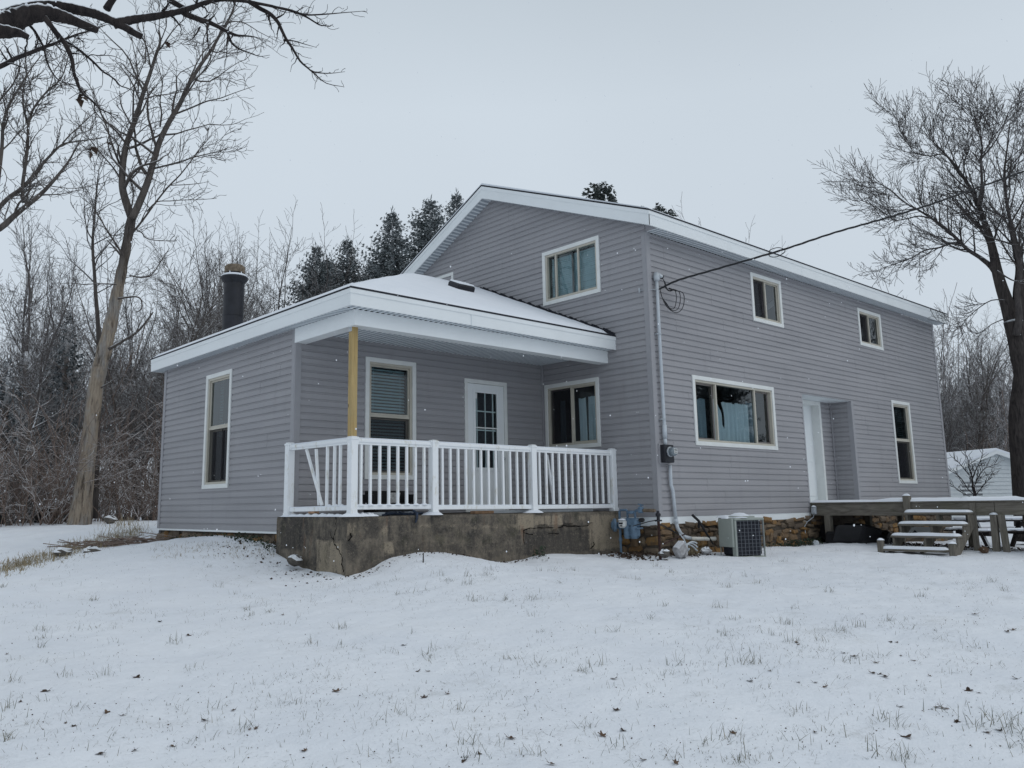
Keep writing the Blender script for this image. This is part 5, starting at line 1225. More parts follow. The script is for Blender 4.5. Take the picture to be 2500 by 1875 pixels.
m = MB(); yv = Vector((.1, 1, 0)).normalized(); fo = Vector((-1, .1, 0)).normalized()*.0225
m.add([tuple(c_+fo+yv*.17+Vector((0, 0, -.085))), tuple(c_+fo-yv*.02+Vector((0, 0, -.085))), tuple(c_+fo+yv*.08+Vector((0, 0, .02)))], [(0, 1, 2)]); build('triangle', m, 'black_metal', bo)
# picnic table beyond the deck
tb = at(2440, 1300, 24.6); tx, ty = float(tb[0]), float(tb[1]); tz = gz(tx, ty)
pic = thing('picnic_table', (tx, ty, tz), 'dark picnic table with snow on top and benches standing behind the deck', 'picnic table')
def bxo(mm, s0, s1, q0, q1, z0, z1, bev=.006):
    """s along the table (across the view), q away from the camera"""
    e = Vector((CR[0], CR[1], 0)).normalized(); g = Vector((CF[0], CF[1], 0)).normalized(); b0 = Vector((tx, ty, 0))
    mm.obox(b0+e*(s0+s1)/2+g*(q0+q1)/2+Vector((0, 0, (z0+z1)/2)), (e, g, (0, 0, 1)), ((s1-s0)/2, (q1-q0)/2, (z1-z0)/2), bev)
m = MB(); bxo(m, -.95, .95, -.36, .36, tz+.60, tz+.645); build('table_top', m, 'bark_dark', pic)
for q in (-.72, .5): m = MB(); bxo(m, -.95, .95, q, q+.24, tz+.36, tz+.40); build('bench', m, 'bark_dark', pic); m = MB(); bxo(m, -.93, .93, q+.01, q+.23, tz+.4005, tz+.45, .03); build('snow', m, 'snow', pic)
m = MB(); bxo(m, -.93, .93, -.34, .34, tz+.6455, tz+.71, .03); build('snow', m, 'snow', pic)
for s in (-.65, .65):
    e = Vector((CR[0], CR[1], 0)).normalized(); g = Vector((CF[0], CF[1], 0)).normalized(); b0 = Vector((tx, ty, tz))+e*s; m = MB()
    m.bar(b0+g*(-.62)+Vector((0, 0, -.05)), b0+g*(-.18)+Vector((0, 0, .6)), .05, .12); m.bar(b0+g*.62+Vector((0, 0, -.05)), b0+g*.18+Vector((0, 0, .6)), .05, .12); m.bar(b0+g*(-.72)+Vector((0, 0, .32)), b0+g*.72+Vector((0, 0, .32)), .045, .10); build('leg_frame', m, 'bark_dark', pic)

# ------------------------------------------------------------------ shed in the background
sA = np.array(at(2421.4, 1097, 38)); sz = gz(sA[0], sA[1]); e = Vector((CR[0], CR[1], 0)).normalized(); g = Vector((CF[0], CF[1], 0)).normalized()
e = (e*.985+g*.17).normalized(); g = Vector((-e.y, e.x, 0))
shed = thing('shed', (float(sA[0]), float(sA[1]), sz), 'small white sided shed with snowy gable roof behind a bare tree at right', 'shed')
O = Vector((float(sA[0]), float(sA[1]), 0)); wL, wR, hE, hA = -2.05, 2.3, 1.30, 2.02
def S(s, q, z): return O+e*s+g*q+Vector((0, 0, z))
m = MB(); z = sz-.6
while z < hA:
    z1 = min(z+.15, hA); n0, n1 = -.034, -.003
    def lim(z): 
        if z <= hE: return wL, wR
        t = (z-hE)/(hA-hE); return wL*(1-t), wR*(1-t)
    l0, r0_ = lim(z); l1, r1_ = lim(z1)
    if r0_-l0 > .01:
        m.quad(S(l0, n0, z), S(r0_, n0, z), S(r1_, n1, z1), S(l1, n1, z1)); m.quad(S(l0, 0, z), S(r0_, 0, z), S(r0_, n0, z), S(l0, n0, z))
    if z < hE: m.quad(S(wL-.016, 5, z), S(wL-.016, 0, z), S(wL-.003, 0, z1), S(wL-.003, 5, z1)); m.quad(S(wR+.016, 0, z), S(wR+.016, 5, z), S(wR+.003, 5, z1), S(wR+.003, 0, z1))
    z = z1
m.quad(S(wL, 5, sz-.6), S(wR, 5, sz-.6), S(wR, 5, hE), S(wL, 5, hE)); build('wall', m, 'shed_siding', shed)
m = MB()
for sgn, w_ in ((-1, wL), (1, wR)):
    d_ = .22; sl_ = (hA-hE)/abs(w_); ex = w_+sgn*d_; ez = hE-sl_*d_
    a, b, c2, d2 = S(0, -.22, hA+.03), S(ex, -.22, ez+.03), S(ex, 5.2, ez+.03), S(0, 5.2, hA+.03); up_ = Vector((0, 0, .09))
    m.add([a, b, c2, d2, a+up_, b+up_, c2+up_, d2+up_], [(0, 3, 2, 1), (4, 5, 6, 7), (0, 1, 5, 4), (1, 2, 6, 5), (2, 3, 7, 6)])
rf = build('roof', m, 'snow', shed)
m = MB()
for sgn, w_ in ((-1, wL), (1, wR)):
    sl_ = (hA-hE)/abs(w_); ex = w_+sgn*.22; ez = hE-sl_*.22; a, b = S(0, -.235, hA+.028), S(ex, -.235, ez+.028); dn = Vector((0, 0, -.13)); th = g*.05
    m.add([a, b, b+dn, a+dn, a+th, b+th, b+dn+th, a+dn+th], [(0, 1, 2, 3), (4, 7, 6, 5), (3, 2, 6, 7), (1, 5, 6, 2)])
build('fascia', m, 'white_trim', rf)
m = MB(); m.add([S(-.18, -.025, 1.72), S(.18, -.025, 1.72), S(0, -.025, 1.90)], [(0, 1, 2)]); build('gable_vent', m, 'white_trim', shed)
m = MB(); dc = -1.05; m.quad(S(dc-.42, -.02, sz-.3), S(dc+.42, -.02, sz-.3), S(dc+.42, -.02, .86), S(dc-.42, -.02, .86)); build('door', m, 'shed_door', shed)

# ------------------------------------------------------------------ trees
UPV = Vector((0, 0, 1))
def rand_perp(d, rnd):
    v = Vector((rnd.gauss(0, 1), rnd.gauss(0, 1), rnd.gauss(0, 1))); v -= d*v.dot(d)
    return v.normalized() if v.length > 1e-6 else d.orthogonal()
def twig_tree(mb, p, d, L, r, lev, rnd, P):
    """one branch and its children; P: dict of habits"""
    nseg = P['seg'][min(lev, len(P['seg'])-1)]; pts = [Vector(p)]; dd = Vector(d).normalized(); sl = L/nseg; dirs = [dd.copy()]
    wob = P['wob'][min(lev, len(P['wob'])-1)]; trop = P['trop'][min(lev, len(P['trop'])-1)]
    for i in range(nseg):
        dd = (dd+rand_perp(dd, rnd)*rnd.uniform(0, wob)+UPV*trop).normalized(); pts.append(pts[-1]+dd*sl); dirs.append(dd.copy())
    last = lev >= P['lev']
    r1 = P['tip'] if last else max(P['tip'], r*P.get('taper', .42))
    rad = [r+(r1-r)*(i/nseg)**.9 for i in range(nseg+1)]
    sides = P['sides'][min(lev, len(P['sides'])-1)]
    mb.tube(pts, rad, sides, cap=False)
    if last: return
    grow_on(mb, pts, rad, lev, L, rnd, P)
def grow_on(mb, pts, rad, lev, L, rnd, P, t0=None, n=None):
    n = n if n is not None else P['kids'][min(lev, len(P['kids'])-1)]; n = max(1, int(round(n*rnd.uniform(.8, 1.2)))); N = len(pts)-1
    ts = t0 if t0 is not None else P['from'][min(lev, len(P['from'])-1)]
    for q in range(n):
        t = ts+(1-ts)*((q+rnd.random())/n); t = min(t, .999); f_ = t*N; i = int(f_); fr_ = f_-i
        p = pts[i].lerp(pts[i+1], fr_); dl = (pts[i+1]-pts[i]).normalized(); r = rad[i]+(rad[i+1]-rad[i])*fr_
        ang = R(rnd.uniform(*P['ang'])); out = rand_perp(dl, rnd)
        if P.get('flat'): out = (out+Vector((0, 0, P['flat']))).normalized(); out = (out-dl*out.dot(dl)); out = out.normalized() if out.length > 1e-5 else rand_perp(dl, rnd)
        d2 = dl*math.cos(ang)+out*math.sin(ang)
        L2 = L*rnd.uniform(*P['len'])*(1-P.get('fall', .45)*t); 
        if L2 < P.get('minlen', .08): continue
        twig_tree(mb, p, d2, L2, min(r*.8, max(P['tip'], r*rnd.uniform(.38, .62))), lev+1, rnd, P)
    if lev < P['lev'] and t0 is None:      # leader carries on
        dl = (pts[-1]-pts[-2]).normalized(); twig_tree(mb, pts[-1], dl, L*.5, rad[-1], lev+1, rnd, P)
HAB = dict(lev=4, seg=[7, 6, 5, 4, 3], wob=[.10, .22, .30, .36, .4], trop=[.03, .05, .06, .05, .04], kids=[11, 7, 6, 5], **{'from': [.28, .2, .15, .12]},
           ang=(28, 62), len=(.42, .66), tip=.007, sides=[8, 6, 4, 3, 3], taper=.40, minlen=.12)
def tree_proto(name, base, H, r, seed, label, cat, hab=None, mat_t='bark_brown', mat_c='bark_brown', lean=(0, 0), group=None, stems=1):
    P = dict(HAB); P.update(hab or {}); rnd = random.Random(seed); t = thing(name, base, label, cat, group)
    base = Vector(base); mt, mc = MB(), MB()
    for s in range(stems):
        d = Vector((lean[0]+rnd.uniform(-.05, .05)+(rnd.uniform(-.3, .3) if stems > 1 else 0), lean[1]+rnd.uniform(-.05, .05)+(rnd.uniform(-.3, .3) if stems > 1 else 0), 1)).normalized()
        n = 8; pts = [base-Vector((0, 0, .3))]; 
        for i in range(n):
            d = (d+rand_perp(d, rnd)*rnd.uniform(0, .12)+UPV*.03).normalized(); pts.append(pts[-1]+d*(H*.62/n))
        rad = [r*(1-.62*(i/n))*(1.25 if i == 0 else 1) for i in range(n+1)]; mt.tube(pts, rad, 9)
        grow_on(mc, pts, rad, 0, H*.62, rnd, P); twig_tree(mc, pts[-1], d, H*.38, rad[-1], 1, rnd, P)
    build('trunk', mt, mat_t, t, smooth=True); build('crown', mc, mat_c, t, smooth=True)
    return t
def place(proto, base, scale, rot, label, first=[]):
    o = proto if proto not in first else copy_tree(proto)
    first.append(proto)
    o.location = Vector(base); o.rotation_euler.z = rot; o.scale = (scale, scale, scale)
    if label: o['label'] = label
    return o
def foot(u, D, v=1285):
    p = at(u, v, D); return (float(p[0]), float(p[1]), gz(float(p[0]), float(p[1]))-.05)

# -- dead tree at left: measured trunk and main limbs, twigs grown on them
DD = 24.0
def P3(pts, D): return [Vector(at(u*1.1302, v*1.1302, D if len(w_) == 0 else w_[0])) for (u, v, *w_) in pts]
db = at(194, 1277, DD); dead = thing('dead_tree', tuple(db), 'tall dead tree with bare pale trunk leaning right and forking high at left', 'tree')
pxm = DD/2066.54*1.1302/1.10
tr_pts = P3([(168, 1150), (172, 1130), (178, 1080), (185, 1020), (194, 940), (205, 850), (214, 800), (226, 755), (238, 705), (250, 650), (260, 600), (268, 560), (277, 510), (285, 468)], DD)
tr_w = [58, 49, 41, 36, 32, 32, 32, 30, 28, 26, 23, 21, 21, 20]
m = MB(); m.tube(smooth_pts(tr_pts, 3), [r_q*(1+.05*math.sin(i_q*1.9)+.04*math.sin(i_q*4.3)) for i_q, r_q in enumerate(np.interp(np.linspace(0, 13, 40), range(14), [w*pxm/2 for w in tr_w]))], 14); build('trunk', m, 'dead_wood', dead, smooth=True)
m = MB(); HD = dict(HAB); HD.update(lev=3, kids=[6, 4, 4], seg=[6, 6, 5, 4], wob=[.24, .40, .46, .5], trop=[.05, .06, .05, .03], ang=(25, 65), len=(.40, .7), tip=.0065, sides=[6, 4, 3, 3], minlen=.15)
rnd = random.Random(77)
def limb(mb, pts, w0, w1, D, rnd, hab, nk, lev=0, t0=.12, k=3, sides=7, scale=None, lenk=.32, snow_to=None, jag=0.0):
    pp_ = smooth_pts(P3(pts, D), k); n = len(pp_); px_m = (scale or D/2066.54*1.1302)/float(np.hypot(*ray(min(2700, max(-200, pts[0][0]*1.1302)), pts[0][1]*1.1302)[:2]))
    rad = [(w0+(w1-w0)*(i/(n-1)))*px_m/2 for i in range(n)]; rad = [max(r, hab['tip'])*(1+rnd.uniform(-jag, jag)) for r in rad]
    mb.tube(pp_, rad, sides, cap=True)
    if snow_to is not None:
        run = []
        for i in range(n+1):
            ok = i < n and rad[i] > .012 and (i == 0 or abs((pp_[i]-pp_[i-1]).normalized().z) < .62) and rnd.random() > .07
            if ok: run.append((pp_[i]+Vector((rnd.uniform(-.1, .1)*rad[i], rnd.uniform(-.1, .1)*rad[i], rad[i]*.66)), rad[i]*rnd.uniform(.42, .62)))
            else:
                if len(run) > 2: run[0] = (run[0][0], run[0][1]*.4); run[-1] = (run[-1][0], run[-1][1]*.4); snow_to.tube([q_[0] for q_ in run], [q_[1] for q_ in run], 8)
                run = []
    L = sum((pp_[i+1]-pp_[i]).length for i in range(n-1))
    if nk: grow_on(mb, pp_, rad, lev, L*lenk*2, rnd, hab, t0=t0, n=nk)
    return pp_, rad
Z1 = lambda l: [(x/2.458/1.1302, y/2.458/1.1302) for x, y in l]       # from a 900x675 px crop shown at 2.458
limb(m, [(285, 472), (272, 435), (264, 400), (266, 350), (275, 305), (295, 250), (308, 205), (322, 165), (338, 115), (346, 90), (343, 65)], 18, 4, DD, rnd, HD, 15)
limb(m, [(285, 472), (300, 440), (318, 395), (330, 355), (345, 305), (366, 262), (388, 225), (408, 182), (432, 142), (458, 105), (482, 62), (500, 30), (512, -10)], 17, 3.5, DD-.3, rnd, HD, 18)
for l, w0, w1, nk in (([(800, 1390), (850, 1330), (930, 1220), (1010, 1120), (1080, 1050), (1150, 960), (1200, 890), (1275, 808)], 9, 3, 10), ([(920, 1012), (1010, 990), (1100, 965), (1170, 942), (1240, 925), (1320, 905), (1390, 880)], 8, 2, 10),
                      ([(1050, 685), (1140, 650), (1240, 608), (1320, 590), (1400, 560), (1530, 515)], 8, 2, 9), ([(880, 1270), (940, 1212), (1020, 1206), (1100, 1200), (1200, 1198), (1300, 1190)], 5, 2, 5), ([(820, 1385), (850, 1395), (880, 1430), (960, 1445), (1060, 1440)], 6, 2, 6),
                      ([(728, 1085), (690, 1020), (640, 960), (590, 905), (550, 850), (500, 790), (450, 720)], 7, 2, 8), ([(785, 745), (755, 690), (730, 640), (722, 600), (718, 545)], 7, 3, 5), ([(1020, 1112), (1120, 1108), (1200, 1100), (1255, 1088)], 4, 1.5, 4),
                      ([(780, 850), (840, 790), (900, 745), (980, 720), (1060, 690)], 5, 2, 6), ([(850, 600), (930, 575), (1010, 565), (1130, 540), (1230, 510)], 6, 2, 6), ([(960, 760), (970, 680), (960, 600), (975, 500), (950, 400), (930, 330)], 7, 2, 9),
                      ([(830, 560), (828, 480), (820, 380), (800, 280), (785, 200)], 6, 2, 8), ([(870, 380), (875, 280), (862, 180), (850, 100)], 6, 2, 7), ([(1090, 590), (1180, 380), (1240, 290), (1330, 200), (1400, 90)], 6, 2, 9), ([(735, 1530), (700, 1470), (640, 1380), (590, 1290), (555, 1240)], 9, 3, 8), ([(790, 1240), (800, 1150), (770, 1060), (730, 1010)], 6, 2, 3)):
    limb(m, Z1(l), w0, w1, DD+rnd.uniform(-.8, .8), rnd, HD, nk, scale=DD/2066.54*.62)
Z2 = lambda l: [((x/2.074)/1.1302, (600+y/2.074)/1.1302) for x, y in l]
for l, w0, w1, nk in (([(550, 525), (610, 490), (690, 440), (740, 385), (775, 335)], 11, 5, 6), ([(596, 268), (640, 262), (690, 258), (715, 275), (716, 320), (690, 335)], 8, 3, 2), ([(590, 195), (500, 192), (420, 195), (335, 186)], 5, 2, 4), ([(655, 150), (720, 160), (770, 145), (820, 70), (860, 10)], 6, 2, 6),
                      ([(510, 720), (560, 690), (590, 670)], 6, 2, 3), ([(610, 45), (580, 10), (540, -30)], 9, 3, 3)):
    limb(m, Z2(l), w0, w1, DD-.5, rnd, HD, nk, lenk=.3, scale=DD/2066.54*.7)
build('crown', m, 'bark_grey', dead, smooth=True)
# slim sapling growing beside the dead trunk
sb = foot(208, 25.0); sap = thing('sapling', sb, 'slim dark young tree rising close behind the dead trunk', 'tree')
m = MB(); mc = MB(); rnd = random.Random(5); pp_, rad = limb(m, [(205, 1120), (212, 900), (214, 760), (211, 690), (207, 640), (204, 590), (200, 530), (204, 470), (208, 420), (212, 380)], 13, 3, 24.9, rnd, HD, 0, sides=8)
grow_on(mc, pp_, rad, 0, 3.6, rnd, HD, t0=.45, n=22); build('trunk', m, 'bark_grey', sap, smooth=True); build('crown', mc, 'bark_twig', sap, smooth=True)

# -- limbs of a near tree reaching in at the top left; its trunk stands left of the picture
DN = 7.6; nb = at(-760, 1500, DN+.2); nb = (float(nb[0]), float(nb[1]), gz(float(nb[0]), float(nb[1])))
near = thing('overhanging_tree', nb, 'dark rough barked tree whose snow lined limbs reach in at the top left', 'tree')
Z3 = lambda l: [(x/4.424/1.1302, y/4.424/1.1302, *d_) for x, y, *d_ in l]
m = MB(); m.tube([Vector(nb)-Vector((0, 0, .3)), Vector(nb)+Vector((0, 0, 1.5)), Vector(at(-640, 300, DN+.1)), Vector(at(-420, 130, DN+.05)), Vector(at(-180, 75, DN)), Vector(at(-40, 60, DN))], [.42, .34, .26, .21, .18, .172], 14); build('trunk', m, 'bark_dark', near, smooth=True)
m = MB(); HN = dict(HAB); HN.update(lev=3, kids=[6, 5, 5, 4], seg=[6, 7, 6, 5, 3], wob=[.22, .5, .6, .65, .5], trop=[.0, .0, .0, .01, .01], ang=(28, 75), len=(.34, .58), tip=.0022, sides=[8, 6, 4, 3, 3], minlen=.04)
sn = MB(); rnd = random.Random(31); sc_ = DN/2066.54
limb(m, Z3([(-300, 300), (-100, 285), (60, 255), (180, 205), (320, 155), (470, 138), (620, 165), (750, 205), (900, 265), (1060, 328)]), 320/4.424, 72/4.424, DN, rnd, HN, 0, sides=16, scale=sc_, snow_to=sn, jag=.07, k=6)
limb(m, Z3([(-120, 230), (60, 175), (240, 112), (400, 80), (560, 68), (700, 80), (850, 108), (1000, 142), (1120, 185), (1240, 240), (1360, 300), (1450, 355), (1535, 395)]), 165/4.424, 72/4.424, DN+.12, rnd, HN, 4, sides=16, scale=sc_, lenk=.12, snow_to=sn, jag=.07, k=6)
limb(m, Z3([(1230, 262), (1310, 240), (1400, 218), (1500, 200), (1650, 180), (1800, 152), (1930, 125), (2080, 80), (2212, 30), (2400, -5), (2660, 15)])+Z1([(1700, 52), (1820, 92), (1920, 150)])+Z1([(1960, 148)]), 112/4.424, 10/4.424, DN+.12, rnd, HN, 14, t0=.3, sides=14, scale=sc_, lenk=.09, snow_to=sn, jag=.08, k=6)
limb(m, Z3([(-60, 330), (100, 345), (200, 355), (310, 402)]), 170/4.424, 55/4.424, DN-.1, rnd, HN, 0, sides=14, scale=sc_, jag=.07, k=6)
for l, w0, w1, nk, lk in ((Z1([(1640, 40), (1740, 60), (1830, 88), (1950, 85), (2060, 76), (2190, 66)]), 8, 1.2, 12, .16), (Z1([(1490, 5), (1560, 50), (1620, 82), (1665, 130), (1690, 180), (1720, 240), (1755, 290), (1800, 365), (1850, 410), (1890, 445), (1960, 500), (2060, 520)]), 14, 1.5, 20, .11),
                      (Z1([(1860, 420), (1900, 435), (1980, 440), (2070, 430)]), 5, 1, 8, .2), (Z1([(1105, 80), (1180, 110), (1250, 132), (1310, 160), (1370, 192), (1420, 212), (1470, 215), (1530, 222), (1595, 245)]), 18, 1.2, 13, .13), (Z1([(1365, 190), (1375, 225), (1395, 262), (1440, 295), (1500, 318), (1560, 338), (1620, 330)]), 9, 1, 12, .16),
                      (Z1([(1245, 135), (1243, 200), (1250, 270), (1265, 350), (1250, 400)]), 6, 1, 9, .2), (Z1([(1370, 190), (1362, 260), (1360, 330), (1345, 420)]), 5, 1, 7, .2), (Z1([(1700, 240), (1760, 245), (1830, 265), (1900, 285)]), 5, 1, 8, .2),
                      (Z1([(1010, -5), (1070, 30), (1110, 50)]), 18, 14, 0, .1), (Z1([(640, 55), (660, 20), (690, -20)]), 22, 18, 0, .1), (Z1([(1200, 160), (1180, 200), (1150, 235), (1100, 260)]), 5, 1, 6, .2)):
    limb(m, l, w0/2.458*2.2, w1/2.458*2.0, DN+.1+rnd.uniform(-.3, .3), rnd, HN, nk, sides=8, scale=sc_, lenk=lk)
for l, w0, w1, nk, lk in ((Z3([(480, 190), (540, 265), (610, 360), (680, 440), (730, 530), (765, 610), (785, 690), (795, 780), (825, 870), (855, 950), (905, 1020), (990, 1085), (1040, 1140), (1110, 1190), (1200, 1225), (1280, 1250)]), 62, 8, 20, .10), (Z3([(680, 440), (760, 475), (850, 535), (945, 612), (1030, 690), (1110, 770), (1190, 820), (1250, 870), (1300, 925), (1370, 950), (1480, 990), (1600, 1030)]), 34, 8, 16, .12),
                      (Z3([(310, 265), (370, 330), (430, 430), (475, 520), (495, 620), (530, 720), (590, 820), (650, 870), (750, 905), (840, 935)]), 30, 8, 14, .12), (Z3([(950, 610), (990, 590), (1060, 600), (1150, 598), (1240, 610), (1320, 650), (1400, 690)]), 14, 4, 10, .16), (Z3([(1020, 1130), (1025, 1220), (1035, 1320), (1045, 1420)]), 12, 4, 7, .2),
                      (Z3([(1170, 1215), (1250, 1290), (1330, 1370), (1400, 1440)]), 12, 4, 8, .2), (Z3([(880, 985), (820, 1020), (745, 1070)]), 10, 4, 3, .2), (Z3([(1105, 770), (1110, 850), (1100, 930), (1060, 970)]), 8, 3, 5, .2), (Z3([(860, 950), (920, 960), (1000, 965), (1090, 930)]), 7, 3, 6, .2), (Z3([(560, 240), (640, 270), (760, 300), (880, 305), (1000, 300)]), 8, 3, 8, .16), (Z3([(1330, 238), (1440, 222), (1580, 222), (1700, 270), (1800, 340), (1900, 430)]), 9, 3, 5, .12)):
    limb(m, l, w0/4.424, w1/4.424, DN+rnd.uniform(-.35, .35), rnd, HN, nk, sides=9, scale=sc_, lenk=lk, snow_to=sn if w0 > 20 else None, jag=.10, k=5)
limb(m, Z3([(-200, 790), (-60, 740), (60, 690), (180, 625), (330, 570), (420, 530), (500, 500), (590, 470), (680, 430), (760, 400), (850, 365), (960, 335), (1050, 305), (1150, 265)]), 64/4.424*1.7, 9/4.424*1.7, DN*1.7, rnd, dict(HN, tip=.004), 22, sides=10, scale=sc_, lenk=.14)
build('limbs', m, 'bark_dark', near, smooth=True); build('snow', sn, 'snow', near, smooth=True)
m = MB(); rnd = random.Random(6)       # last curled leaves still hanging
for (x, y, D_) in [(865, 985, DN), (880, 1030, DN), (850, 1050, DN), (1795, 455, DN+.3), (1000, 1580, 16.), (975, 1635, 16.), (1170, 1550, 16.), (900, 970, DN)]:
    for q in range(4):
        c_ = Vector(at(x/4.424+rnd.uniform(-2, 2), y/4.424+rnd.uniform(-2, 3), D_)); s_ = D_*.0036*rnd.uniform(.7, 1.5); a = rand_perp(UPV, rnd); b_ = Vector((rnd.uniform(-1, 1), rnd.uniform(-1, 1), rnd.uniform(-1, 1))).normalized()
        m.quad(c_, c_+a*s_+b_*s_*.5, c_+b_*s_*1.6-UPV*s_, c_-a*s_*.8+b_*s_*.4)
build('leaf', m, 'leaf_brown', near)

# -- grey tree at the left edge, its stems rising from below the left edge of the picture
lb = at(-60, 1290, 19.0); lb = (float(lb[0]), float(lb[1]), gz(float(lb[0]), float(lb[1])))
lt = thing('bare_tree', lb, 'grey many stemmed bare tree filling the left edge behind the near limbs', 'tree', 'bare trees')
m = MB(); mt = MB(); rnd = random.Random(18); DL = 19.5; HL = dict(HAB); HL.update(lev=3, kids=[7, 7, 6, 4], seg=[6, 5, 4, 3], wob=[.16, .26, .34, .4], trop=[.03, .05, .04, .02], ang=(25, 65), len=(.38, .62), tip=.0055, sides=[7, 5, 3, 3], minlen=.1)
limb(mt, [(-103, 1140), (-100, 1000), (-95, 850), (-85, 720), (-70, 600), (-50, 510)], 46, 30, DL, rnd, HL, 0, sides=10)
build('trunk', mt, 'bark_grey', lt, smooth=True)
for l, w0, w1, nk in (([(-400, 1560), (-150, 1450), (0, 1370), (80, 1300), (150, 1242), (230, 1180), (300, 1108), (350, 1050), (400, 985), (440, 920), (485, 830)], 38, 5, 16), ([(-60, 1320), (0, 1240), (60, 1180), (130, 1130), (190, 1065), (250, 990), (310, 925), (372, 868), (450, 850), (540, 838), (640, 820)], 26, 4, 18),
                      ([(140, 1215), (135, 1120), (150, 1000), (165, 880), (170, 750), (185, 690), (215, 630), (290, 540), (360, 480), (400, 380), (420, 260)], 20, 4, 22), ([(-20, 1150), (10, 900), (20, 740), (60, 620), (120, 520), (180, 420), (250, 330)], 20, 4, 20), ([(165, 740), (140, 640), (140, 540), (160, 440), (150, 320)], 12, 3, 14),
                      ([(-60, 700), (0, 600), (80, 500), (120, 380), (90, 240)], 12, 3, 12), ([(200, 1100), (330, 1120), (450, 1130), (600, 1100)], 6, 2, 10), ([(375, 860), (430, 800), (520, 720), (600, 640)], 8, 2, 10), ([(-80, 1300), (-20, 1000), (40, 1060), (20, 1130)], 6, 2, 3), ([(240, 600), (300, 520), (330, 420), (420, 300)], 7, 2, 10)):
    limb(m, Z1(l), w0, w1, DL+rnd.uniform(-.9, .9), rnd, HL, nk, sides=7, scale=DL/2066.54*.5, lenk=.2)
build('crown', m, 'bark_grey', lt, smooth=True)

# -- bare deciduous trees in the wood, each copied from a few grown kinds
GW = 'bare trees in the wood'
kindA = tree_proto('bare_tree', (0, 0, 0), 13, .17, 101, 'x', 'tree', dict(lev=4, kids=[12, 7, 5, 4], tip=.008, trop=[.04, .06, .08, .06, .05]), 'bark_brown', 'bark_twig', group=GW)
kindB = tree_proto('bare_tree', (0, 0, 0), 13, .15, 202, 'x', 'tree', dict(lev=4, kids=[14, 7, 5, 4], tip=.008, ang=(20, 48), len=(.36, .58), trop=[.05, .08, .10, .08, .05]), 'bark_brown', 'bark_twig', group=GW)
kindC = tree_proto('bare_tree', (0, 0, 0), 12, .13, 303, 'x', 'tree', dict(lev=4, kids=[10, 7, 5, 4], tip=.008, ang=(28, 65), trop=[.03, .05, .05, .03, .02]), 'bark_brown', 'bark_brown', stems=3, group=GW)
def wood(rows):
    for (pr, u, D, vt, rot, lab) in rows:
        b = foot(u, D); top = at(u, vt, D); H = max(v.co.z for ch_ in pr.children for v in ch_.data.vertices)
        sc2 = max(.25, 1.13*(float(top[2])-b[2])/H); place(pr, b, sc2, rot, lab)
F_ = 1.1302
wood([(kindA, 395*F_, 31, 505*F_, .3, 'bare snowy tree in the wood directly left of the black chimney'), (kindB, 470*F_, 36, 500*F_, 1.4, 'bare upright tree in the wood seen right behind the chimney'),
      (kindA, 545*F_, 33, 530*F_, 2.2, 'bare tree in the wood just right of the black chimney'), (kindB, 610*F_, 39, 525*F_, 3.3, 'bare thin tree in the wood between chimney and spruces'),
      (kindC, 320*F_, 30, 560*F_, 4.1, 'bare many stemmed tree above the left eave of the wing'), (kindB, 340*F_, 38, 530*F_, 5.0, 'tall bare tree behind the left eave, second row of the wood'),
      (kindC, 260*F_, 33, 640*F_, .9, 'bare tree with low snowy boughs just right of the dead trunk'), (kindA, 60*F_, 33, 430*F_, 1.9, 'tall bare tree of the wood near the left edge, left of the dark spruce'),
      (kindA, 20*F_, 26, 560*F_, 5.6, 'leaning bare tree at the very left edge of the wood'), (kindC, 150*F_, 38, 620*F_, 2.7, 'bare tree in the wood behind the sapling'),
      (kindB, 230*F_, 42, 600*F_, 3.9, 'distant bare tree behind the dead trunk'), (kindC, 430*F_, 44, 560*F_, 5.3, 'distant bare tree low behind the chimney'),
      (kindC, 90*F_, 43, 640*F_, .2, 'distant bare tree low behind the dark spruce'),
      (kindB, 370*F_, 33, 545*F_, 2.9, 'bare tree crowded close behind the left eave, left of the chimney'), (kindC, 505*F_, 37, 520*F_, 1.1, 'bare many stemmed tree mostly hidden by the black chimney'),
      (kindA, 580*F_, 42, 520*F_, 4.6, 'far bare tree between the chimney and the leftmost spruce'), (kindC, 640*F_, 46, 560*F_, 3.6, 'low bare tree touching the leftmost spruce'),
      (kindB, 290*F_, 41, 560*F_, 5.9, 'far bare tree seen between dead trunk and left eave'), (kindA, 435*F_, 47, 530*F_, .8, 'farthest tall bare tree left of the chimney'),
      (kindB, 10*F_, 40, 520*F_, 2.4, 'far bare tree at the left edge behind the many stemmed tree'), (kindA, 180*F_, 46, 560*F_, 3.1, 'far bare tree between the dark spruce and the dead trunk')])
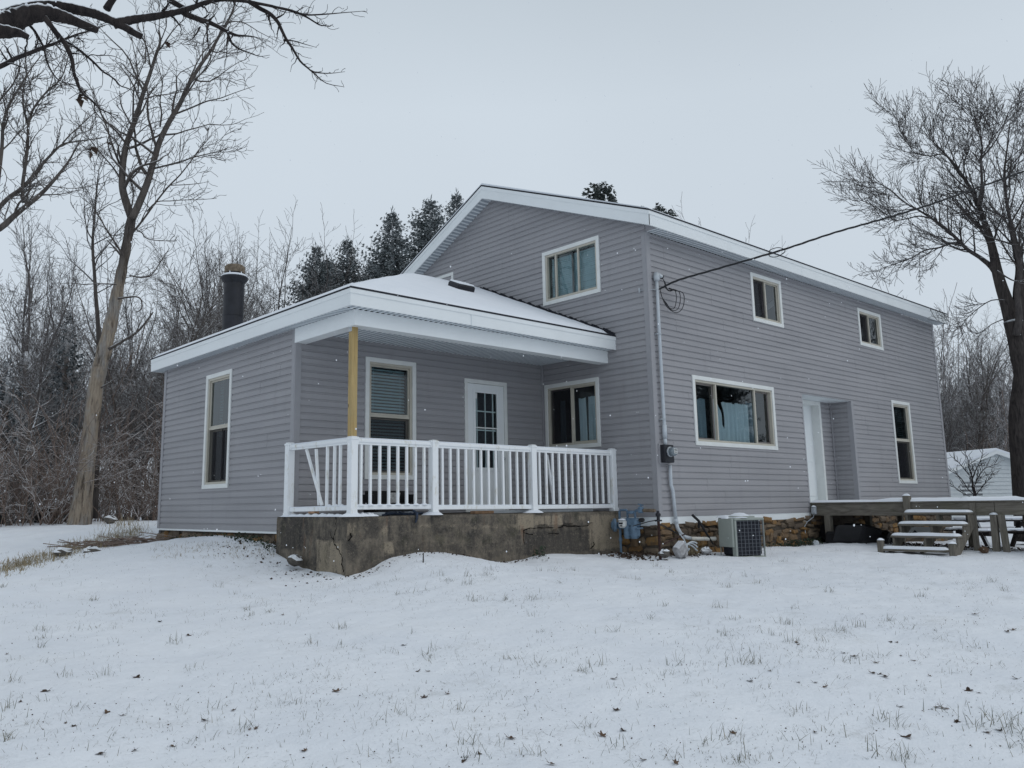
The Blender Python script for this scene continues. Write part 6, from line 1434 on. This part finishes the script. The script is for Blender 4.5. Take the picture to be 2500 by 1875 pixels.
wood([(kindB, 2050*F_, 44, 690*F_, 1.0, 'bare tree just right of the far house corner'), (kindA, 2085*F_, 50, 680*F_, 2.1, 'bare tree behind the shed roof, left of centre'), (kindC, 2120*F_, 46, 700*F_, 3.0, 'bushy bare tree above the shed gable'),
      (kindB, 2160*F_, 48, 690*F_, 4.4, 'bare tree between the shed gable and the big trunk'), (kindA, 2215*F_, 46, 660*F_, 5.2, 'bare tree at the right edge behind the big trunk'), (kindC, 2035*F_, 56, 720*F_, .7, 'distant low bare tree at the house corner'), (kindA, 2060*F_, 60, 690*F_, 3.9, 'far bare tree behind the shed, nearest the house corner'), (kindB, 2110*F_, 58, 695*F_, 1.7, 'far bare tree directly behind the shed gable'), (kindC, 2150*F_, 60, 680*F_, 5.1, 'far bushy bare tree behind the shed, nearest the big trunk'),
      (kindB, 1615*F_, 34, 480*F_, .5, 'bare tree top showing over the main roof above the cable loop'), (kindA, 1770*F_, 40, 530*F_, 2.5, 'bare tree top showing over the roof behind the eave, right')])

# -- big dark tree at the right edge
DR = 26.5; rb = at(2497, 1222, DR); rb = (float(rb[0]), float(rb[1]), gz(float(rb[0]), float(rb[1])))
rt = thing('large_tree', rb, 'large dark bare tree with a thick trunk at the right edge behind the deck', 'tree')
Z8 = lambda l: [((2000+x/2.212)/F_, (150+y/2.212)/F_) for x, y in l]
m = MB(); mc = MB(); rnd = random.Random(44); HR = dict(HAB); HR.update(lev=3, fall=.05, kids=[7, 6, 5, 4], seg=[6, 5, 4, 3], wob=[.14, .22, .28, .34], trop=[.07, .10, .10, .06], ang=(26, 60), len=(.36, .60), tip=.006, sides=[7, 5, 3, 3], minlen=.14)
limb(m, [(2222, 1170)]+[(2216, 1080), (2210, 1000), (2204, 900)]+Z8([(1110, 1700), (1090, 1600), (1072, 1500), (1045, 1400)]), 52, 38, DR, rnd, HR, 0, sides=14)
limb(m, Z8([(1072, 1500), (1040, 1400), (1012, 1300), (985, 1220), (960, 1130), (942, 1040), (920, 950), (890, 860)]), 34, 12, DR, rnd, HR, 0, sides=10, k=4)
limb(m, Z8([(1075, 1500), (1084, 1380), (1076, 1250), (1085, 1120), (1060, 1000), (1035, 880)]), 30, 10, DR+.2, rnd, HR, 0, sides=10, k=4)
limb(m, Z8([(1012, 1305), (975, 1190), (930, 1110), (870, 1060)]), 16, 9, DR+.1, rnd, HR, 0, sides=8)
build('trunk', m, 'bark_trunk', rt, smooth=True)
for l, w0, w1, nk, lk in ((Z8([(1012, 1310), (985, 1220), (960, 1130), (942, 1040), (920, 950), (890, 860), (855, 770), (825, 700), (775, 620), (720, 545), (660, 480), (600, 420)]), 44, 5, 34, .17), (Z8([(858, 775), (875, 700), (878, 620), (872, 540), (880, 460), (860, 380), (830, 300), (800, 220)]), 17, 3, 24, .2),
                          (Z8([(1012, 1300), (975, 1190), (930, 1110), (870, 1060), (800, 1015), (740, 955), (680, 900), (610, 850), (540, 805), (460, 760), (380, 690), (300, 650)]), 28, 4, 40, .15), (Z8([(610, 850), (540, 835), (470, 850), (400, 855), (330, 800), (250, 760), (180, 730)]), 9, 2, 18, .2),
                          (Z8([(770, 985), (720, 980), (650, 1005), (570, 1020), (500, 1060), (420, 1090), (330, 1120)]), 12, 3, 26, .2), (Z8([(1062, 1480), (1080, 1380), (1070, 1250), (1085, 1120), (1060, 1000), (1035, 880), (1010, 740), (1000, 600), (1015, 470), (1030, 330)]), 38, 5, 32, .17),
                          (Z8([(1085, 1400), (1110, 1250), (1140, 1100), (1180, 950), (1230, 800), (1300, 600)]), 26, 6, 26, .18), (Z8([(760, 610), (700, 520), (660, 500), (600, 510), (520, 495), (490, 460), (440, 380), (420, 300)]), 9, 2, 20, .2), (Z8([(960, 1130), (1040, 1180), (1110, 1190), (1200, 1180)]), 9, 3, 10, .2),
                          (Z8([(870, 530), (930, 460), (980, 380), (1020, 280), (1060, 200)]), 9, 2, 18, .22), (Z8([(1005, 1290), (930, 1290), (850, 1340), (780, 1400), (700, 1430)]), 7, 2, 14, .22), (Z8([(1000, 1390), (930, 1420), (860, 1470), (800, 1450)]), 6, 2, 12, .22), (Z8([(1030, 880), (1100, 760), (1160, 640), (1230, 480), (1260, 330)]), 10, 3, 18, .2), (Z8([(780, 990), (840, 930), (900, 900), (990, 830)]), 6, 2, 8, .2)):
    limb(mc, l, w0, w1, DR+rnd.uniform(-1.2, 1.2), rnd, HR, int(nk*.9), t0=.28, sides=8, lenk=lk*1.45, scale=DR/2066.54*.46)
build('crown', mc, 'bark_limb', rt, smooth=True)
# small bare tree in front of the shed
st_ = foot(2379, 30.5, 1216); sm = thing('small_bare_tree', st_, 'small dark spreading bare tree standing in front of the white shed', 'tree')
m = MB(); mc = MB(); rnd = random.Random(9); Z7 = lambda l: [((1900+x/3.318)/F_, (900+y/3.318)/F_) for x, y in l]
HS_ = dict(HL); HS_.update(lev=2, tip=.0075, kids=[6, 5, 4], trop=[.02, .03, .03])
limb(m, Z7([(1585, 1200), (1588, 1100), (1592, 1040), (1590, 1000), (1575, 950)]), 12, 9, 30.5, rnd, HS_, 0, sides=8, scale=30.5/2066.54*.8); build('trunk', m, 'bark_dark', sm, smooth=True)
for l, w0, w1, nk in (([(1575, 960), (1570, 880), (1545, 800), (1540, 740), (1500, 660)], 8, 2, 9), ([(1580, 990), (1600, 920), (1660, 820), (1720, 790), (1800, 760)], 6, 2, 9), ([(1590, 1020), (1540, 980), (1490, 900), (1450, 860), (1400, 830), (1370, 800)], 6, 2, 9), ([(1575, 880), (1610, 800), (1640, 740), (1660, 660)], 5, 2, 9), ([(1595, 1030), (1650, 960), (1700, 900), (1740, 830)], 5, 2, 8), ([(1560, 1040), (1480, 1000), (1420, 950), (1380, 920)], 4, 1.5, 6), ([(1545, 860), (1480, 780), (1440, 740), (1390, 700)], 5, 2, 8), ([(1600, 900), (1700, 860), (1770, 850)], 4, 1.5, 6)):
    limb(mc, Z7(l), w0, w1, 30.5+rnd.uniform(-.5, .5), rnd, HS_, nk*2, sides=6, lenk=.26, scale=30.5/2066.54*.5)
build('crown', mc, 'bark_dark', sm, smooth=True)
# arching shrub in front of the dead trunk
sh = foot(128, 25.2); shr = thing('bare_shrub', sh, 'arching bare shrub with snowy stems at the left of the dead trunk foot', 'shrub')
m = MB(); rnd = random.Random(14); HB = dict(HAB); HB.update(lev=2, tip=.006, kids=[6, 4], seg=[8, 5, 4], wob=[.12, .25, .3], trop=[-.045, -.03, 0], ang=(20, 50), len=(.35, .55), sides=[5, 4, 3], minlen=.15, **{'from': [.3, .2]})
for q in range(26):
    a = rnd.uniform(0, 6.28); tilt = rnd.uniform(.25, .95); twig_tree(m, Vector(sh)+Vector((rnd.uniform(-.25, .25), rnd.uniform(-.25, .25), 0)), Vector((math.cos(a)*tilt, math.sin(a)*tilt, 1)), rnd.uniform(1.8, 3.6), .02, 0, rnd, HB)
build('stems', m, 'bark_red', shr, smooth=True)

# -- evergreens
def spruce(name, H, W, seed, label, mat, droop=.25, dens=1.0, group=None, top_round=0.0, leafs=.16, full=1.0):
    rnd = random.Random(seed); t = thing(name, (0, 0, 0), label, 'tree', group)
    mt = MB(); mt.tube([(0, 0, -.3), (0, 0, H*.5), (0, 0, H*.97)], [W*.055, W*.035, .015], 8); build('trunk', mt, 'bark_brown', t, smooth=True)
    m = MB(); z = H*.06
    while z < H*.99:
        tt = z/H; rad = W*.5*((1-tt)**(.86-.50*top_round))*rnd.uniform(.70, 1.12)+.12; nb = max(3, int((6.0+4*(1-tt))*dens)); a0 = rnd.random()*6.28
        for b in range(nb):
            a = a0+6.283*b/nb+rnd.uniform(-.3, .3); L = rad*rnd.uniform(.55, 1.18)*full; up0 = .15+.55*tt-droop*(1-tt)
            d = Vector((math.cos(a), math.sin(a), 0)); ns = max(3, int(L/.16)); p = Vector((0, 0, z))
            for q in range(ns):
                f_ = (q+1)/ns; c_ = p+d*(L*f_)+UPV*(L*(up0*f_-.30*f_*f_+.18*f_**3)); ww = leafs*(1.35-.75*f_)*rnd.uniform(.7, 1.3)*min(1.0, .45+rad*.5)
                sdv = Vector((-d.y, d.x, 0))
                for k_ in range(8 if f_ > .25 else 3):
                    e_ = (d*rnd.uniform(.2, 1)+sdv*rnd.uniform(-1, 1)+UPV*rnd.uniform(-.75, .30)).normalized(); n_ = rand_perp(e_, rnd); ln = ww*rnd.uniform(1.0, 1.9); o0 = c_+sdv*rnd.uniform(-.12, .12)*min(1, rad)+UPV*rnd.uniform(-.05, .05)
                    m.quad(o0-n_*ww*.22, o0+e_*ln*.5-n_*ww*.28, o0+e_*ln, o0+e_*ln*.45+n_*ww*.28)
        z += .20+.17*(1-tt)
    for q in range(14): a = rnd.random()*6.28; zz_ = H*(.955+.045*rnd.random()); o0 = Vector((0, 0, zz_)); e_ = Vector((math.cos(a)*.5, math.sin(a)*.5, 1)).normalized(); n_ = rand_perp(e_, rnd); m.quad(o0-n_*.03, o0+e_*.15-n_*.03, o0+e_*.3, o0+e_*.15+n_*.03)
    build('foliage', m, mat, t); return t
GS = 'snow dusted spruces behind the wing roof'
s1 = spruce('spruce_tree', 15, 11.0, 1, 'x', 'spruce_needles', group=GS, dens=1.7, leafs=.15); s2 = spruce('spruce_tree', 15, 10.0, 2, 'x', 'spruce_needles', group=GS, dens=1.7, leafs=.15)
for (pr, u, D, vt, wsc, rot, lab) in ((s1, 672*F_, 42, 528*F_, .95, .4, 'leftmost snow dusted spruce above the wing roof'), (s2, 742*F_, 44, 514*F_, 1.0, 1.3, 'second spruce from the left above the wing roof, small pointed top'),
                                      (s2, 845*F_, 38, 455*F_, 1.05, 2.0, 'spruce with pointed top in the middle of the row above the wing roof'), (s1, 932*F_, 40, 428*F_, 1.0, 3.1, 'tall broad spruce touching the gable rake'), (s2, 993*F_, 46, 415*F_, .85, 4.0, 'spruce top showing just above the gable rake'), (s1, 800*F_, 50, 560*F_, 1.0, 5.2, 'low spruce filling the gap between the pointed spruces'), (s1, 700*F_, 50, 560*F_, 1.0, 2.2, 'spruce in the back row behind the left pair')):
    b = foot(u, D); H = float(at(u, vt, D)[2])-b[2]; o = place(pr, b, H/15, rot, lab); o.scale = (wsc*H/15, wsc*H/15, H/15)
dk = spruce('spruce_tree', 9, 6.4, 5, 'dark spruce with drooping snowy boughs in the wood left of the dead trunk', 'dark_needles', droop=.55, dens=.62, leafs=.15, full=1.1)
b = foot(118*F_, 30); H = float(at(118*F_, 680*F_, 30)[2])-b[2]; dk.location = Vector(b); dk.scale = (H/9*.8, H/9*.8, H/9)
e2 = copy_tree(dk); b = foot(-8*F_, 29); e2.location = Vector(b); e2.scale = (.6, .6, .55); e2.rotation_euler.z = 2; e2['label'] = 'dark spruce cut by the left edge of the picture'
pn = spruce('pine_tree', 16, 4.6, 7, 'pine whose rounded top rises above the main roof ridge', 'pine_needles', droop=.0, top_round=1.0, leafs=.26, dens=.8)
b = foot(1330*F_, 38); H = float(at(1330*F_, 402*F_, 38)[2])-b[2]; pn.location = Vector(b); pn.scale = (H/16*.85, H/16*.85, H/16)
p2 = copy_tree(pn); b = foot(1447*F_, 42); H = float(at(1447*F_, 452*F_, 42)[2])-b[2]; p2.location = Vector(b); p2.scale = (H/16, H/16, H/16); p2.rotation_euler.z = 1.5; p2['label'] = 'pine whose tip barely shows above the roof near the gable corner'

for (x, y, sc4, rot, lab) in ((19.5, -11.0, .62, .5, 'snowy spruce across the side yard, mirrored in the wide picture window'), (24.5, -14.5, .8, 2.0, 'tall snowy spruce behind the mirrored one in the side yard'), (30.0, -8.0, .7, 3.6, 'snowy spruce at the far side of the yard, mirrored in the tall window')):
    o = copy_tree(s1); o.location = Vector((x, y, gz(x, y)-.1)); o.scale = (sc4*.8, sc4*.8, sc4); o.rotation_euler.z = rot; o['label'] = lab; o['group'] = 'spruces across the side yard'
# -- undergrowth and the far wood: nobody could count these
rnd = random.Random(55); m = MB()
HU = dict(HAB); HU.update(lev=2, tip=.0075, kids=[5, 4], seg=[5, 4, 3], wob=[.18, .3, .35], trop=[-.02, 0, 0], ang=(20, 60), len=(.35, .6), sides=[4, 3, 3], minlen=.12, **{'from': [.15, .1]})
for q in range(620):
    u = rnd.uniform(-120, 400)*F_ if q < 430 else rnd.uniform(2015, 2230)*F_; D = (rnd.uniform(24.5, 33) if q % 3 else rnd.uniform(33, 40)) if q < 430 else rnd.uniform(40, 50); 
    if 130*F_ < u < 215*F_ and D < 26: continue
    b = foot(u, D); twig_tree(m, Vector(b), Vector((rnd.uniform(-.6, .6), rnd.uniform(-.6, .6), 1)), rnd.uniform(.8, 2.8)*(1.25 if q % 5 == 0 else .8), .014, 0, rnd, HU)
o = build('undergrowth', m, 'bark_red', smooth=True); o['kind'] = 'stuff'; o['label'] = 'reddish brown undergrowth of bare twigs with snow at the edge of the wood'; o['category'] = 'undergrowth'
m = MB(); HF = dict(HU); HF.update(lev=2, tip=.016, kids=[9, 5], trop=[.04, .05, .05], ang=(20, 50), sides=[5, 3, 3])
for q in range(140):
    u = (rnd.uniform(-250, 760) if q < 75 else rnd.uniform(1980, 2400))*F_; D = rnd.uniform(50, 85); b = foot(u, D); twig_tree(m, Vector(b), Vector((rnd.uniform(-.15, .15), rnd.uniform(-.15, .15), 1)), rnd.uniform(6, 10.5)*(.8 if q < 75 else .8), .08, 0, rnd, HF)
o = build('far_wood', m, 'bark_hazed', smooth=True); o['kind'] = 'stuff'; o['label'] = 'far bare wood closing off the horizon'; o['category'] = 'wood'

# brush pile of cut sticks at left, fallen sticks
bpz = at(300, 1296, 18.3); m = MB(); rnd = random.Random(3); bc = Vector((float(bpz[0]), float(bpz[1]), gz(float(bpz[0]), float(bpz[1])))); e = Vector((CR[0], CR[1], 0)).normalized(); g = Vector((CF[0], CF[1], 0)).normalized()
for q in range(110):
    a = rnd.gauss(0, .6); c_ = bc+e*rnd.gauss(0, .62)+g*rnd.gauss(0, .28); c_.z = gz(c_.x, c_.y)+abs(rnd.gauss(.04, .05)); d = (e*math.cos(a)+g*math.sin(a)+UPV*rnd.gauss(0, .12)).normalized(); L = rnd.uniform(.12, .45); m.tube([c_-d*L, c_+d*.1+UPV*rnd.uniform(-.02, .03), c_+d*L], [.011, .009, .004], 4, cap=False)
single('brush_pile', m, 'bark_red', tuple(bc), 'pile of cut brown sticks in the snow left of the wing', 'brush pile')
def stick(u0, v0, u1, v1, z, label):
    def gpt(u, v):
        r = ray(u, v); p = CAM+r*((z-CAM[2])/r[2]); return Vector((float(p[0]), float(p[1]), gz(float(p[0]), float(p[1]))+.012))
    a, b = gpt(u0, v0), gpt(u1, v1); mm = MB(); mm.tube([a, a.lerp(b, .5)+Vector((.01, 0, .012)), b], [.009, .008, .005], 5); single('stick', mm, 'bark_brown', tuple(a), label, 'stick')
stick(800, 1356, 878, 1381, -.62, 'long thin stick on the snow left of the concrete porch base')
stick(909, 1384, 929, 1369, -.66, 'short thin stick on the snow nearest the porch base corner')
m = MB(); p = on(1033, 1385, 'y', .35); pz_ = gz(float(p[0]), .35); m.tube([(p[0], .35, pz_-.05), (p[0]+.005, .35, pz_+.13)], [.012, .007], 6); single('stake', m, 'bark_dark', (float(p[0]), .35, pz_), 'small dark stake poking from the snow in front of the porch', 'stake')
# fallen log in the brush at far left
m = MB(); a, b = Vector(at(90, 1265, 27)), Vector(at(175, 1215, 27.6)); a.z += .05; m.tube([a, a.lerp(b, .5), b], [.16, .14, .10], 9); lg = single('fallen_log', m, 'bark_dark', tuple(a), 'dark fallen log lying in the brush left of the shrub', 'log', smooth=True)

# ------------------------------------------------------------------ grass, leaves, ivy
rs = np.random.RandomState(12)
def ground_from_px(u, v):
    """march the ray down to the lawn"""
    r = ray(u, v); r = r/np.linalg.norm(r)
    ts = np.arange(3.0, 45.0, .06); P = CAM[None, :]+ts[:, None]*r[None, :]
    hit = np.nonzero(P[:, 2] < ground_z(P[:, 0], P[:, 1]))[0]
    return P[hit[0]] if len(hit) else None
def blades(cx, cy, n, spread, Lr, wid, lean, V, Fc, rs, zsink=.004):
    xs = cx+rs.normal(0, spread, n); ys = cy+rs.normal(0, spread, n); zs = ground_z(xs, ys)-zsink
    for x, y, z in zip(xs, ys, zs):
        L = rs.uniform(*Lr); a = rs.uniform(0, 6.283); ln = rs.uniform(*lean); dx, dy = math.cos(a)*math.sin(ln), math.sin(a)*math.sin(ln); dz = math.cos(ln); w = wid*rs.uniform(.6, 1.3); px, py = -math.sin(a)*w, math.cos(a)*w
        b2 = rs.uniform(.1, .9); i = len(V); mx_, my_, mz_ = x+dx*L*.55, y+dy*L*.55, z+dz*L*.55; ex, ey, ez = x+dx*L*1.1, y+dy*L*1.1, z+dz*L*(1-.35*b2*math.sin(ln))
        V += [(x-px, y-py, z), (x+px, y+py, z), (mx_+px*.8, my_+py*.8, mz_), (mx_-px*.8, my_-py*.8, mz_), (ex, ey, ez)]; Fc += [(i, i+1, i+2, i+3), (i+3, i+2, i+4)]
inh = lambda x, y: (x > XA-.05 and y > YP-.1 and y < YA and x < 0) or (x > -.02 and y > -.03 and x < XL) or (bx0-.02 < x < .02 and 0.8 < y < YP)
m = MB(); V, Fc = [], []
N = 0
while N < 6200:
    u = rs.uniform(-60, 2560); v = 1330+545*rs.uniform(0, 1)**1.15; p = ground_from_px(u, v)
    if p is None: continue
    x, y = float(p[0]), float(p[1]); D = math.hypot(x-CAM[0], y-CAM[1])
    if inh(x, y) or D > 22: continue
    dn = float(vnoise(np.array([x*.55]), np.array([y*.55]), 21)[0])*.6+float(vnoise(np.array([x*1.9]), np.array([y*1.9]), 22)[0])*.4
    if rs.uniform() > max(0.14, (dn-.36)*1.9): continue
    N += 1
    kind_ = rs.uniform()
    if kind_ < .62: blades(x, y, rs.randint(1, 4), .07, (.008, .030), .0014, (.4, 1.54), V, Fc, rs)
    elif kind_ < .86: blades(x, y, rs.randint(1, 5), .06, (.015, .055), .0011, (.5, 1.54), V, Fc, rs)
    elif kind_ < .985: blades(x, y, rs.randint(3, 9), .055, (.02, .095), .0012, (.3, 1.52), V, Fc, rs)
    else: blades(x, y, rs.randint(10, 22), .04, (.04, .12), .0017, (.1, 1.2), V, Fc, rs)
# some tufts measured on the photograph
for (u, v, n, s, L) in ((1310, 1625, 14, .05, .13), (1465, 1625, 12, .05, .14), (1645, 1625, 18, .06, .12), (1815, 1625, 26, .07, .13), (1840, 1620, 16, .06, .15), (2060, 1660, 8, .04, .07), (2250, 1440, 10, .05, .08), (2440, 1770, 34, .09, .16), (2480, 1790, 30, .08, .18), (2025, 1790, 9, .07, .12), (1940, 1820, 5, .03, .18), (1640, 1850, 10, .05, .16), (190, 1730, 12, .06, .10), (220, 1535, 16, .09, .07), (690, 1525, 14, .09, .07), (10, 1620, 8, .05, .10), (1885, 1550, 16, .05, .10), (2140, 1850, 9, .05, .14), (340, 1500, 18, .10, .07), (60, 1480, 18, .12, .06)):
    p = ground_from_px(u, v); blades(float(p[0]), float(p[1]), n, s, (L*.35, L), .0019, (.1, 1.25), V, Fc, rs)
m.v, m.f, m.mi = V, Fc, [0]*len(Fc)
o = build('grass', m, 'grass_blade'); o['kind'] = 'stuff'; o['label'] = 'thin dead and green grass blades poking through the snow'; o['category'] = 'grass'
# tan dry grass along the bank at left and at the foot of the walls
m = MB(); V, Fc = [], []
for q in range(420):
    t = rs.uniform(0, 1); u = 0+345*t+rs.normal(0, 10); v = 1392-92*t+rs.normal(0, 9); p = ground_from_px(u, v)
    if p is None: continue
    blades(float(p[0]), float(p[1]), rs.randint(4, 9), .09, (.05, .18)if t > .45 else (.04, .16), .0045, (.1, 1.3), V, Fc, rs)
for q in range(150):
    u = rs.uniform(380, 690); v = 1325+rs.uniform(2, 40); p = ground_from_px(u, v)
    if p is None or inh(float(p[0]), float(p[1])): continue
    blades(float(p[0]), float(p[1]), rs.randint(2, 6), .06, (.03, .11), .0028, (.3, 1.45), V, Fc, rs)
for q in range(60):
    x = rs.uniform(.3, 1.0); blades(x, -.18, 2, .05, (.15, .42), .003, (.05, .5), V, Fc, rs)
for q in range(35):
    u = rs.uniform(250, 345)*1.0; p = ground_from_px(u*F_*.9, rs.uniform(1270, 1300)); 
    if p is not None: blades(float(p[0]), float(p[1]), 5, .15, (.1, .3), .005, (.1, 1.1), V, Fc, rs)
m.v, m.f, m.mi = V, Fc, [0]*len(Fc)
o = build('dry_grass', m, 'dry_grass'); o['kind'] = 'stuff'; o['label'] = 'tan dry grass along the snowy bank at left and by the foundations'; o['category'] = 'grass'
# dead leaves lying singly on the snow
def leaf_mesh(seed, s=1.0):
    rnd = random.Random(seed); mb = MB(); K = 9; rim = []
    lob = rnd.choice((3, 5, 5)); curl = rnd.uniform(.4, 1.3)
    for i in range(K*2):
        a = 6.283*i/(K*2); r = .036*s*(1+.38*math.cos(lob*a)+.12*rnd.uniform(-1, 1)); x, y = r*math.cos(a)*1.25, r*math.sin(a)*.85; rim.append((x, y, .004+curl*7*y*y+curl*3*x*x*rnd.uniform(.5, 1.3)))
    mb.v = [(0, 0, .004)]+rim; mb.f = [(0, 1+i, 1+(i+1) % (K*2)) for i in range(K*2)]; mb.mi = [0]*len(mb.f)
    mb.tube([(.04*s, 0, .012), (.065*s, .004, .03), (.08*s, .0, .035)], [.0018, .0015, .001], 4, cap=False); return mb
LFG = 'dead leaves lying on the snow'; lk_ = [build('fallen_leaf', leaf_mesh(i), 'leaf_brown' if i % 4 else 'leaf_tan') for i in range(6)]
used = set()
spots = [(160, 1770), (180, 1775), (420, 1830), (330, 1838), (245, 1846), (500, 1765), (610, 1782), (625, 1780), (300, 1748), (260, 1745), (335, 1655), (110, 1690), (50, 1715), (17, 1598), (1092, 1698), (1035, 1705), (2305, 1735), (2275, 1735), (1950, 1672), (1990, 1672), (2015, 1680), (2140, 1620), (2085, 1604), (2090, 1608), (2190, 1570), (2175, 1570), (2460, 1545), (2475, 1540), (2380, 1502), (2200, 1605), (2230, 1614), (2130, 1645), (2150, 1650), (2160, 1655), (2270, 1655), (2340, 1765), (2335, 1764), (2410, 1790), (2440, 1785), (1832, 1665), (1880, 1640), (1950, 1575), (1945, 1570), (2060, 1600), (2480, 1660), (2365, 1690), (2390, 1693), (1570, 1860), (1650, 1875), (1345, 1868), (1505, 1735), (1140, 1855), (1170, 1845), (1132, 1862), (1520, 1790), (1470, 1800), (1247, 1808), (740, 1845), (1045, 1640), (1021, 1640), (985, 1580), (1500, 1660), (822, 1692), (745, 1838), (570, 1740), (690, 1505), (460, 1555), (390, 1520), (1990, 1795), (2105, 1500), (1790, 1795), (2200, 1730), (2290, 1730), (2215, 1805)]
for i, (u, v) in enumerate(spots):
    p = ground_from_px(u, v)
    if p is None: continue
    j = (i*5+i//7) % 6; o = lk_[j]
    if j in used: o = o.copy(); C.objects.link(o)
    used.add(j); o.location = Vector((float(p[0]), float(p[1]), gz(float(p[0]), float(p[1]))+.002)); sc3 = .28+.40*((i*37 % 17)/17); o.scale = (sc3, sc3, sc3*1.1); o.rotation_euler = (rs.uniform(-.35, .35), rs.uniform(-.35, .35), rs.uniform(0, 6.28))
    o['label'] = 'small curled brown dead leaf lying on the snowy lawn'; o['category'] = 'leaf'; o['group'] = LFG
# leaf litter under the meter and by the foundation
m = MB(); rnd = random.Random(8)
def litter(x, y, s, up=.02):
    z = gz(x, y)+rnd.uniform(0, up); a = rnd.uniform(0, 6.28); e_ = Vector((math.cos(a), math.sin(a), rnd.uniform(-.4, .5))).normalized(); n_ = rand_perp(e_, rnd); c_ = Vector((x, y, z)); m.quad(c_, c_+e_*s*.5+n_*s*.35, c_+e_*s, c_+e_*s*.5-n_*s*.35)
for q in range(420): litter(rnd.uniform(-.9, .45), rnd.gauss(.18, .22) if True else 0, rnd.uniform(.03, .08), .06)
for q in range(120): litter(rnd.uniform(.2, 1.0), rnd.gauss(-.25, .09), rnd.uniform(.02, .06), .03)
for q in range(160): x = rnd.uniform(-5.9, -2.0); litter(x, fy(x, 1.0)-abs(rnd.gauss(.05, .12)), rnd.uniform(.02, .05), .01)
for q in range(120): litter(-5.9-abs(rnd.gauss(.05, .3)), rnd.uniform(1.0, 4.2), rnd.uniform(.025, .06), .01)
for q in range(900): litter(rnd.uniform(5.45, 9), rnd.uniform(-5, -.6), rnd.uniform(.03, .08), .02)  # leaf litter, packed denser here to deepen the shade under the deck
for q in range(1800):
    p = ground_from_px(rnd.uniform(-20, 2520), 1370+500*rnd.random()**1.3) if q % 3 == 0 else p
    if p is None: continue
    x, y = float(p[0])+rnd.gauss(0, .12), float(p[1])+rnd.gauss(0, .12)
    if not inh(x, y): litter(x, y, rnd.uniform(.005, .016), .004)
o = build('leaf_litter', m, 'leaf_brown'); o['kind'] = 'stuff'; o['label'] = 'dark leaf litter and debris along the foundation and under the gas meter, packed denser to darken under the deck'; o['category'] = 'leaf litter'
m = MB()
def ivy(x0, x1, y0, y1, n, h):
    for q in range(n):
        x, y = rnd.uniform(x0, x1), rnd.uniform(y0, y1); c_ = Vector((x, y, gz(x, y)+rnd.uniform(0, h))); s = rnd.uniform(.018, .04); e_ = Vector((rnd.uniform(-1, 1), rnd.uniform(-1, 1), rnd.uniform(-.6, .8))).normalized(); n_ = rand_perp(e_, rnd); m.quad(c_, c_+e_*s*.6+n_*s*.5, c_+e_*s*1.3, c_+e_*s*.6-n_*s*.5)
ivy(4.0, 5.2, -.32, -.05, 420, .13); ivy(2.0, 4.2, -.16, -.02, 220, .07); ivy(-5.95, -5.75, 2.9, 4.4, 260, .12); ivy(-5.8, -5.7, 4.4, 7.8, 120, .05); ivy(-2.35, -2.05, .74, .82, 60, .16)
o = build('ground_ivy', m, 'ivy_green'); o['kind'] = 'stuff'; o['label'] = 'dark green ground ivy along the foot of the walls'; o['category'] = 'ivy'

# ------------------------------------------------------------------ falling snow
m = MB(); rnd = random.Random(90); ico = [(0, 0, 1), (.894, 0, .447), (.276, .851, .447), (-.724, .526, .447), (-.724, -.526, .447), (.276, -.851, .447), (.724, .526, -.447), (-.276, .851, -.447), (-.894, 0, -.447), (-.276, -.851, -.447), (.724, -.526, -.447), (0, 0, -1)]
icf = [(0, 1, 2), (0, 2, 3), (0, 3, 4), (0, 4, 5), (0, 5, 1), (1, 6, 2), (2, 7, 3), (3, 8, 4), (4, 9, 5), (5, 10, 1), (6, 7, 2), (7, 8, 3), (8, 9, 4), (9, 10, 5), (10, 6, 1), (11, 7, 6), (11, 8, 7), (11, 9, 8), (11, 10, 9), (11, 6, 10)]
for q in range(700):
    D = rnd.uniform(3.5, 15); c_ = at(rnd.uniform(-250, 2750), rnd.uniform(-100, 1400), D); r = rnd.uniform(.0016, .0048)*(.6+D/18)
    if c_[2] < gz(float(c_[0]), float(c_[1]))+.1: continue
    m.add([(c_[0]+x*r, c_[1]+y*r, c_[2]+z*r*1.3) for x, y, z in ico], icf)
o = build('falling_snow', m, 'flake'); o['kind'] = 'stuff'; o['label'] = 'fine white snowflakes drifting down in the air'; o['category'] = 'snowflakes'
